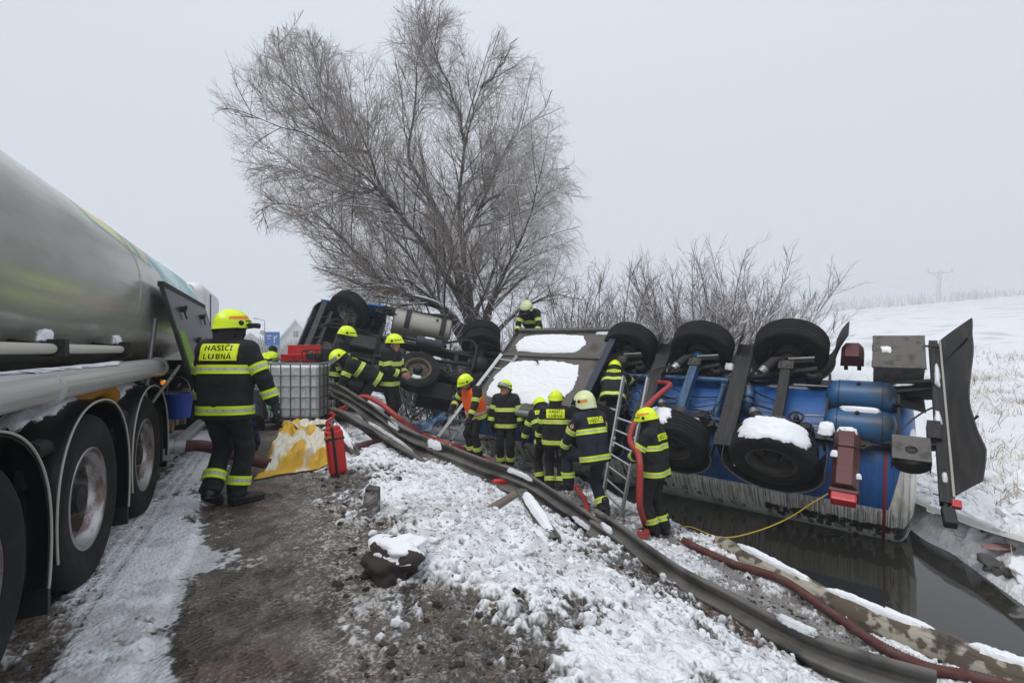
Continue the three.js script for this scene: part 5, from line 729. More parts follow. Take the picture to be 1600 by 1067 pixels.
  const fJ = (x, y, z) => smin(trunk(x, y, z), smin(Math.max(arms[0].f(x, y, z), arms[0].c(x, y, z)), Math.max(arms[1].f(x, y, z), arms[1].c(x, y, z)), 0.01), 0.035) + fj(x, y, z);
  const J = part('jacket', nets(fJ, bounds(tb.concat(arms[0].b, arms[1].b), 0.03), det), o.jacket || PM.jacket, g);
  if (!bare) for (const a of arms) { const b = handBones(a.l, 0.0045, o.curl ?? 0.45); b.push([a.l.wr.clone().addScaledVector(a.d, -0.05), a.l.wr.clone().addScaledVector(a.d, 0.02), 0.045, 0.036]); const gl = part('glove', nets(capsules(b, 0.009), bounds(b, 0.012), o.fine ? 0.005 : 0.0062), PM.glove, g); if (o.cuff) part('cuff_patch', move(new THREE.TorusGeometry(0.042, 0.012, 8, 20, 4), 0, 0, 0, PI / 2).applyQuaternion(quatTo(a.d)).translate(a.l.wr.x, a.l.wr.y, a.l.wr.z), PM.cuff, gl); }
  // reflective bands and lettering, laid on the cloth
  const hit = (f, p, d) => { let r = 0; for (let i = 0; i < 40; i++) { const s = f(p.x + d.x * r, p.y + d.y * r, p.z + d.z * r); if (s < 0.0008) break; r += s * 0.85; if (r > 1.2) break; } return p.clone().addScaledVector(d, r); };
  const ring = (f, c, ax, w, start, off = 0.011) => {
    const u = (Math.abs(ax.y) < 0.9 ? V(0, 1, 0) : V(0, 0, 1)).cross(ax).normalize(), v = ax.clone().cross(u);
    return slab(44, 3, (s, t, q) => { const th = s * 2 * PI, d = u.clone().multiplyScalar(Math.cos(th)).addScaledVector(v, Math.sin(th)), o2 = c.clone().addScaledVector(ax, (t - 0.5) * w), p = hit((x, y, z) => f(x, y, z) + fj(x, y, z) * 0.7, o2.clone().addScaledVector(d, start), d.clone().negate()); return p.addScaledVector(d, q ? off : -0.004); });
  };
  const band = (geo) => part('reflective_band', geo, PM.band, g), bw = o.bandW || 0.072;
  if (!o.plain) {
    for (const [y, tilt] of o.trunkBands || [[0.3, 0], [-0.06, 0]]) band(ring(fTr, R(0, y, 0), up.clone().addScaledVector(fwd, tilt).normalize(), bw, 0.42));
    for (const a of arms) { const up1 = a.l.el.clone().sub(a.l.sh); band(ring(a.f1, a.l.sh.clone().addScaledVector(up1, 0.66), up1.clone().normalize(), bw, 0.2)); band(ring(a.f2, a.l.el.clone().lerp(a.l.wr, 0.55), a.d, bw * 0.95, 0.2)); }
    for (const t of legT) band(ring(capsules([t.b[1]], 0.01), t.l.kn.clone().lerp(t.l.ank, 0.7), t.d, bw, 0.25, 0.015));
  }
  if (o.badge) { const w = o.badge === 2 ? 0.32 : 0.26, h = o.badge === 2 ? 0.15 : 0.085, y0 = o.badgeY ?? 0.465, x0 = o.badgeX || 0; part('back_badge', slab(14, 6, (u, v, q2) => { const p = R(x0 + (0.5 - u) * w, y0 + (v - 0.5) * h, -0.5); return hit((x, y, z) => fTr(x, y, z) + fj(x, y, z) * 0.6, p, fwd).addScaledVector(fwd, q2 ? -0.013 : 0.002); }), o.badge === 2 ? PM.badge2 : PM.badge1, g); }
  if (o.vest) { const vb = tb.slice(0, 4).concat([[R(-0.12, 0.46, 0), R(0.12, 0.46, 0), 0.085, 0.085]]), fv = capsules(vb, 0.05), top = cut(R(0, 0.5, 0), up), low = cut(R(0, -0.02, 0), up.clone().negate()); const armHole = capsules(LR.map((l) => [l.sh, l.sh.clone().add(V(l.s * 0.1, -0.05, 0).applyQuaternion(qt)), 0.105, 0.12]), 0.01); part('vest', nets((x, y, z) => Math.max(fv(x, y, z) + fj(x, y, z) - 0.018, low(x, y, z), -armHole(x, y, z), -(fTr(x, y, z) + 0.01)), bounds(vb, 0.04), det), MAT.orange, g); part('vest_band', ring(fTr, R(0, 0.03, 0), up, 0.05, 0.42, 0.026), MAT.silver, g); }
  if (o.hood) { const face = capsules([[hq(0, 0.0, 0.12), hq(0, -0.03, 0.12), 0.06, 0.05]], 0.01); part('hood', nets((x, y, z) => { const d = fHead(x, y, z) - 0.008; return o.fullMask ? Math.max(d, -capsEye(x, y, z)) : Math.max(d, -face(x, y, z)); }, bounds(hb.concat(hs), 0.03), 0.0075), o.hood, g); function capsEye(x, y, z) { return ey(x, y, z) + 0.0; } }
  if (!o.noHelmet) helmet(g, hq(0, 0.055, 0.0), qh, o.helmet || 'yellow', o);
  if (o.shoulderBadge) { const l = limb[o.shoulderBadge], d = l.el.clone().sub(l.sh).normalize(), c = l.sh.clone().lerp(l.el, 0.35), n = v3(o.shoulderBadgeDir || [l.s, 0, -0.4]).normalize(), a = arms[l.s > 0 ? 0 : 1], p = hit(a.f1, c.clone().addScaledVector(n, 0.25), n.clone().negate()); const m = part('arm_badge', new THREE.CylinderGeometry(0.036, 0.036, 0.006, 24), std(1, 1, 1, 0.6, 0, { map: canvasTex(64, 64, (k) => { k.fillStyle = '#8d3a34'; k.fillRect(0, 0, 64, 64); k.fillStyle = '#d8cfc4'; k.beginPath(); k.arc(32, 32, 20, 0, 7); k.fill(); k.fillStyle = '#3a4658'; k.fillRect(24, 20, 16, 24); }) }), g); m.position.copy(p).addScaledVector(n, 0.01); m.quaternion.copy(quatTo(n)); }
  return g;
}
const stand = (x, z, lift = 0) => V(x, groundH(x, z) + lift, z);
{
  let p = at(352, 546, 4.16); p = stand(p.x, p.z, 0.0);
  person({ seed: 1, fine: true, label: 'large firefighter walking away at the left, HASIČI LUBNÁ on his back', pos: p, yaw: PI + 0.02, scale: 1.03, bulk: 1.08, lean: 0.06, pelvis: [0, 0.93, 0], head: { pitch: 0.05, yaw: -0.55 }, footL: [0.075, 0.07, -0.1, 0.1, 0.42], footR: [-0.1, 0, 0.06, -0.75, 0], handR: [-0.42, 0.86, 0.06], handL: [0.33, 0.84, 0.2], elbow: { L: [1, -0.1, -0.5], R: [-1, -0.1, -0.4] }, badge: 2, badgeY: 0.45, cuff: true, stripe: true, lamp: true, bandW: 0.078, hideEyes: false, hood: PM.hood });
  p = at(530, 546, 8.5); person({ seed: 2, label: 'firefighter with grey cloth mask standing leftmost of the three behind the white container', pos: stand(p.x, p.z, 0.06), yaw: 1.75, scale: 1.02, lean: 0.1, head: { pitch: 0.25, yaw: 0.1 }, handL: [0.22, 0.9, 0.2], handR: [-0.25, 0.88, 0.1], hood: PM.mask, fullMask: true });
  p = at(572, 546, 8.2); person({ seed: 3, label: 'firefighter bent forward in the middle of the three behind the white container', pos: stand(p.x, p.z, 0), yaw: -1.15, lean: 1.0, pelvis: [0, 0.88, -0.12], head: { pitch: -0.1, yaw: 0.35 }, handL: [0.18, 0.62, 0.55], handR: [-0.2, 0.6, 0.5], badge: 1, hood: PM.hood, clearVisor: true, goggles: true });
  p = at(608, 546, 8.5); person({ seed: 4, label: 'bare-handed firefighter in profile looking right, rightmost of the three behind the container', pos: stand(p.x, p.z, -0.03), yaw: 1.35, lean: 0.08, scale: 1.03, head: { pitch: 0.12, yaw: 0.05 }, handL: [0.1, 1.0, 0.3], handR: [-0.05, 1.02, 0.28], gloves: false, curl: 0.9, elbow: { L: [0.8, -0.5, -0.5], R: [-0.8, -0.5, -0.5] } });
  person({ seed: 5, label: 'firefighter in pale helmet stooping behind the far edge of the grey deck', pos: V(0.5, 1.12, -11.0), yaw: -0.35, lean: 0.75, pelvis: [0, 0.86, -0.1], head: { pitch: 0.25, yaw: -0.3 }, handL: [0.25, 0.7, 0.42], handR: [-0.25, 0.72, 0.45], helmet: 'pale', hood: PM.hood, trousers: PM.trousers });
  p = at(741, 546, 8.75); person({ seed: 6, label: 'firefighter in an orange vest looking down beside the leaning aluminium ladder', pos: stand(p.x, p.z, -0.02), yaw: -0.75, lean: 0.3, scale: 0.97, pelvis: [0, 0.92, -0.05], head: { pitch: 0.35, yaw: -0.3 }, handL: [0.2, 0.82, 0.3], handR: [-0.26, 1.0, 0.34], vest: true, beard: true, hideEyes: true, elbow: { L: [0.9, -0.2, -0.5], R: [-0.9, -0.3, -0.3] } });
  p = at(790, 546, 8.75); person({ seed: 7, label: 'firefighter facing the camera with raised goggles, below the snowy grey deck', pos: stand(p.x, p.z, 0.0), yaw: -0.08, scale: 0.97, lean: -0.02, head: { pitch: -0.12, yaw: -0.5 }, handL: [0.34, 0.84, 0.1], handR: [-0.3, 0.88, 0.14], goggles: true, clearVisor: true, trunkBands: [[0.26, 0], [-0.06, 0]] });
  p = at(851, 546, 8.15); person({ seed: 8, label: 'stooping firefighter mostly hidden behind the one with HASIČI LUBNÁ near the ladder', pos: stand(p.x, p.z, -0.02), yaw: PI + 0.25, scale: 0.97, lean: 0.5, pelvis: [0, 0.9, -0.1], head: { pitch: 0.3 }, handL: [0.36, 0.72, 0.25], handR: [-0.2, 0.8, 0.4], badge: 1, badgeX: 0.05, elbow: { L: [1, 0, -0.3], R: [-1, 0, -0.3] } });
  p = at(868, 546, 7.7); person({ seed: 9, label: 'yellow-helmeted firefighter in the ditch seen from behind, HASIČI LUBNÁ on the back', pos: stand(p.x, p.z, -0.01), yaw: PI - 0.1, scale: 0.97, lean: 0.06, head: { pitch: 0.1, yaw: -0.2 }, handL: [0.32, 0.84, 0.1], handR: [-0.28, 0.9, 0.2], badge: 2, badgeY: 0.44, hood: PM.hood });
  p = at(925, 546, 6.15); person({ seed: 10, label: 'firefighter in a pale helmet and navy jacket with one knee raised at the guardrail', pos: stand(p.x, p.z, 0.0), yaw: PI + 0.55, scale: 0.99, bulk: 1.05, lean: 0.24, side: 0.0, pelvis: [0, 0.86, -0.05], head: { pitch: 0.02, yaw: 0.35 }, footL: [0.17, 0.28, 0.34, 0.2, 0], footR: [-0.1, 0, -0.12, -0.1, 0], handL: [0.26, 0.72, 0.42], handR: [-0.2, 0.95, 0.32], badge: 1, badgeY: 0.44, helmet: 'pale', jacket: PM.navy, trousers: PM.navy, hood: PM.hood, shoulderBadge: 'L', elbow: { L: [1, 0.1, -0.5], R: [-1, 0, -0.3] } });
  p = at(957, 612, 8.2); person({ seed: 11, label: 'firefighter climbing on the overturned trailer chassis, leaning towards its front axle', pos: V(p.x, -0.25, -8.15), yaw: PI - 0.3, lean: 0.75, pelvis: [0, 0.9, -0.05], scale: 0.97, head: { pitch: 0.0, yaw: 0.15 }, footL: [0.12, 0.18, 0.25, 0.2, 0], footR: [-0.1, 0.05, -0.1, 0, 0], handL: [0.34, 1.0, 0.55], handR: [-0.12, 1.0, 0.6], badge: 1, badgeY: 0.5, hood: PM.hood, elbow: { L: [1, 0.1, 0], R: [-1, 0, 0] } });
  p = at(1026, 546, 5.95); person({ seed: 12, label: 'firefighter in a black balaclava holding the red hose beside the trailer wheels', pos: stand(p.x, p.z, 0.0), yaw: PI + 0.85, scale: 0.95, bulk: 1.03, lean: 0.1, head: { pitch: 0.3, yaw: 0.15 }, footL: [0.11, 0, 0.02, 0.2, 0], footR: [-0.1, 0, -0.05, -0.2, 0], handL: [0.1, 1.03, 0.34], handR: [-0.12, 1.0, 0.34], badge: 1, badgeY: 0.43, hood: PM.hood, stripe: true, elbow: { L: [0.9, -0.4, -0.4], R: [-0.9, -0.4, -0.4] } });
  p = at(380, 546, 6.4); person({ seed: 13, label: 'person in blue trousers crouching behind the walking firefighter and the yellow sheet', pos: stand(p.x, p.z), yaw: -2.4, plain: true, lean: 1.0, side: 0.1, pelvis: [0, 0.5, -0.1], noHelmet: true, fullMask: true, trousers: PM.denim, jacket: PM.hood, footL: [0.13, 0, 0.1, 0.2, 0], footR: [-0.13, 0, 0, -0.2, 0], handL: [0.2, 0.35, 0.5], handR: [-0.2, 0.35, 0.5], helmet: 'yellow', hood: PM.hood });
  p = at(411, 546, 11.5); person({ seed: 14, label: 'person in a yellow-green jacket on the road beyond the walking firefighter', pos: stand(p.x, p.z), yaw: 2.8, jacket: PM.hivis, lean: 0.5, scale: 0.95, noHelmet: true, fullMask: true, hood: PM.hood });
}
// ---------- bare trees and shrubs ----------
class Twigs {
  constructor() { this.p = []; this.n = []; this.c = []; this.i = []; }
  tube(pts, rad, sides, colr) {
    const P = this.p.length / 3, d = V(), u = V(), w = V(), a = V();
    for (let k = 0; k < pts.length; k++) {
      d.subVectors(pts[Math.min(k + 1, pts.length - 1)], pts[Math.max(k - 1, 0)]).normalize(); if (k === 0 || Math.abs(u.dot(d)) > 0.8) u.set(Math.abs(d.y) < 0.9 ? 0 : 1, Math.abs(d.y) < 0.9 ? 1 : 0, 0); u.addScaledVector(d, -u.dot(d)).normalize(); w.crossVectors(d, u);
      const c = colr(k / (pts.length - 1), d);
      for (let s = 0; s < sides; s++) { const t = s / sides * 2 * PI; a.copy(u).multiplyScalar(Math.cos(t)).addScaledVector(w, Math.sin(t)); this.n.push(a.x, a.y, a.z); this.p.push(pts[k].x + a.x * rad[k], pts[k].y + a.y * rad[k], pts[k].z + a.z * rad[k]); this.c.push(c[0], c[1], c[2]); }
      if (k) for (let s = 0; s < sides; s++) { const q = P + (k - 1) * sides, e = (s + 1) % sides; this.i.push(q + s, q + e, q + sides + e, q + s, q + sides + e, q + sides + s); }
    }
  }
  geo() { const g = new THREE.BufferGeometry(); g.setAttribute('position', new THREE.Float32BufferAttribute(this.p, 3)); g.setAttribute('normal', new THREE.Float32BufferAttribute(this.n, 3)); g.setAttribute('color', new THREE.Float32BufferAttribute(this.c, 3)); g.setIndex(this.i); return g; }
}
const barkM = new THREE.MeshStandardMaterial({ vertexColors: true, roughness: 0.9 });
function grow(r, p, dir, len, rad, steps, wander, up, inside) {                          // a wandering shoot
  const pts = [p.clone()], rs = [rad], d = dir.clone(), q = p.clone(), st = len / steps;
  for (let k = 1; k <= steps; k++) { d.x += (r() - 0.5) * wander; d.y += (r() - 0.5) * wander + up; d.z += (r() - 0.5) * wander; d.normalize(); q.addScaledVector(d, st); if (inside && !inside(q)) { if (pts.length < 2) return null; break; } pts.push(q.clone()); rs.push(rad * (1 - 0.65 * k / steps)); }
  return pts.length > 1 ? { pts, rs, d } : null;
}
const sideDir = (r, d, spread) => { const a = V(r() - 0.5, r() - 0.5, r() - 0.5).cross(d).normalize(); return d.clone().multiplyScalar(Math.cos(spread)).addScaledVector(a, Math.sin(spread)).normalize(); };
const toPx = (q) => [CX + F * q.x / -q.z, HY - F * (q.y - CAMH) / -q.z];
function inPoly(poly, x, y) { let c = false; for (let i = 0, j = poly.length - 1; i < poly.length; j = i++) { const [a, b] = poly[i], [e, f] = poly[j]; if ((b > y) !== (f > y) && x < (e - a) * (y - b) / (f - b) + a) c = !c; } return c; }
const snowOn = (T, pts, rs, r, thr) => { const a = [], b = []; const flush = () => { if (a.length > 1) { const m = a.length - 1; T.tube(a.slice(), b.map((q, i) => (i === 0 || i === m ? q * 0.3 : q)), 5, () => [0.8, 0.82, 0.85]); } a.length = b.length = 0; }; for (let k = 0; k < pts.length - 1; k++) { const d = pts[k + 1].clone().sub(pts[k]).normalize(); if (Math.abs(d.y) < 0.86 && r() < thr) { const g = rs[k]; if (!a.length) { a.push(pts[k].clone().add(V(0, g * 0.75, 0))); b.push(g * 0.72 + 0.004); } a.push(pts[k + 1].clone().add(V(0, rs[k + 1] * 0.75, 0))); b.push(rs[k + 1] * 0.72 + 0.004); } else flush(); } flush(); };
{ // the big willow behind the tractor: its stems follow these lines, its crown fills this outline (in the mean plane of the tree)
  const r = rng(2024), D = 15.2;
  const stems = [
    [[742, 655, 0], [738, 560, 0], [735, 470, 0.1], [719, 366, 0.1], [724, 263, 0.3], [729, 225, 0.4], [752, 136, 0.5], [780, 60, 0.6]],
    [[748, 655, -0.2], [742, 540, -0.3], [715, 455, -0.5], [686, 413, -0.6], [658, 375, -0.8], [630, 338, -0.9], [593, 291, -1], [574, 239, -1.1], [546, 178, -1], [504, 131, -1.2], [485, 66, -1.2]],
    [[658, 375, -0.8], [620, 330, -1.2], [555, 262, -1.6], [485, 211, -1.8], [438, 197, -1.9], [377, 173, -2], [350, 170, -2]],
    [[735, 540, -0.4], [705, 492, -0.9], [640, 462, -1.3], [593, 432, -1.5], [574, 408, -1.6], [536, 375, -1.8], [485, 328, -2], [424, 319, -2.2], [396, 335, -2.2]],
    [[740, 580, -0.4], [705, 490, -1.4], [630, 458, -2.2], [593, 448, -2.4], [527, 447, -2.6]],
    [[724, 372, 0.2], [752, 323, 0.4], [780, 253, 0.7], [804, 211, 0.9], [846, 173, 1], [866, 140, 1]],
    [[738, 450, 0.3], [743, 385, 0.6], [790, 338, 0.9], [836, 310, 1.1], [880, 290, 1.2]],
    [[735, 520, 0.3], [715, 420, 0.5], [700, 366, 0.6], [677, 319, 0.7], [658, 281, 0.8], [640, 244, 0.9], [649, 155, 1], [654, 94, 1], [668, 25, 1]],
    [[729, 225, 0.4], [715, 170, 0.2], [700, 127, 0], [682, 80, -0.1], [664, 20, -0.1]],
    [[740, 600, 0.5], [760, 500, 0.8], [790, 440, 1.1], [835, 400, 1.4], [885, 380, 1.6]], [[741, 590, 0.2], [765, 480, -0.6], [800, 400, -1.2], [830, 330, -1.6], [845, 260, -1.8]], [[738, 560, 0], [690, 480, 0.8], [640, 400, 1.4], [590, 340, 1.8], [545, 300, 2]], [[574, 239, -1.1], [535, 225, -0.6], [480, 160, 0], [440, 90, 0.2], [432, 40, 0.2]], [[752, 136, 0.5], [782, 105, 0.2], [805, 60, 0]], [[752, 323, 0.4], [800, 290, 1.2], [850, 270, 1.6], [890, 262, 1.8]], [[700, 490, -1.2], [640, 440, -1.7], [580, 430, -1.9], [520, 420, -2]], [[745, 590, 0], [775, 520, 0.6], [820, 480, 1], [870, 462, 1.3], [915, 470, 1.5]], [[742, 600, -0.3], [720, 510, -0.6], [660, 490, -1], [600, 480, -1.2], [550, 485, -1.3]], [[745, 600, 0.2], [745, 500, 0.9], [770, 420, 1.6], [800, 350, 2], [812, 300, 2.2]], [[593, 291, -1], [560, 300, -0.2], [500, 280, 0.5], [440, 260, 0.8], [400, 262, 1]],
  ];
  const poly = [[338, 172], [352, 130], [362, 85], [418, 52], [440, 15], [482, 45], [520, 72], [562, 88], [606, 72], [598, 34], [640, 0], [700, -8], [736, 8], [760, 55], [788, 18], [802, 65], [850, 85], [857, 130], [880, 170], [872, 226], [905, 262], [888, 300], [897, 340], [918, 385], [912, 440], [885, 500], [560, 500], [515, 440], [475, 375], [392, 345], [384, 310], [402, 272], [368, 240]];
  const inside = (q) => { const [x, y] = toPx(q); return inPoly(poly, x + (fbm(q.x * 1.1 + q.z * 3, q.y * 1.1, 3) - 0.5) * 130, y + (fbm(q.y * 1.1 + 9 + q.z * 3, q.x * 1.1, 3) - 0.5) * 110); };
  const Tk = new Twigs(), Cr = new Twigs(), Sn = new Twigs();
  const bark = (q, l) => { const k = 0.75 + 0.5 * r(); return [0.066 * k, 0.056 * k, 0.048 * k]; };
  const frostAt = (q) => clamp(sstep(toPx(q)[0], 740, 880) * 0.75 + 0.22, 0, 0.95);
  const twigCol = (fr) => { const k = 0.7 + 0.6 * r(), f = fr * (0.5 + 0.6 * r()); return [lerp(0.21 * k, 0.6, f), lerp(0.165 * k, 0.59, f), lerp(0.135 * k, 0.58, f)]; };
  const twig = (p, d, len, lv) => {
    const fr = frostAt(p), weep = fr > 0.5 ? -0.13 * fr : 0.03, g = grow(r, p, d, len, lv === 2 ? 0.0095 : 0.0046, lv === 2 ? 5 : 3, 0.34, weep, inside); if (!g) return;
    const c = twigCol(fr); Cr.tube(g.pts, g.rs, 3, () => c);
    if (lv === 2) { if (r() < 0.7) snowOn(Sn, g.pts, g.rs.map((q) => q * 0.8), r, 0.6); for (let k = 0; k < g.pts.length; k++) { const n = 1 + (r() < 0.6 ? 1 : 0); for (let j = 0; j < n; j++) twig(g.pts[k].clone().lerp(g.pts[Math.min(k + 1, g.pts.length - 1)], r()), sideDir(r, g.pts[Math.min(k + 1, g.pts.length - 1)].clone().sub(g.pts[Math.max(0, k - 1)]).normalize(), 0.3 + r() * 0.6), 0.3 + r() * 0.55, 3); } }
  };
  const branch = (p, d, len, rad) => {
    const g = grow(r, p, d, len, rad, Math.max(4, Math.round(len / 0.28)), 0.22, frostAt(p) > 0.5 ? -0.005 : 0.03, inside); if (!g) return; const c = bark(); Cr.tube(g.pts, g.rs, 4, () => c); snowOn(Sn, g.pts, g.rs, r, 0.6);
    for (let k = 1; k < g.pts.length; k++) { const n = r() < 0.65 ? 2 : 1; for (let j = 0; j < n; j++) twig(g.pts[k - 1].clone().lerp(g.pts[k], r()), sideDir(r, g.pts[k].clone().sub(g.pts[k - 1]).normalize(), 0.45 + r() * 0.5), (0.55 + r() * 0.75) * (1.15 - 0.5 * k / g.pts.length), 2); }
    twig(g.pts[g.pts.length - 1], g.d, 0.7, 2);
  };
  stems.forEach((s, si) => {
    const cv = new THREE.CatmullRomCurve3(s.map(([x, y, dz]) => at(x, y, D + dz))), L = cv.getLength(), n = Math.round(L / 0.22), trunky = s[0][1] > 500, r0 = trunky ? 0.15 : 0.062, pts = [], rs = [];
    for (let k = 0; k <= n; k++) { const t = k / n, q = cv.getPointAt(t); q.x += (n2(t * 9 + si * 7, 1) - 0.5) * 0.16; q.y += (n2(t * 9 + si * 7, 5) - 0.5) * 0.1; pts.push(q); rs.push(Math.max(0.013, r0 * Math.pow(1 - t * 0.93, 1.35) * (0.92 + 0.16 * n2(t * 30, si)))); }
    Tk.tube(pts, rs, 8, bark); snowOn(Sn, pts, rs, r, 0.75);
    for (let k = Math.round(n * (trunky ? 0.24 : 0.06)); k < n; k++) { const t = k / n, d = pts[k + 1].clone().sub(pts[k]).normalize(), m = r() < 0.85 ? 1 : 0; for (let j = 0; j < m; j++) branch(pts[k], sideDir(r, d, 0.55 + r() * 0.5).add(V(0, 0.18, 0)).normalize(), (1.0 + r() * 1.7) * (1.25 - 0.55 * t), clamp(rs[k] * 0.45, 0.014, 0.034)); }
    branch(pts[n], pts[n].clone().sub(pts[n - 1]).normalize(), 1.0, 0.014);
  });
  const g = thing('willow_tree', 'large bare willow tree with frosted twigs rising behind the overturned lorry', 'tree');
  part('trunk', Tk.geo(), barkM, g); part('crown', Cr.geo(), barkM, g); part('snow', Sn.geo(), barkM, g);
}
function shrub(label, base, n, hMin, hMax, spread, seed, o = {}) {
  const r = rng(seed), A = new Twigs(), S = new Twigs(), g = thing(o.name || 'shrub', label, o.cat || 'shrub', null, null), tone = o.tone || [0.075, 0.052, 0.05];
  for (let i = 0; i < n; i++) {
    const az = r() * 2 * PI, tl = Math.pow(r(), 0.8) * spread, d = V(Math.cos(az) * Math.sin(tl) + (o.leanX || 0), Math.cos(tl), Math.sin(az) * Math.sin(tl) * (Math.sin(az) > 0 ? 0.2 : 0.8)).normalize(), len = lerp(hMin, hMax, r()), p0 = base.clone().add(V((r() - 0.5) * (o.w || 1), 0, (r() - 0.5) * 0.8)); p0.y = base0(p0);
    const s = grow(r, p0, d, len, 0.016 + r() * 0.012, 10, 0.13, tl > 0.9 ? 0.05 : 0.01); if (!s) continue; const k0 = 0.7 + 0.6 * r(), c = tone.map((q) => q * k0);
    A.tube(s.pts, s.rs, 4, () => c); snowOn(S, s.pts, s.rs, r, o.snow ?? 0.75);
    for (let k = 2; k < s.pts.length; k++) for (let j = 0; j < (o.sub || 2); j++) { const q = grow(r, s.pts[k - 1].clone().lerp(s.pts[k], r()), sideDir(r, s.pts[k].clone().sub(s.pts[k - 1]).normalize(), 0.35 + r() * 0.5), (0.35 + r() * 0.75) * (1.2 - k * 0.05), 0.0085, 5, 0.2, 0.025); if (!q) continue; A.tube(q.pts, q.rs, 3, () => c); snowOn(S, q.pts, q.rs, r, (o.snow ?? 0.75) * 0.85); for (let m = 1; m < q.pts.length; m++) if (r() < 0.8) { const e = grow(r, q.pts[m], sideDir(r, q.d, 0.3 + r() * 0.5), 0.14 + r() * 0.25, 0.0055, 2, 0.2, 0.03); if (e) { A.tube(e.pts, e.rs, 3, () => c); if (r() < 0.6) snowOn(S, e.pts, e.rs, r, 0.6); } } }
  }
  part('stems', A.geo(), barkM, g); part('snow', S.geo(), barkM, g); return g;
  function base0(q) { return base_(q.x, q.z); }
}
const base_ = (x, z) => base(x, z) - 0.05;
shrub('wide leafless shrub with snow on its twigs behind the overturned trailer axles', at(1110, 560, 13.2), 120, 2.0, 4.3, 1.3, 31, { w: 2.4, leanX: 0.1, snow: 0.9, sub: 3, tone: [0.19, 0.15, 0.145] });
shrub('leafless shrub with one tall thin shoot between the willow and the wide shrub', at(905, 560, 13.4), 40, 2.2, 4.6, 0.75, 37, { w: 1.6, leanX: 0.14, snow: 0.75, sub: 3, tone: [0.19, 0.155, 0.145] });
shrub('low snow-laden thicket behind the far edge of the grey deck', at(880, 560, 12.9), 90, 1.5, 3.0, 1.3, 41, { w: 3.8, snow: 1, sub: 3, tone: [0.22, 0.19, 0.18] });
shrub('snow-laden brushwood at the foot of the willow behind the silver fuel tank', at(715, 560, 14.2), 100, 1.6, 3.9, 1.2, 43, { w: 3.8, snow: 0.9, sub: 3, tone: [0.14, 0.11, 0.10] });
// ---------- things on and round the slope ----------
function onRay(px, py, lift = 0) {                                                      // where the ground is seen at that place of the photograph
  const d = V((px - CX) / F, -(py - HY) / F, -1); let a = 0.8, b = 60; const h = (k) => CAMH + d.y * k - base(d.x * k, -k);
  let k = a; while (k < b && h(k) > 0) k += 0.06; a = k - 0.06; b = k; for (let i = 0; i < 12; i++) { const m = (a + b) / 2; h(m) > 0 ? a = m : b = m; }
  const x = d.x * b, z = -b; return V(x, groundH(x, z) + lift, z);
}
const ground = (p, lift = 0) => V(p.x, groundH(p.x, p.z) + lift, p.z);
// torn guardrail: a W-beam swept along a bent line, with its own tilt at every point
function beam(pts, tilt, width = 0.31) {
  const cv = new THREE.CatmullRomCurve3(pts, false, 'centripetal'), L = cv.getLength(), n = Math.round(L / 0.06);
  const prof = [[-0.5, 0.0], [-0.46, -0.02], [-0.36, -0.02], [-0.26, 0.075], [-0.15, 0.075], [-0.05, 0.0], [0.05, 0.0], [0.15, 0.075], [0.26, 0.075], [0.36, -0.02], [0.46, -0.02], [0.5, 0.0]];
  const d = V(), at0 = (u) => { const q = cv.getPointAt(clamp(u, 0, 1)); cv.getTangentAt(clamp(u, 0, 1), d); const s = V(0, 1, 0).cross(d).normalize(), w = d.clone().cross(s), f = u * (tilt.length - 1), i = Math.min(tilt.length - 2, Math.floor(f)), a = lerp(tilt[i], tilt[i + 1], f - i); return [q, s.clone().multiplyScalar(Math.cos(a)).addScaledVector(w, Math.sin(a)), w.multiplyScalar(Math.cos(a)).addScaledVector(s, -Math.sin(a))]; };
  const geo = slab(n, prof.length - 1, (u, v, side) => { const [q, a, b] = at0(u), k = Math.round(v * (prof.length - 1)), [y, x] = prof[k], flat = 1 - 0.5 * sstep(n2(u * 9, 3), 0.55, 0.8); return q.addScaledVector(b, y * width).addScaledVector(a, x * flat + (n2(u * L * 3, y * 4) - 0.5) * 0.03 + (fbm(u * L * 0.9 + y * 2, 7, 3) - 0.5) * 0.09 + (side ? 0.004 : 0)); });
  const u = geo.attributes.uv; for (let i = 0; i < u.count; i++) u.setXY(i, u.getX(i) * L / 1.2, u.getY(i) * 0.4);
  return { geo, at0, L };
}
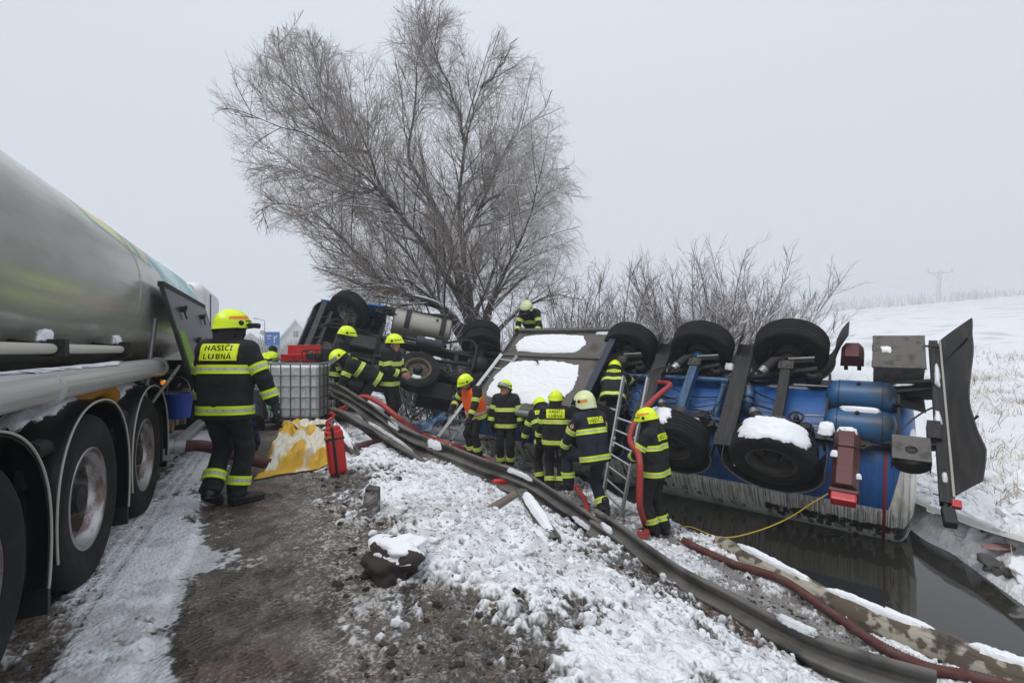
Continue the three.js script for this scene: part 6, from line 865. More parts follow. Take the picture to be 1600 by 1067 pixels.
{
  const g = thing('guardrail', 'torn and twisted steel guardrail sprawling down the snowy slope', 'guardrail');
  const railM = std(1, 1, 1, 0.7, 0.2, { map: grime([0.15, 0.142, 0.13], [0.05, 0.046, 0.04], 0.55, 5), bumpMap: bumpMid, bumpScale: 0.004 });
  const A = beam([at(516, 606, 7.4), at(545, 622, 7.2), at(585, 650, 6.9), at(630, 684, 6.5), at(690, 710, 6.1), at(750, 734, 5.8), at(812, 756, 5.5), at(870, 792, 5.1), at(915, 822, 4.8), at(955, 850, 4.55)], [0.5, 0.35, 0.1, -0.1, -0.25, -0.3, -0.35, -0.3, -0.2, 0.0]);
  const B = beam([at(520, 642, 7.1), at(555, 660, 6.85), at(600, 688, 6.5), at(640, 715, 6.2), at(690, 746, 5.85)], [1.0, 0.8, 0.7, 0.6, 0.9], 0.26);
  const C = beam([at(925, 815, 4.75), at(965, 843, 4.36), at(1010, 880, 3.9), at(1060, 916, 3.52), at(1130, 955, 3.15), at(1200, 996, 2.85), at(1280, 1037, 2.58), at(1370, 1070, 2.4), at(1470, 1100, 2.25)], [-0.3, -0.4, -0.5, -0.5, -0.5, -0.5, -0.45, -0.4, -0.4], 0.29);
  part('rail', A.geo, railM, g); part('rail', B.geo, railM, g); part('rail', C.geo, railM, g);
  const strip = (S, u0, u1, w0, w1, th, seed) => part('snow_patch', snowPatch(60, 10, (u, v) => { const [q, a, b] = S.at0(lerp(u0, u1, u)); return q.addScaledVector(b, lerp(w0, w1, v)).addScaledVector(a, a.y > 0 ? 0.06 : -0.02); }, () => V(0, 1, 0), th * 0.8, seed, 0.5), MAT.snow, g);
  strip(A, 0.23, 0.36, 0.02, 0.14, 0.06, 3); strip(B, 0.08, 0.95, 0.0, 0.12, 0.06, 5); strip(A, 0.42, 0.52, -0.02, 0.16, 0.06, 7); strip(A, 0.66, 0.8, 0.06, 0.14, 0.04, 9); strip(C, 0.02, 0.16, -0.02, 0.08, 0.03, 11); strip(A, 0.88, 0.97, -0.04, 0.05, 0.03, 13); strip(C, 0.7, 0.86, 0.1, 0.17, 0.04, 15);
  // joint bolts
  for (const u of [0.36, 0.385, 0.93, 0.955]) { const [q, a] = A.at0(u); part('bolt', rod(q.clone().addScaledVector(a, -0.01), q.clone().addScaledVector(a, 0.03), 0.016, 0.014, 8), MAT.dark, g); }
  const post = (label, p, q, snow) => { const t = thing('guardrail_post', label, 'guardrail post', null, null), d = q.clone().sub(p).normalize(); part('web', merge([bar(p, q, 0.12, 0.008), bar(p.clone().add(V(0.05, -0.03, 0.03)), q.clone().add(V(0.05, -0.03, 0.03)), 0.012, 0.06), bar(p.clone().add(V(-0.055, -0.03, -0.02)), q.clone().add(V(-0.055, -0.03, -0.02)), 0.012, 0.06)]), railM, t); const s = V(0, 1, 0).cross(d).normalize(); part('snow', snowPatch(20, 6, (u, v) => p.clone().lerp(q, lerp(0.02, 1.04, u)).addScaledVector(s, (v - 0.5) * snow).add(V(0, 0.008, 0)), () => V(0, 1, 0), 0.05, p.x * 7, 0.22), MAT.snow, t); return t; };
  post('bent guardrail post under snow beside the red case', at(516, 655, 6.3), onRay(556, 716, 0.05), 0.15);
  post('snow-covered guardrail post lying below the rail next to the red bag', at(814, 764, 5.35), onRay(866, 848, 0.04), 0.16);
}
// ladders
function ladder(label, p0, p1, q0, q1, n, t0, t1) {                                     // p: left rail bottom, top; q: right rail
  const g = thing('ladder', label, 'ladder', null, null); const up = p1.clone().sub(p0).normalize(), ac = q0.clone().sub(p0).normalize(), nr = up.clone().cross(ac).normalize();
  part('side_rail', bar(p0, p1, 0.028, 0.07, nr), MAT.alu, g); part('side_rail', bar(q0, q1, 0.028, 0.07, nr), MAT.alu, g);
  for (let i = 0; i < n; i++) { const t = lerp(t0, t1, i / (n - 1)); part('rung', rod(p0.clone().lerp(p1, t), q0.clone().lerp(q1, t), 0.016, 0.016, 10), MAT.alu, g); }
  for (const t of [0.45, 0.5]) for (const [a, b] of [[p0, p1], [q0, q1]]) part('guide_bracket', box(0.05, 0.05, 0.09, 0, 0, 0).applyQuaternion(quatTo(up)).translate(...a.clone().lerp(b, t).toArray()), MAT.alu, g);
  for (const p of [p0, q0]) part('foot', rbox(0.045, 0.09, 0.08, 0.008, 0, 0, 0).applyQuaternion(quatTo(up)).translate(p.x, p.y, p.z), MAT.plastic, g);
  return g;
}
{ const b0 = onRay(683, 690, 0.02), b1 = onRay(703, 696, 0.02), t0 = at(784, 553, 10.0), t1 = at(808, 556, 9.8); ladder('aluminium ladder leaning on the grey deck behind the firefighter in orange', b0, t0, b1, t1, 9, 0.12, 0.94); }
ladder('aluminium ladder standing against the overturned trailer between the two nearest firefighters', at(940, 790, 6.75), at(975, 588, 7.35), at(968, 822, 6.45), at(1013, 590, 7.05), 7, 0.1, 0.66);
// hoses
const hoseThing = (name, label, pts, r, mat, ribs = 0, fit) => { const g = thing(name, label, 'hose'); part('hose_tube', hoseGeo(pts, r, ribs ? 12 : 12, ribs, ribs ? 0.006 : 0), mat, g); const cp = (a, b) => { const d = b.clone().sub(a).normalize(); const c = new THREE.Group(); c.name = 'coupling'; g.add(c); part('ring', merge([rod(a.clone().addScaledVector(d, -0.1), a.clone().addScaledVector(d, 0.03), r * 1.12, r * 1.12, 14), rod(a.clone().addScaledVector(d, -0.11), a.clone().addScaledVector(d, -0.07), r * 1.35, r * 1.35, 14)]), MAT.alu, c); }; if (fit & 1) cp(pts[0], pts[1]); if (fit & 2) cp(pts[pts.length - 1], pts[pts.length - 2]); return g; };
hoseThing('hose', 'thick red hose arching over the ladder into the hands of the balaclava firefighter', [tw(1.9, 0.02, -0.1), at(1047, 602, 7.2), at(1028, 618, 6.95), at(1003, 645, 6.55), at(987, 672, 6.25), at(986, 692, 6.0), at(996, 706, 5.8), at(1000, 722, 5.62), at(1000, 750, 5.58), at(1000, 790, 5.6), onRay(1010, 832, 0.06), onRay(1006, 850, 0.05), onRay(988, 852, 0.05)], 0.041, MAT.redHose, 0, 2);
hoseThing('hose', 'ribbed dark red suction hose lying across the foot of the slope by the log', [onRay(1068, 858, 0.05), onRay(1090, 868, 0.05), onRay(1148, 893, 0.05), onRay(1220, 928, 0.06), onRay(1300, 973, 0.06), onRay(1380, 1018, 0.06), onRay(1450, 1050, 0.06), onRay(1540, 1085, 0.06), onRay(1640, 1120, 0.06)], 0.038, MAT.suction, 0.02, 0);
hoseThing('hose', 'red hose running under the torn guardrail towards the ladder', [onRay(505, 640, 0.05), at(540, 636, 7.7), at(565, 620, 7.75), at(590, 628, 7.6), at(625, 655, 7.4), onRay(660, 686, 0.06), onRay(700, 703, 0.05), onRay(740, 716, 0.05), onRay(790, 742, 0.05), onRay(850, 770, 0.05)], 0.042, MAT.redHose);
hoseThing('hose', 'dark red hose coming out of the tanker behind the walking firefighter', [roadPt(-0.93, 5.75, 0.44), roadPt(-0.75, 5.78, 0.42), roadPt(-0.4, 5.85, 0.25), roadPt(-0.05, 6.0, 0.09), roadPt(0.5, 6.35, 0.06), roadPt(1.0, 6.7, 0.06), roadPt(1.5, 7.0, 0.06), roadPt(2.0, 7.2, -0.02)], 0.058, MAT.suction, 0.022, 1);
hoseThing('hose', 'short loop of dark red hose behind the knee of the pale-helmeted firefighter', [onRay(880, 772, 0.04), onRay(897, 776, 0.12), onRay(908, 786, 0.15), onRay(916, 802, 0.08), onRay(917, 818, 0.05)], 0.035, MAT.redHose);
hoseThing('hose', 'thin red line curving over the snow below the overturned lorry', [onRay(640, 668, 0.03), onRay(655, 650, 0.03), onRay(680, 648, 0.03), onRay(697, 660, 0.03), onRay(703, 682, 0.03)], 0.014, MAT.redHose);
{ const pts = [tw(-0.7, 0.1, 1.52), at(1270, 786, 5.6), at(1230, 811, 5.85), at(1180, 831, 5.95), at(1130, 840, 5.95), onRay(1075, 826, 0.03), onRay(1040, 850, 0.02), onRay(1000, 846, 0.02)]; const g = thing('rope', 'thin yellow rope hanging from the red lamp over the water to the bank', 'rope'); part('rope_line', hoseGeo(pts, 0.008, 6), std(0.55, 0.40, 0.04, 0.8), g); }
// white container in its cage
{
  const p = ground(at(464, 640, 8.55)), g = thing('liquid_container', 'white plastic liquid container in a steel cage on a pallet', 'container', p); g.rotation.y = 0.06;
  const W = 1.2, D = 1.0, H = 1.0, Y0 = 0.2, pl = std(0.72, 0.74, 0.75, 0.45, 0, { bumpMap: bumpMid, bumpScale: 0.006 });
  part('bottle', slab(1, 1, () => V(0, 0, 0)), pl, g).geometry = rbox(W - 0.05, H - 0.03, D - 0.05, 0.07, 0, Y0 + H / 2, 0);
  for (let i = 0; i < 6; i++) part('bottle_rib', rbox(0.1, H - 0.16, 0.03, 0.014, -0.48 + i * 0.192, Y0 + H / 2, D / 2 - 0.022), pl, g);
  const st = std(0.16, 0.165, 0.165, 0.45, 0.5), B = (a, b, r = 0.0105) => part('cage_bar', rod(a, b, r, r, 8), st, g);
  for (const s of [-1, 1]) { for (let i = 0; i <= 7; i++) { const x = -W / 2 + i * W / 7; B(V(x, Y0 - 0.02, s * D / 2), V(x, Y0 + H, s * D / 2)); } for (let i = 0; i <= 5; i++) { const y = Y0 + i * H / 5; B(V(-W / 2, y, s * (D / 2 + 0.015)), V(W / 2, y, s * (D / 2 + 0.015)), i === 5 ? 0.014 : 0.0105); } for (let i = 0; i <= 5; i++) { const z = -D / 2 + i * D / 5, y = Y0 + i * H / 5; B(V(s * W / 2, Y0 - 0.02, z), V(s * W / 2, Y0 + H, z)); B(V(s * (W / 2 + 0.015), y, -D / 2), V(s * (W / 2 + 0.015), y, D / 2)); } }
  for (const z of [-0.3, 0.25]) B(V(-W / 2, Y0 + H + 0.01, z), V(W / 2, Y0 + H + 0.01, z), 0.014);
  part('filler_cap', rod(V(-0.1, Y0 + H - 0.02, 0), V(-0.1, Y0 + H + 0.05, 0), 0.11, 0.1, 20), MAT.plastic, g);
  part('pallet', merge([box(1.2, 0.03, 1.0, 0, 0.16, 0), box(1.2, 0.02, 0.12, 0, 0.01, -0.44), box(1.2, 0.02, 0.12, 0, 0.01, 0.44), ...[-0.5, 0, 0.5].flatMap((x) => [-0.42, 0.42].map((z) => box(0.14, 0.13, 0.14, x, 0.083, z)))]), std(0.03, 0.03, 0.03, 0.7), g);
  const top = Y0 + H + 0.03, wp = (x, y, z) => g.localToWorld(V(x, y, z)); g.updateMatrixWorld(true);
  const tb = thing('tool_tray', 'open red metal tool tray on top of the white container', 'tool tray', wp(0.02, top, -0.12)); tb.rotation.y = 0.1;
  part('tray', merge([box(0.62, 0.012, 0.3, 0, 0.006, 0), box(0.62, 0.13, 0.012, 0, 0.07, 0.15), box(0.62, 0.3, 0.012, 0, 0.17, -0.17, -0.15), box(0.012, 0.14, 0.3, -0.31, 0.07, 0), box(0.012, 0.14, 0.3, 0.31, 0.07, 0)]), MAT.red, tb); part('rim', merge([rod(V(-0.32, 0.31, -0.19), V(0.32, 0.31, -0.19), 0.012), rod(V(-0.31, 0.135, 0.155), V(0.31, 0.135, 0.155), 0.01)]), MAT.red, tb); part('handle', hoseGeo([V(-0.08, 0.09, 0.158), V(-0.07, 0.06, 0.19), V(0.07, 0.06, 0.19), V(0.08, 0.09, 0.158)], 0.008, 6), MAT.dark, tb);
  const pu = thing('motor_pump', 'small black motor pump beside the red tool tray on the container', 'pump', wp(0.36, top, 0.2));
  part('motor', rbox(0.2, 0.14, 0.18, 0.03, 0, 0.1, 0), MAT.black, pu); part('fan_cover', rod(V(0.1, 0.1, 0), V(0.15, 0.1, 0), 0.07, 0.06, 16), MAT.plastic, pu); part('frame', merge([hoseGeo([V(-0.14, 0.01, 0.1), V(-0.14, 0.2, 0.1), V(0.14, 0.2, 0.1), V(0.14, 0.01, 0.1)], 0.009, 6), hoseGeo([V(-0.14, 0.01, -0.1), V(-0.14, 0.2, -0.1), V(0.14, 0.2, -0.1), V(0.14, 0.01, -0.1)], 0.009, 6), rod(V(-0.14, 0.2, -0.1), V(-0.14, 0.2, 0.1), 0.009), rod(V(-0.14, 0.01, -0.11), V(-0.14, 0.01, 0.11), 0.009), rod(V(0.14, 0.01, -0.11), V(0.14, 0.01, 0.11), 0.009)]), MAT.black, pu); part('filler', rod(V(-0.03, 0.16, 0), V(-0.03, 0.21, 0), 0.03), MAT.steel, pu);
  const cb = thing('cable', 'dark cable and thin green hose tangled on the left end of the container', 'cable'); const cp = (L) => L.map((q) => wp(...q)); part('cable_coil', hoseGeo(cp([[-0.5, top, 0.3], [-0.3, top + 0.04, 0.2], [-0.2, top + 0.02, 0.4], [-0.4, top + 0.06, 0.42], [-0.55, top + 0.02, 0.25], [-0.35, top + 0.07, 0.1], [-0.1, top + 0.02, 0.35], [0.2, top + 0.02, 0.4]]), 0.014, 6), MAT.black, cb); part('thin_hose', hoseGeo(cp([[-0.2, top + 0.02, 0.45], [-0.3, top + 0.02, 0.54], [-0.33, top - 0.2, 0.56], [-0.4, top - 0.45, 0.55], [-0.55, top - 0.5, 0.55], [-0.68, top - 0.4, 0.5]]), 0.009, 6), std(0.02, 0.12, 0.05, 0.5), cb);
}
{ // crumpled yellow and white sheet with a black strap over it
  const FL = onRay(396, 752, 0.03), FR = onRay(522, 730, 0.05), BR = at(524, 646, 6.75), BL = at(436, 648, 6.75), g = thing('tarpaulin', 'crumpled yellow and white tarpaulin heaped on the ground beside the red case', 'tarpaulin');
  const CR = [[0.3, 1, 3.1, 0.075, 0.2], [-0.5, 0.9, 4.3, 0.05, 0.6], [0.9, 0.5, 3.7, 0.045, 0.4], [0.1, 1, 6.5, 0.03, 0.9], [-0.9, 0.4, 7.3, 0.022, 0.1]].map(([a, b, f, m, p]) => [a, b, f, m, p]);
  const fn = (u, v, s) => { const p = FL.clone().lerp(FR, u).lerp(BL.clone().lerp(BR, u), v), e = Math.min(u, 1 - u, v, 1 - v), k = sstep(e, 0, 0.13), top = Math.pow(Math.sin(Math.min(1, v * 1.25) * PI * 0.5), 0.5); p.y = lerp(groundH(p.x, p.z) + 0.015, Math.max(FL.y, FR.y) + 0.02 + 0.1 * sstep(v, 0.0, 0.25) + 0.2 * v, k); const n = (1 - Math.abs(2 * fbm(u * 4 + v, v * 5, 3) - 1)), n0 = 1 - Math.abs(2 * fbm(u * 9 + 7 - v * 2, v * 12 + 3, 3) - 1); const tri = (a) => Math.abs(((a % 1) + 1) % 1 - 0.5) * 2; let cr = 0; for (const [cx, cy, f, am, ph] of CR) { const d = (u - ph) * cx + v * cy; cr += am * tri(d * f + 0.35 * n2(u * 3 + ph * 9, v * 3)); } p.y += k * (0.85 * (cr - 0.09) + 0.08 * (n - 0.75) + 0.09 * (n0 - 0.75) - 0.08 * Math.exp(-(((v - 0.62 - 0.1 * Math.sin(u * 5)) / 0.06) ** 2)) + 0.07 * Math.exp(-(((v - 0.5 - 0.07 * Math.sin(u * 6 + 1)) / 0.06) ** 2))); p.x += k * 0.07 * (fbm(u * 5, v * 5 + 9, 3) - 0.5); p.z += k * 0.2 * (fbm(u * 4 + 20, v * 4, 3) - 0.5); if (s) p.y += 0.008; return p; };
  const tex = dataTex(512, 512, (u, v, c) => { const n = fbm(u * 3.2 + 3, v * 3.6 + 8, 5), e = Math.min(u, 1 - u, v, 1 - v), w = sstep(n - 0.18 * (1 - sstep(e, 0.03, 0.16)) + 0.11 * Math.sin(v * 17 + u * 5), 0.40, 0.5), d = sstep(fbm(u * 7 + 30, v * 7, 4), 0.55, 0.75) * 0.45, sp = n2(u * 160, v * 160) > 0.93 ? 0.25 : 0; for (let i = 0; i < 3; i++) c[i] = lerp(lerp([0.62, 0.36, 0.012][i], [0.68, 0.64, 0.52][i], w), [0.2, 0.16, 0.11][i], Math.min(1, d + sp)); });
  part('sheet', slab(120, 120, fn), std(1, 1, 1, 0.5, 0, { map: tex, bumpMap: bumpMid, bumpScale: 0.012 }), g);
  const sp = []; for (let i = 0; i <= 16; i++) { const u = lerp(0.06, 0.97, i / 16); const q = fn(u, 0.6 + 0.05 * Math.sin(u * 7), 1); q.y += 0.03; sp.push(q); } part('strap', hoseGeo(sp, 0.017, 6), MAT.black, g);
  const lp = fn(0.8, 0.62, 1); part('strap_buckle', rbox(0.3, 0.04, 0.09, 0.02, lp.x, lp.y + 0.05, lp.z, 0, 0.2, 0.1), MAT.black, g);
}
{ // red case with black strap
  const p = onRay(528, 745, 0), g = thing('red_case', 'red hard case with a black strap leaning in the snow at the road edge', 'case', p.clone().add(V(0, 0.0, 0))); g.rotation.set(-0.06, 0.5, 0.13);
  part('shell', merge([rbox(0.19, 0.5, 0.17, 0.035, 0, 0.25, 0), rbox(0.15, 0.06, 0.13, 0.025, 0, 0.51, 0)]), MAT.red, g); part('strap', merge([rbox(0.028, 0.56, 0.19, 0.008, -0.02, 0.26, 0), box(0.2, 0.02, 0.18, 0, 0.4, 0)]), MAT.black, g); part('handle', hoseGeo([V(-0.05, 0.53, 0), V(-0.055, 0.6, 0), V(0.0, 0.63, 0), V(0.03, 0.66, 0), V(-0.02, 0.7, 0)], 0.017, 8), MAT.red, g);
  part('label_plate', box(0.05, 0.045, 0.004, -0.062, 0.42, 0.087), std(0.5, 0.36, 0.02, 0.5), g); part('label_line', merge([box(0.04, 0.006, 0.002, -0.062, 0.43, 0.091), box(0.04, 0.006, 0.002, -0.062, 0.414, 0.091)]), MAT.black, g);
}
{ // clod, post stump, timber stub, red bag
  const c = thing('soil_clod', 'big clod of dark soil capped with snow lying on the trampled shoulder', 'clod', onRay(615, 905, 0.09)); const cg = lumpGeo(5, 0.5, 5).scale(0.17, 0.15, 0.15); part('soil', cg, std(0.045, 0.036, 0.03, 0.95, 0, { bumpMap: bumpFine, bumpScale: 0.02 }), c); const sg = lumpGeo(9, 0.4, 5).scale(0.165, 0.1, 0.15).translate(0.03, 0.09, -0.015); part('snow', sg, MAT.snow, c); const r = rng(3), sh = []; for (let i = 0; i < 60; i++) { const a = r() * 6.3, p = V(Math.cos(a) * 0.15, -0.02 - r() * 0.08, Math.sin(a) * 0.13); sh.push(rod(p.clone().multiplyScalar(0.7), p.clone().multiplyScalar(1.1 + r() * 0.25).add(V(0, -0.03, 0)), 0.003, 0.001, 4)); } tag(part('roots', merge(sh), std(0.03, 0.022, 0.016, 0.95), c), null, null, null, 'stuff');
  const s = thing('post_stump', 'short dark stump of a post half sunk in the icy shoulder', 'post stump', onRay(579, 806, 0)); part('stump', slab(8, 10, (u, v, q) => { const th = u * 2 * PI, r0 = 0.095 - 0.018 * v; return V(Math.cos(th) * r0 * 0.85, -0.03 + 0.21 * v + 0.02 * Math.sin(th * 2) * v, Math.sin(th) * r0 * 0.7 - 0.06 * v - (q ? 0 : 0.004)); }), std(1, 1, 1, 0.9, 0, { map: rep(grime([0.10, 0.092, 0.085], [0.26, 0.25, 0.245], 0.5, 7), 1, 1), bumpMap: bumpMid, bumpScale: 0.02 }), s); part('top', move(new THREE.CircleGeometry(0.066, 10), 0, 0.18, -0.06, -PI / 2), std(0.06, 0.055, 0.05, 0.95), s);
  const l = onRay(778, 800, 0.04), t = thing('timber_stub', 'grey-brown round timber end sticking out of the snow below the rail', 'timber'); const d = V(0.17, 0.06, -0.13); part('stub', rod(l.clone().sub(d.clone().multiplyScalar(0.6)), l.clone().add(d), 0.042, 0.038, 14), std(0.16, 0.135, 0.105, 0.9, 0, { bumpMap: bumpMid, bumpScale: 0.01 }), t);
  const bgp = at(786, 752, 5.75), b = thing('red_bag', 'red bag lying under the guardrail above the snow-covered post', 'bag', ground(bgp, 0.08)); part('bag_body', lumpGeo(15, 0.25).scale(0.16, 0.1, 0.09), std(0.5, 0.02, 0.018, 0.5, 0, { bumpMap: bumpMid, bumpScale: 0.02 }), b); part('bag_flap', lumpGeo(19, 0.3).scale(0.07, 0.05, 0.06).translate(0.14, -0.02, 0.02), std(0.32, 0.015, 0.015, 0.5), b); part('bag_strap', hoseGeo([V(0.12, 0.02, 0.03), V(0.2, 0.0, 0.04), V(0.25, -0.08, 0.05), V(0.27, -0.14, 0.04)], 0.012, 6), MAT.black, b);
}
{ // snow-topped log along the water
  const P = [onRay(1125, 858, 0.0), onRay(1180, 892, 0.03), onRay(1280, 945, 0.04), onRay(1380, 990, 0.04), onRay(1480, 1030, 0.04), onRay(1590, 1072, 0.04), onRay(1700, 1112, 0.04)], cv = new THREE.CatmullRomCurve3(P), L = cv.getLength(), g = thing('log', 'long pale log topped with snow along the edge of the water', 'log'), R0 = 0.125;
  const fr = (u) => { const q = cv.getPointAt(clamp(u, 0, 1)), d = cv.getTangentAt(clamp(u, 0, 1)), s = V(0, 1, 0).cross(d).normalize(); return [q, s, d.cross(s).normalize()]; };
  const tex = dataTex(1024, 256, (u, v, c) => { const n = fbm(u * 28, v * 6, 5), k = sstep(n, 0.47, 0.56), b = sstep(fbm(u * 12 + 40, v * 4, 4), 0.52, 0.66) * sstep(u, 0.0, 0.1), ln = n2(u * 22, v * 60) > 0.72 ? 0.7 : 1; for (let i = 0; i < 3; i++) c[i] = lerp(lerp([0.36, 0.33, 0.27][i], [0.10, 0.08, 0.055][i], k), [0.05, 0.04, 0.03][i], b * 0.85) * ln; });
  part('trunk', grid(120, 22, (u, v) => { const [q, s, w] = fr(u), th = v * 2 * PI, r0 = R0 * (0.82 + 0.2 * Math.min(1, u * 3)) * (1 + 0.1 * (fbm(u * 30, Math.cos(th) * 1.5 + 4, 3) - 0.5) + 0.05 * Math.sin(u * 37)); return q.addScaledVector(s, Math.cos(th) * r0).addScaledVector(w, Math.sin(th) * r0); }), std(1, 1, 1, 0.9, 0, { map: tex, bumpMap: bumpMid, bumpScale: 0.012 }), g);
  part('cut_end', new THREE.CircleGeometry(R0 * 0.82, 18).applyQuaternion(new THREE.Quaternion().setFromUnitVectors(V(0, 0, 1), cv.getTangentAt(0).negate())).translate(P[0].x, P[0].y, P[0].z), std(0.25, 0.19, 0.12, 0.9), g);
  for (const [a, b, sd] of [[0.05, 0.5, 3], [0.42, 0.8, 7], [0.76, 0.999, 11]]) part('snow', snowPatch(60, 8, (u, v) => { const [q, s, w] = fr(lerp(a, b, u)), th = lerp(0.64, 0.3, v) * PI; return q.addScaledVector(s, -Math.cos(th) * R0).addScaledVector(w, Math.sin(th) * R0 * 0.98); }, () => V(0, 1, 0), 0.04, sd, 0.3), MAT.snow, g);
  const tw1 = fr(0.62)[0]; part('twig', hoseGeo([tw1.clone().add(V(0.0, 0.1, 0)), tw1.clone().add(V(0.03, 0.2, 0.02)), tw1.clone().add(V(0.1, 0.22, 0.03)), tw1.clone().add(V(0.15, 0.14, 0.03))], 0.006, 5), MAT.dark, g);
}
{ // torn-off white bumper on the far bank
  const a = onRay(1404, 792, 0.1), b = onRay(1475, 820, 0.1), c = onRay(1540, 846, 0.1), d = onRay(1625, 882, 0.1), cv = new THREE.CatmullRomCurve3([a, b, c, d]), g = thing('bumper', 'torn-off white bumper with a blue zigzag mark on the snowy far bank', 'bumper');
  const prof = [[-0.15, -0.05], [-0.13, 0.02], [-0.05, 0.07], [0.06, 0.075], [0.12, 0.04], [0.14, -0.04]], fr = (u) => { const q = cv.getPointAt(clamp(u, 0, 1)), t = cv.getTangentAt(clamp(u, 0, 1)), s = t.clone().cross(V(0, 1, 0)).normalize(); if (s.z < 0) s.negate(); return [q, s, V(0, 0.7, 0).addScaledVector(s, -0.7).normalize(), s.clone().multiplyScalar(0.7).add(V(0, 0.7, 0)).normalize()]; };
  const fn = (u, v, s) => { const f = v * (prof.length - 1), i = Math.min(prof.length - 2, Math.floor(f)), y = lerp(prof[i][0], prof[i + 1][0], f - i), x = lerp(prof[i][1], prof[i + 1][1], f - i), [q, , w, n] = fr(u), cr = u > 0.42 && u < 0.5 ? -0.05 : 0; return q.addScaledVector(w, y).addScaledVector(n, x + cr + (s ? 0.006 : 0)); };
  part('skin', slab(40, 15, fn), std(1, 1, 1, 0.5, 0, { map: grime([0.66, 0.66, 0.63], [0.34, 0.31, 0.27], 0.35, 4) }), g);
  const mk = new THREE.Shape(); const z = [[-0.12, -0.08], [-0.06, 0.08], [0, -0.02], [0.06, 0.08], [0.12, -0.08], [0.075, -0.08], [0.05, 0.0], [0.002, -0.08], [-0.045, 0.0], [-0.075, -0.08]]; z.forEach(([x, y], i) => (i ? mk.lineTo(x, y) : mk.moveTo(x, y))); const m = part('zigzag_mark', new THREE.ShapeGeometry(mk), std(0.015, 0.05, 0.15, 0.5), g); { const [q, , w, n] = fr(0.15), x = w.clone().cross(n).normalize(); m.quaternion.setFromRotationMatrix(new THREE.Matrix4().makeBasis(x, w, n)); m.position.copy(q).addScaledVector(n, 0.087); }
  { const [q, , w, n] = fr(0.66); part('lens', rbox(0.14, 0.08, 0.03, 0.01, 0, 0, 0).applyQuaternion(quatTo(w)).translate(...q.addScaledVector(n, 0.08).toArray()), std(0.09, 0.01, 0.012, 0.25), g); }
  part('snow', snowPatch(50, 8, (u, v) => { const q = fn(lerp(0.05, 0.97, u), lerp(0.72, 1.0, v), 1); return q; }, () => V(0, 1, 0), 0.07, 5, 0.25), MAT.snow, g);
}
{ // rubbish in the water and on the bank
  const bag = (label, p, geo, mat, cat) => { const m = part(cat.replace(' ', '_'), geo, mat); m.position.copy(p); return tag(m, label, cat); };
  const lump = (seed, x, y, z) => lumpGeo(seed, 0.6, 4).scale(x, y, z);
  bag('crumpled blue plastic sheet floating at the rear corner of the sunken tank', atY(1392, 838, WATER).add(V(0, 0.03, 0)), lump(41, 0.17, 0.06, 0.15), std(0.012, 0.05, 0.16, 0.35), 'plastic sheet');
  bag('small blue plastic scrap caught at the water line of the tank', atY(1238, 806, WATER).add(V(0, 0.05, 0.05)), lump(45, 0.1, 0.05, 0.06), std(0.012, 0.05, 0.18, 0.35), 'plastic scrap');
  bag('black bottle drifting in front of the tank', atY(1302, 836, WATER).add(V(0, 0.01, 0)), merge([rod(V(-0.16, 0, 0), V(0.1, 0, -0.03), 0.03), rod(V(0.1, 0, -0.03), V(0.17, 0, -0.04), 0.018, 0.014)]), MAT.black, 'bottle');
  bag('grey stone half under snow at the edge of the far bank', onRay(1556, 895, 0.02), lump(51, 0.14, 0.12, 0.12), std(0.12, 0.115, 0.105, 0.9), 'stone');
  bag('small brown stone beside the grey stone on the far bank', onRay(1583, 902, 0.02), lump(53, 0.07, 0.07, 0.07), std(0.07, 0.06, 0.05, 0.9), 'stone');
  bag('faded red rag on the snow below the white bumper', onRay(1570, 862, 0.03), lump(57, 0.26, 0.012, 0.08), std(0.42, 0.24, 0.21, 0.85), 'rag');
}
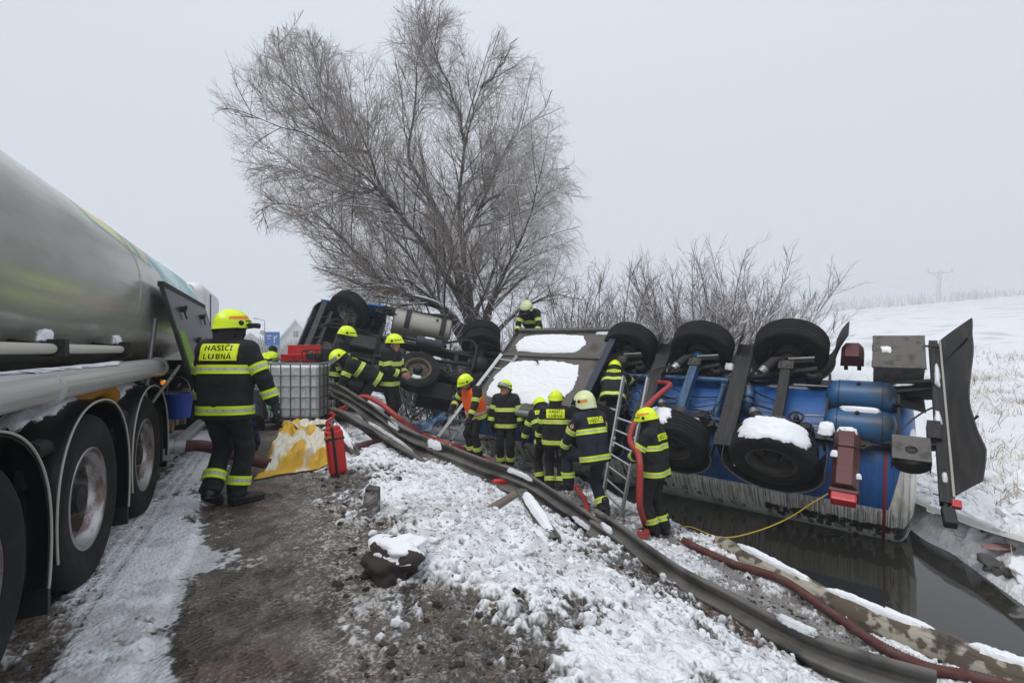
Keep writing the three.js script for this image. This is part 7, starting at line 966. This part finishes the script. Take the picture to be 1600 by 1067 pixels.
// ---------- far things, half lost in the mist ----------
{
  const pale = std(0.68, 0.70, 0.70, 0.9);
  const p = at(1466, 505, 95), g = thing('utility_pole', 'pale power pole with a crossarm on the snowy hillside', 'utility pole', V(p.x, base(p.x, p.z) - 0.4, p.z));
  const hgt = at(1470, 420, 95).y - base(p.x, p.z); part('pole', rod(V(0, 0, 0), V(0.5, hgt, 0), 0.42, 0.3, 10), pale, g); part('crossarm', bar(V(-2.2, hgt - 0.5, 0), V(3.2, hgt - 0.3, 0), 0.24, 0.24), pale, g); for (const x of [-2, 0.4, 3]) part('insulator', rod(V(x, hgt - 0.4, 0), V(x, hgt + 0.5, 0), 0.14), pale, g); part('brace', rod(V(-1, hgt - 0.5, 0), V(0.4, hgt - 2, 0), 0.1), pale, g);
  const h = (x, z) => base(x, z);
  // blue direction board on two posts
  const s = at(425, 529, 52), sg = thing('road_sign', 'blue direction board with white lines standing beside the far road', 'road sign', V(s.x, h(s.x, s.z), s.z)); const sy = s.y - h(s.x, s.z);
  part('board', box(1.7, 1.55, 0.06, 0, sy, 0), std(0.02, 0.13, 0.42, 0.5), sg); for (const x of [-0.6, 0.6]) part('post', rod(V(x, 0, -0.06), V(x, sy + 0.7, -0.06), 0.06), MAT.steel, sg); part('arrow', merge([box(0.09, 0.8, 0.02, 0.25, sy - 0.1, 0.045), box(0.09, 0.5, 0.02, 0.42, sy + 0.15, 0.045, 0, 0, -0.7), box(0.5, 0.1, 0.02, -0.35, sy + 0.3, 0.045), box(0.4, 0.08, 0.02, -0.35, sy, 0.045)]), MAT.white, sg);
  // snow-roofed houses
  const house = (label, px, z, w, hh, rh, d, wall) => { const q = at(px, 540, z), t = thing('house', label, 'house', V(q.x, h(q.x, q.z), q.z)); const sh = new THREE.Shape([[-w / 2, 0], [w / 2, 0], [w / 2, hh], [0, hh + rh], [-w / 2, hh]].map((k) => new THREE.Vector2(...k))); part('wall', new THREE.ExtrudeGeometry(sh, { depth: d, bevelEnabled: false }).translate(0, 0, -d), wall, t); for (const k of [-1, 1]) { const rf = part('roof', bar(V(k * (w / 2 + 0.5), hh - 0.55 * rh / (w / 2), -d / 2), V(0, hh + rh + 0.1, -d / 2), d + 0.8, 0.3), MAT.snow, t); } part('chimney', box(0.8, 1.8, 0.8, 0.9, hh + rh, -d / 2), std(0.35, 0.3, 0.28, 0.9), t); for (const [x, y] of [[-w / 4, hh * 0.45], [w / 4, hh * 0.45], [0, hh + rh * 0.3]]) { const f = part('window', box(1.1, 1.4, 0.1, x, y, 0.03), std(0.2, 0.22, 0.25, 0.4), t); part('frame', box(0.1, 1.4, 0.04, x, y, 0.09), pale, f); } };
  house('pale house with a steep snowy gable beyond the blue sign', 462, 105, 8, 4.2, 4.6, 10, std(0.68, 0.69, 0.67, 0.9)); house('second pale house with a snow-covered roof at the right of the gabled one', 492, 118, 12, 4, 3.4, 9, std(0.64, 0.63, 0.62, 0.9)); house('small far house with a snowy roof left of the blue sign', 392, 125, 9, 3, 3, 8, std(0.6, 0.6, 0.6, 0.9));
  const lp = at(413, 505, 70), lg = thing('street_lamp', 'slim grey street lamp at the far road', 'street lamp', V(lp.x, h(lp.x, lp.z), lp.z)); part('mast', rod(V(0, 0, 0), V(0, lp.y + 0.4, 0), 0.09, 0.05), MAT.steel, lg); part('arm', rod(V(0, lp.y + 0.4, 0), V(-1.2, lp.y + 0.7, 0), 0.05), MAT.steel, lg); part('lamp_head', rbox(0.7, 0.12, 0.25, 0.04, -1.4, lp.y + 0.72, 0), MAT.steel, lg);
  // parked red car far down the road
  const cp2 = at(492, 552, 40), car = thing('car', 'red car half seen beyond the white container on the road', 'car', V(cp2.x, h(cp2.x, cp2.z), cp2.z)); car.rotation.y = 0.3;
  { const sh = new THREE.Shape([[-2.1, 0.3], [2.1, 0.3], [2.15, 0.75], [1.3, 0.9], [0.75, 1.4], [-1.0, 1.42], [-1.7, 0.95], [-2.15, 0.85]].map((k) => new THREE.Vector2(...k))); part('body', new THREE.ExtrudeGeometry(sh, { depth: 1.5, bevelEnabled: true, bevelSize: 0.08, bevelThickness: 0.1, bevelSegments: 3 }).translate(0, 0, -0.75), std(0.35, 0.03, 0.03, 0.3), car); for (const x of [-1.35, 1.35]) for (const z of [-0.78, 0.78]) { const w = part('wheel', move(new THREE.TorusGeometry(0.24, 0.09, 10, 24), x, 0.32, z), MAT.rubber, car); part('rim', rod(V(x, 0.32, z - 0.06), V(x, 0.32, z + 0.06), 0.2, 0.2, 18), MAT.alu, w); } for (const z of [-0.86, 0.86]) part('side_window', slab(4, 2, (u, v, s) => V(lerp(-1.35, 0.9, u) * (1 - 0.25 * v), lerp(0.95, 1.32, v), z * (1.0 - 0.0 * v) + (s ? Math.sign(z) * 0.006 : 0))), PM.lens, car); }
  // hedge and tree line on the ridge, one mass in the mist
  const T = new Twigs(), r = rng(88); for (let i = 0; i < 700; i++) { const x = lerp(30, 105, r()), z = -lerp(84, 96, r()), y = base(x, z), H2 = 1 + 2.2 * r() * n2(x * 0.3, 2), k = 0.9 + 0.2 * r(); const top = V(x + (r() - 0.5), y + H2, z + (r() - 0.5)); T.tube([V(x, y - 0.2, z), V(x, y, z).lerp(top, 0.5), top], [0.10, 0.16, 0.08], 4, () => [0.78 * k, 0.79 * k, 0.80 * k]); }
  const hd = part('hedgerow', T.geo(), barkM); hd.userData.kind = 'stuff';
  const Q = new Twigs(); for (let i = 0; i < 900; i++) { const px = lerp(380, 560, r()), z = lerp(60, 110, r()), q = at(px, 545, z), y = h(q.x, q.z), H2 = 1 + 3.2 * r() * n2(px * 0.05, 4), k = 0.8 + 0.4 * r(); Q.tube([V(q.x, y - 0.2, q.z), V(q.x + (r() - 0.5), y + H2, q.z)], [0.12, 0.06], 4, () => [0.42 * k, 0.42 * k, 0.42 * k]); }
  part('brushwood', Q.geo(), barkM).userData.kind = 'stuff';
}
renderer.render(scene, camera);
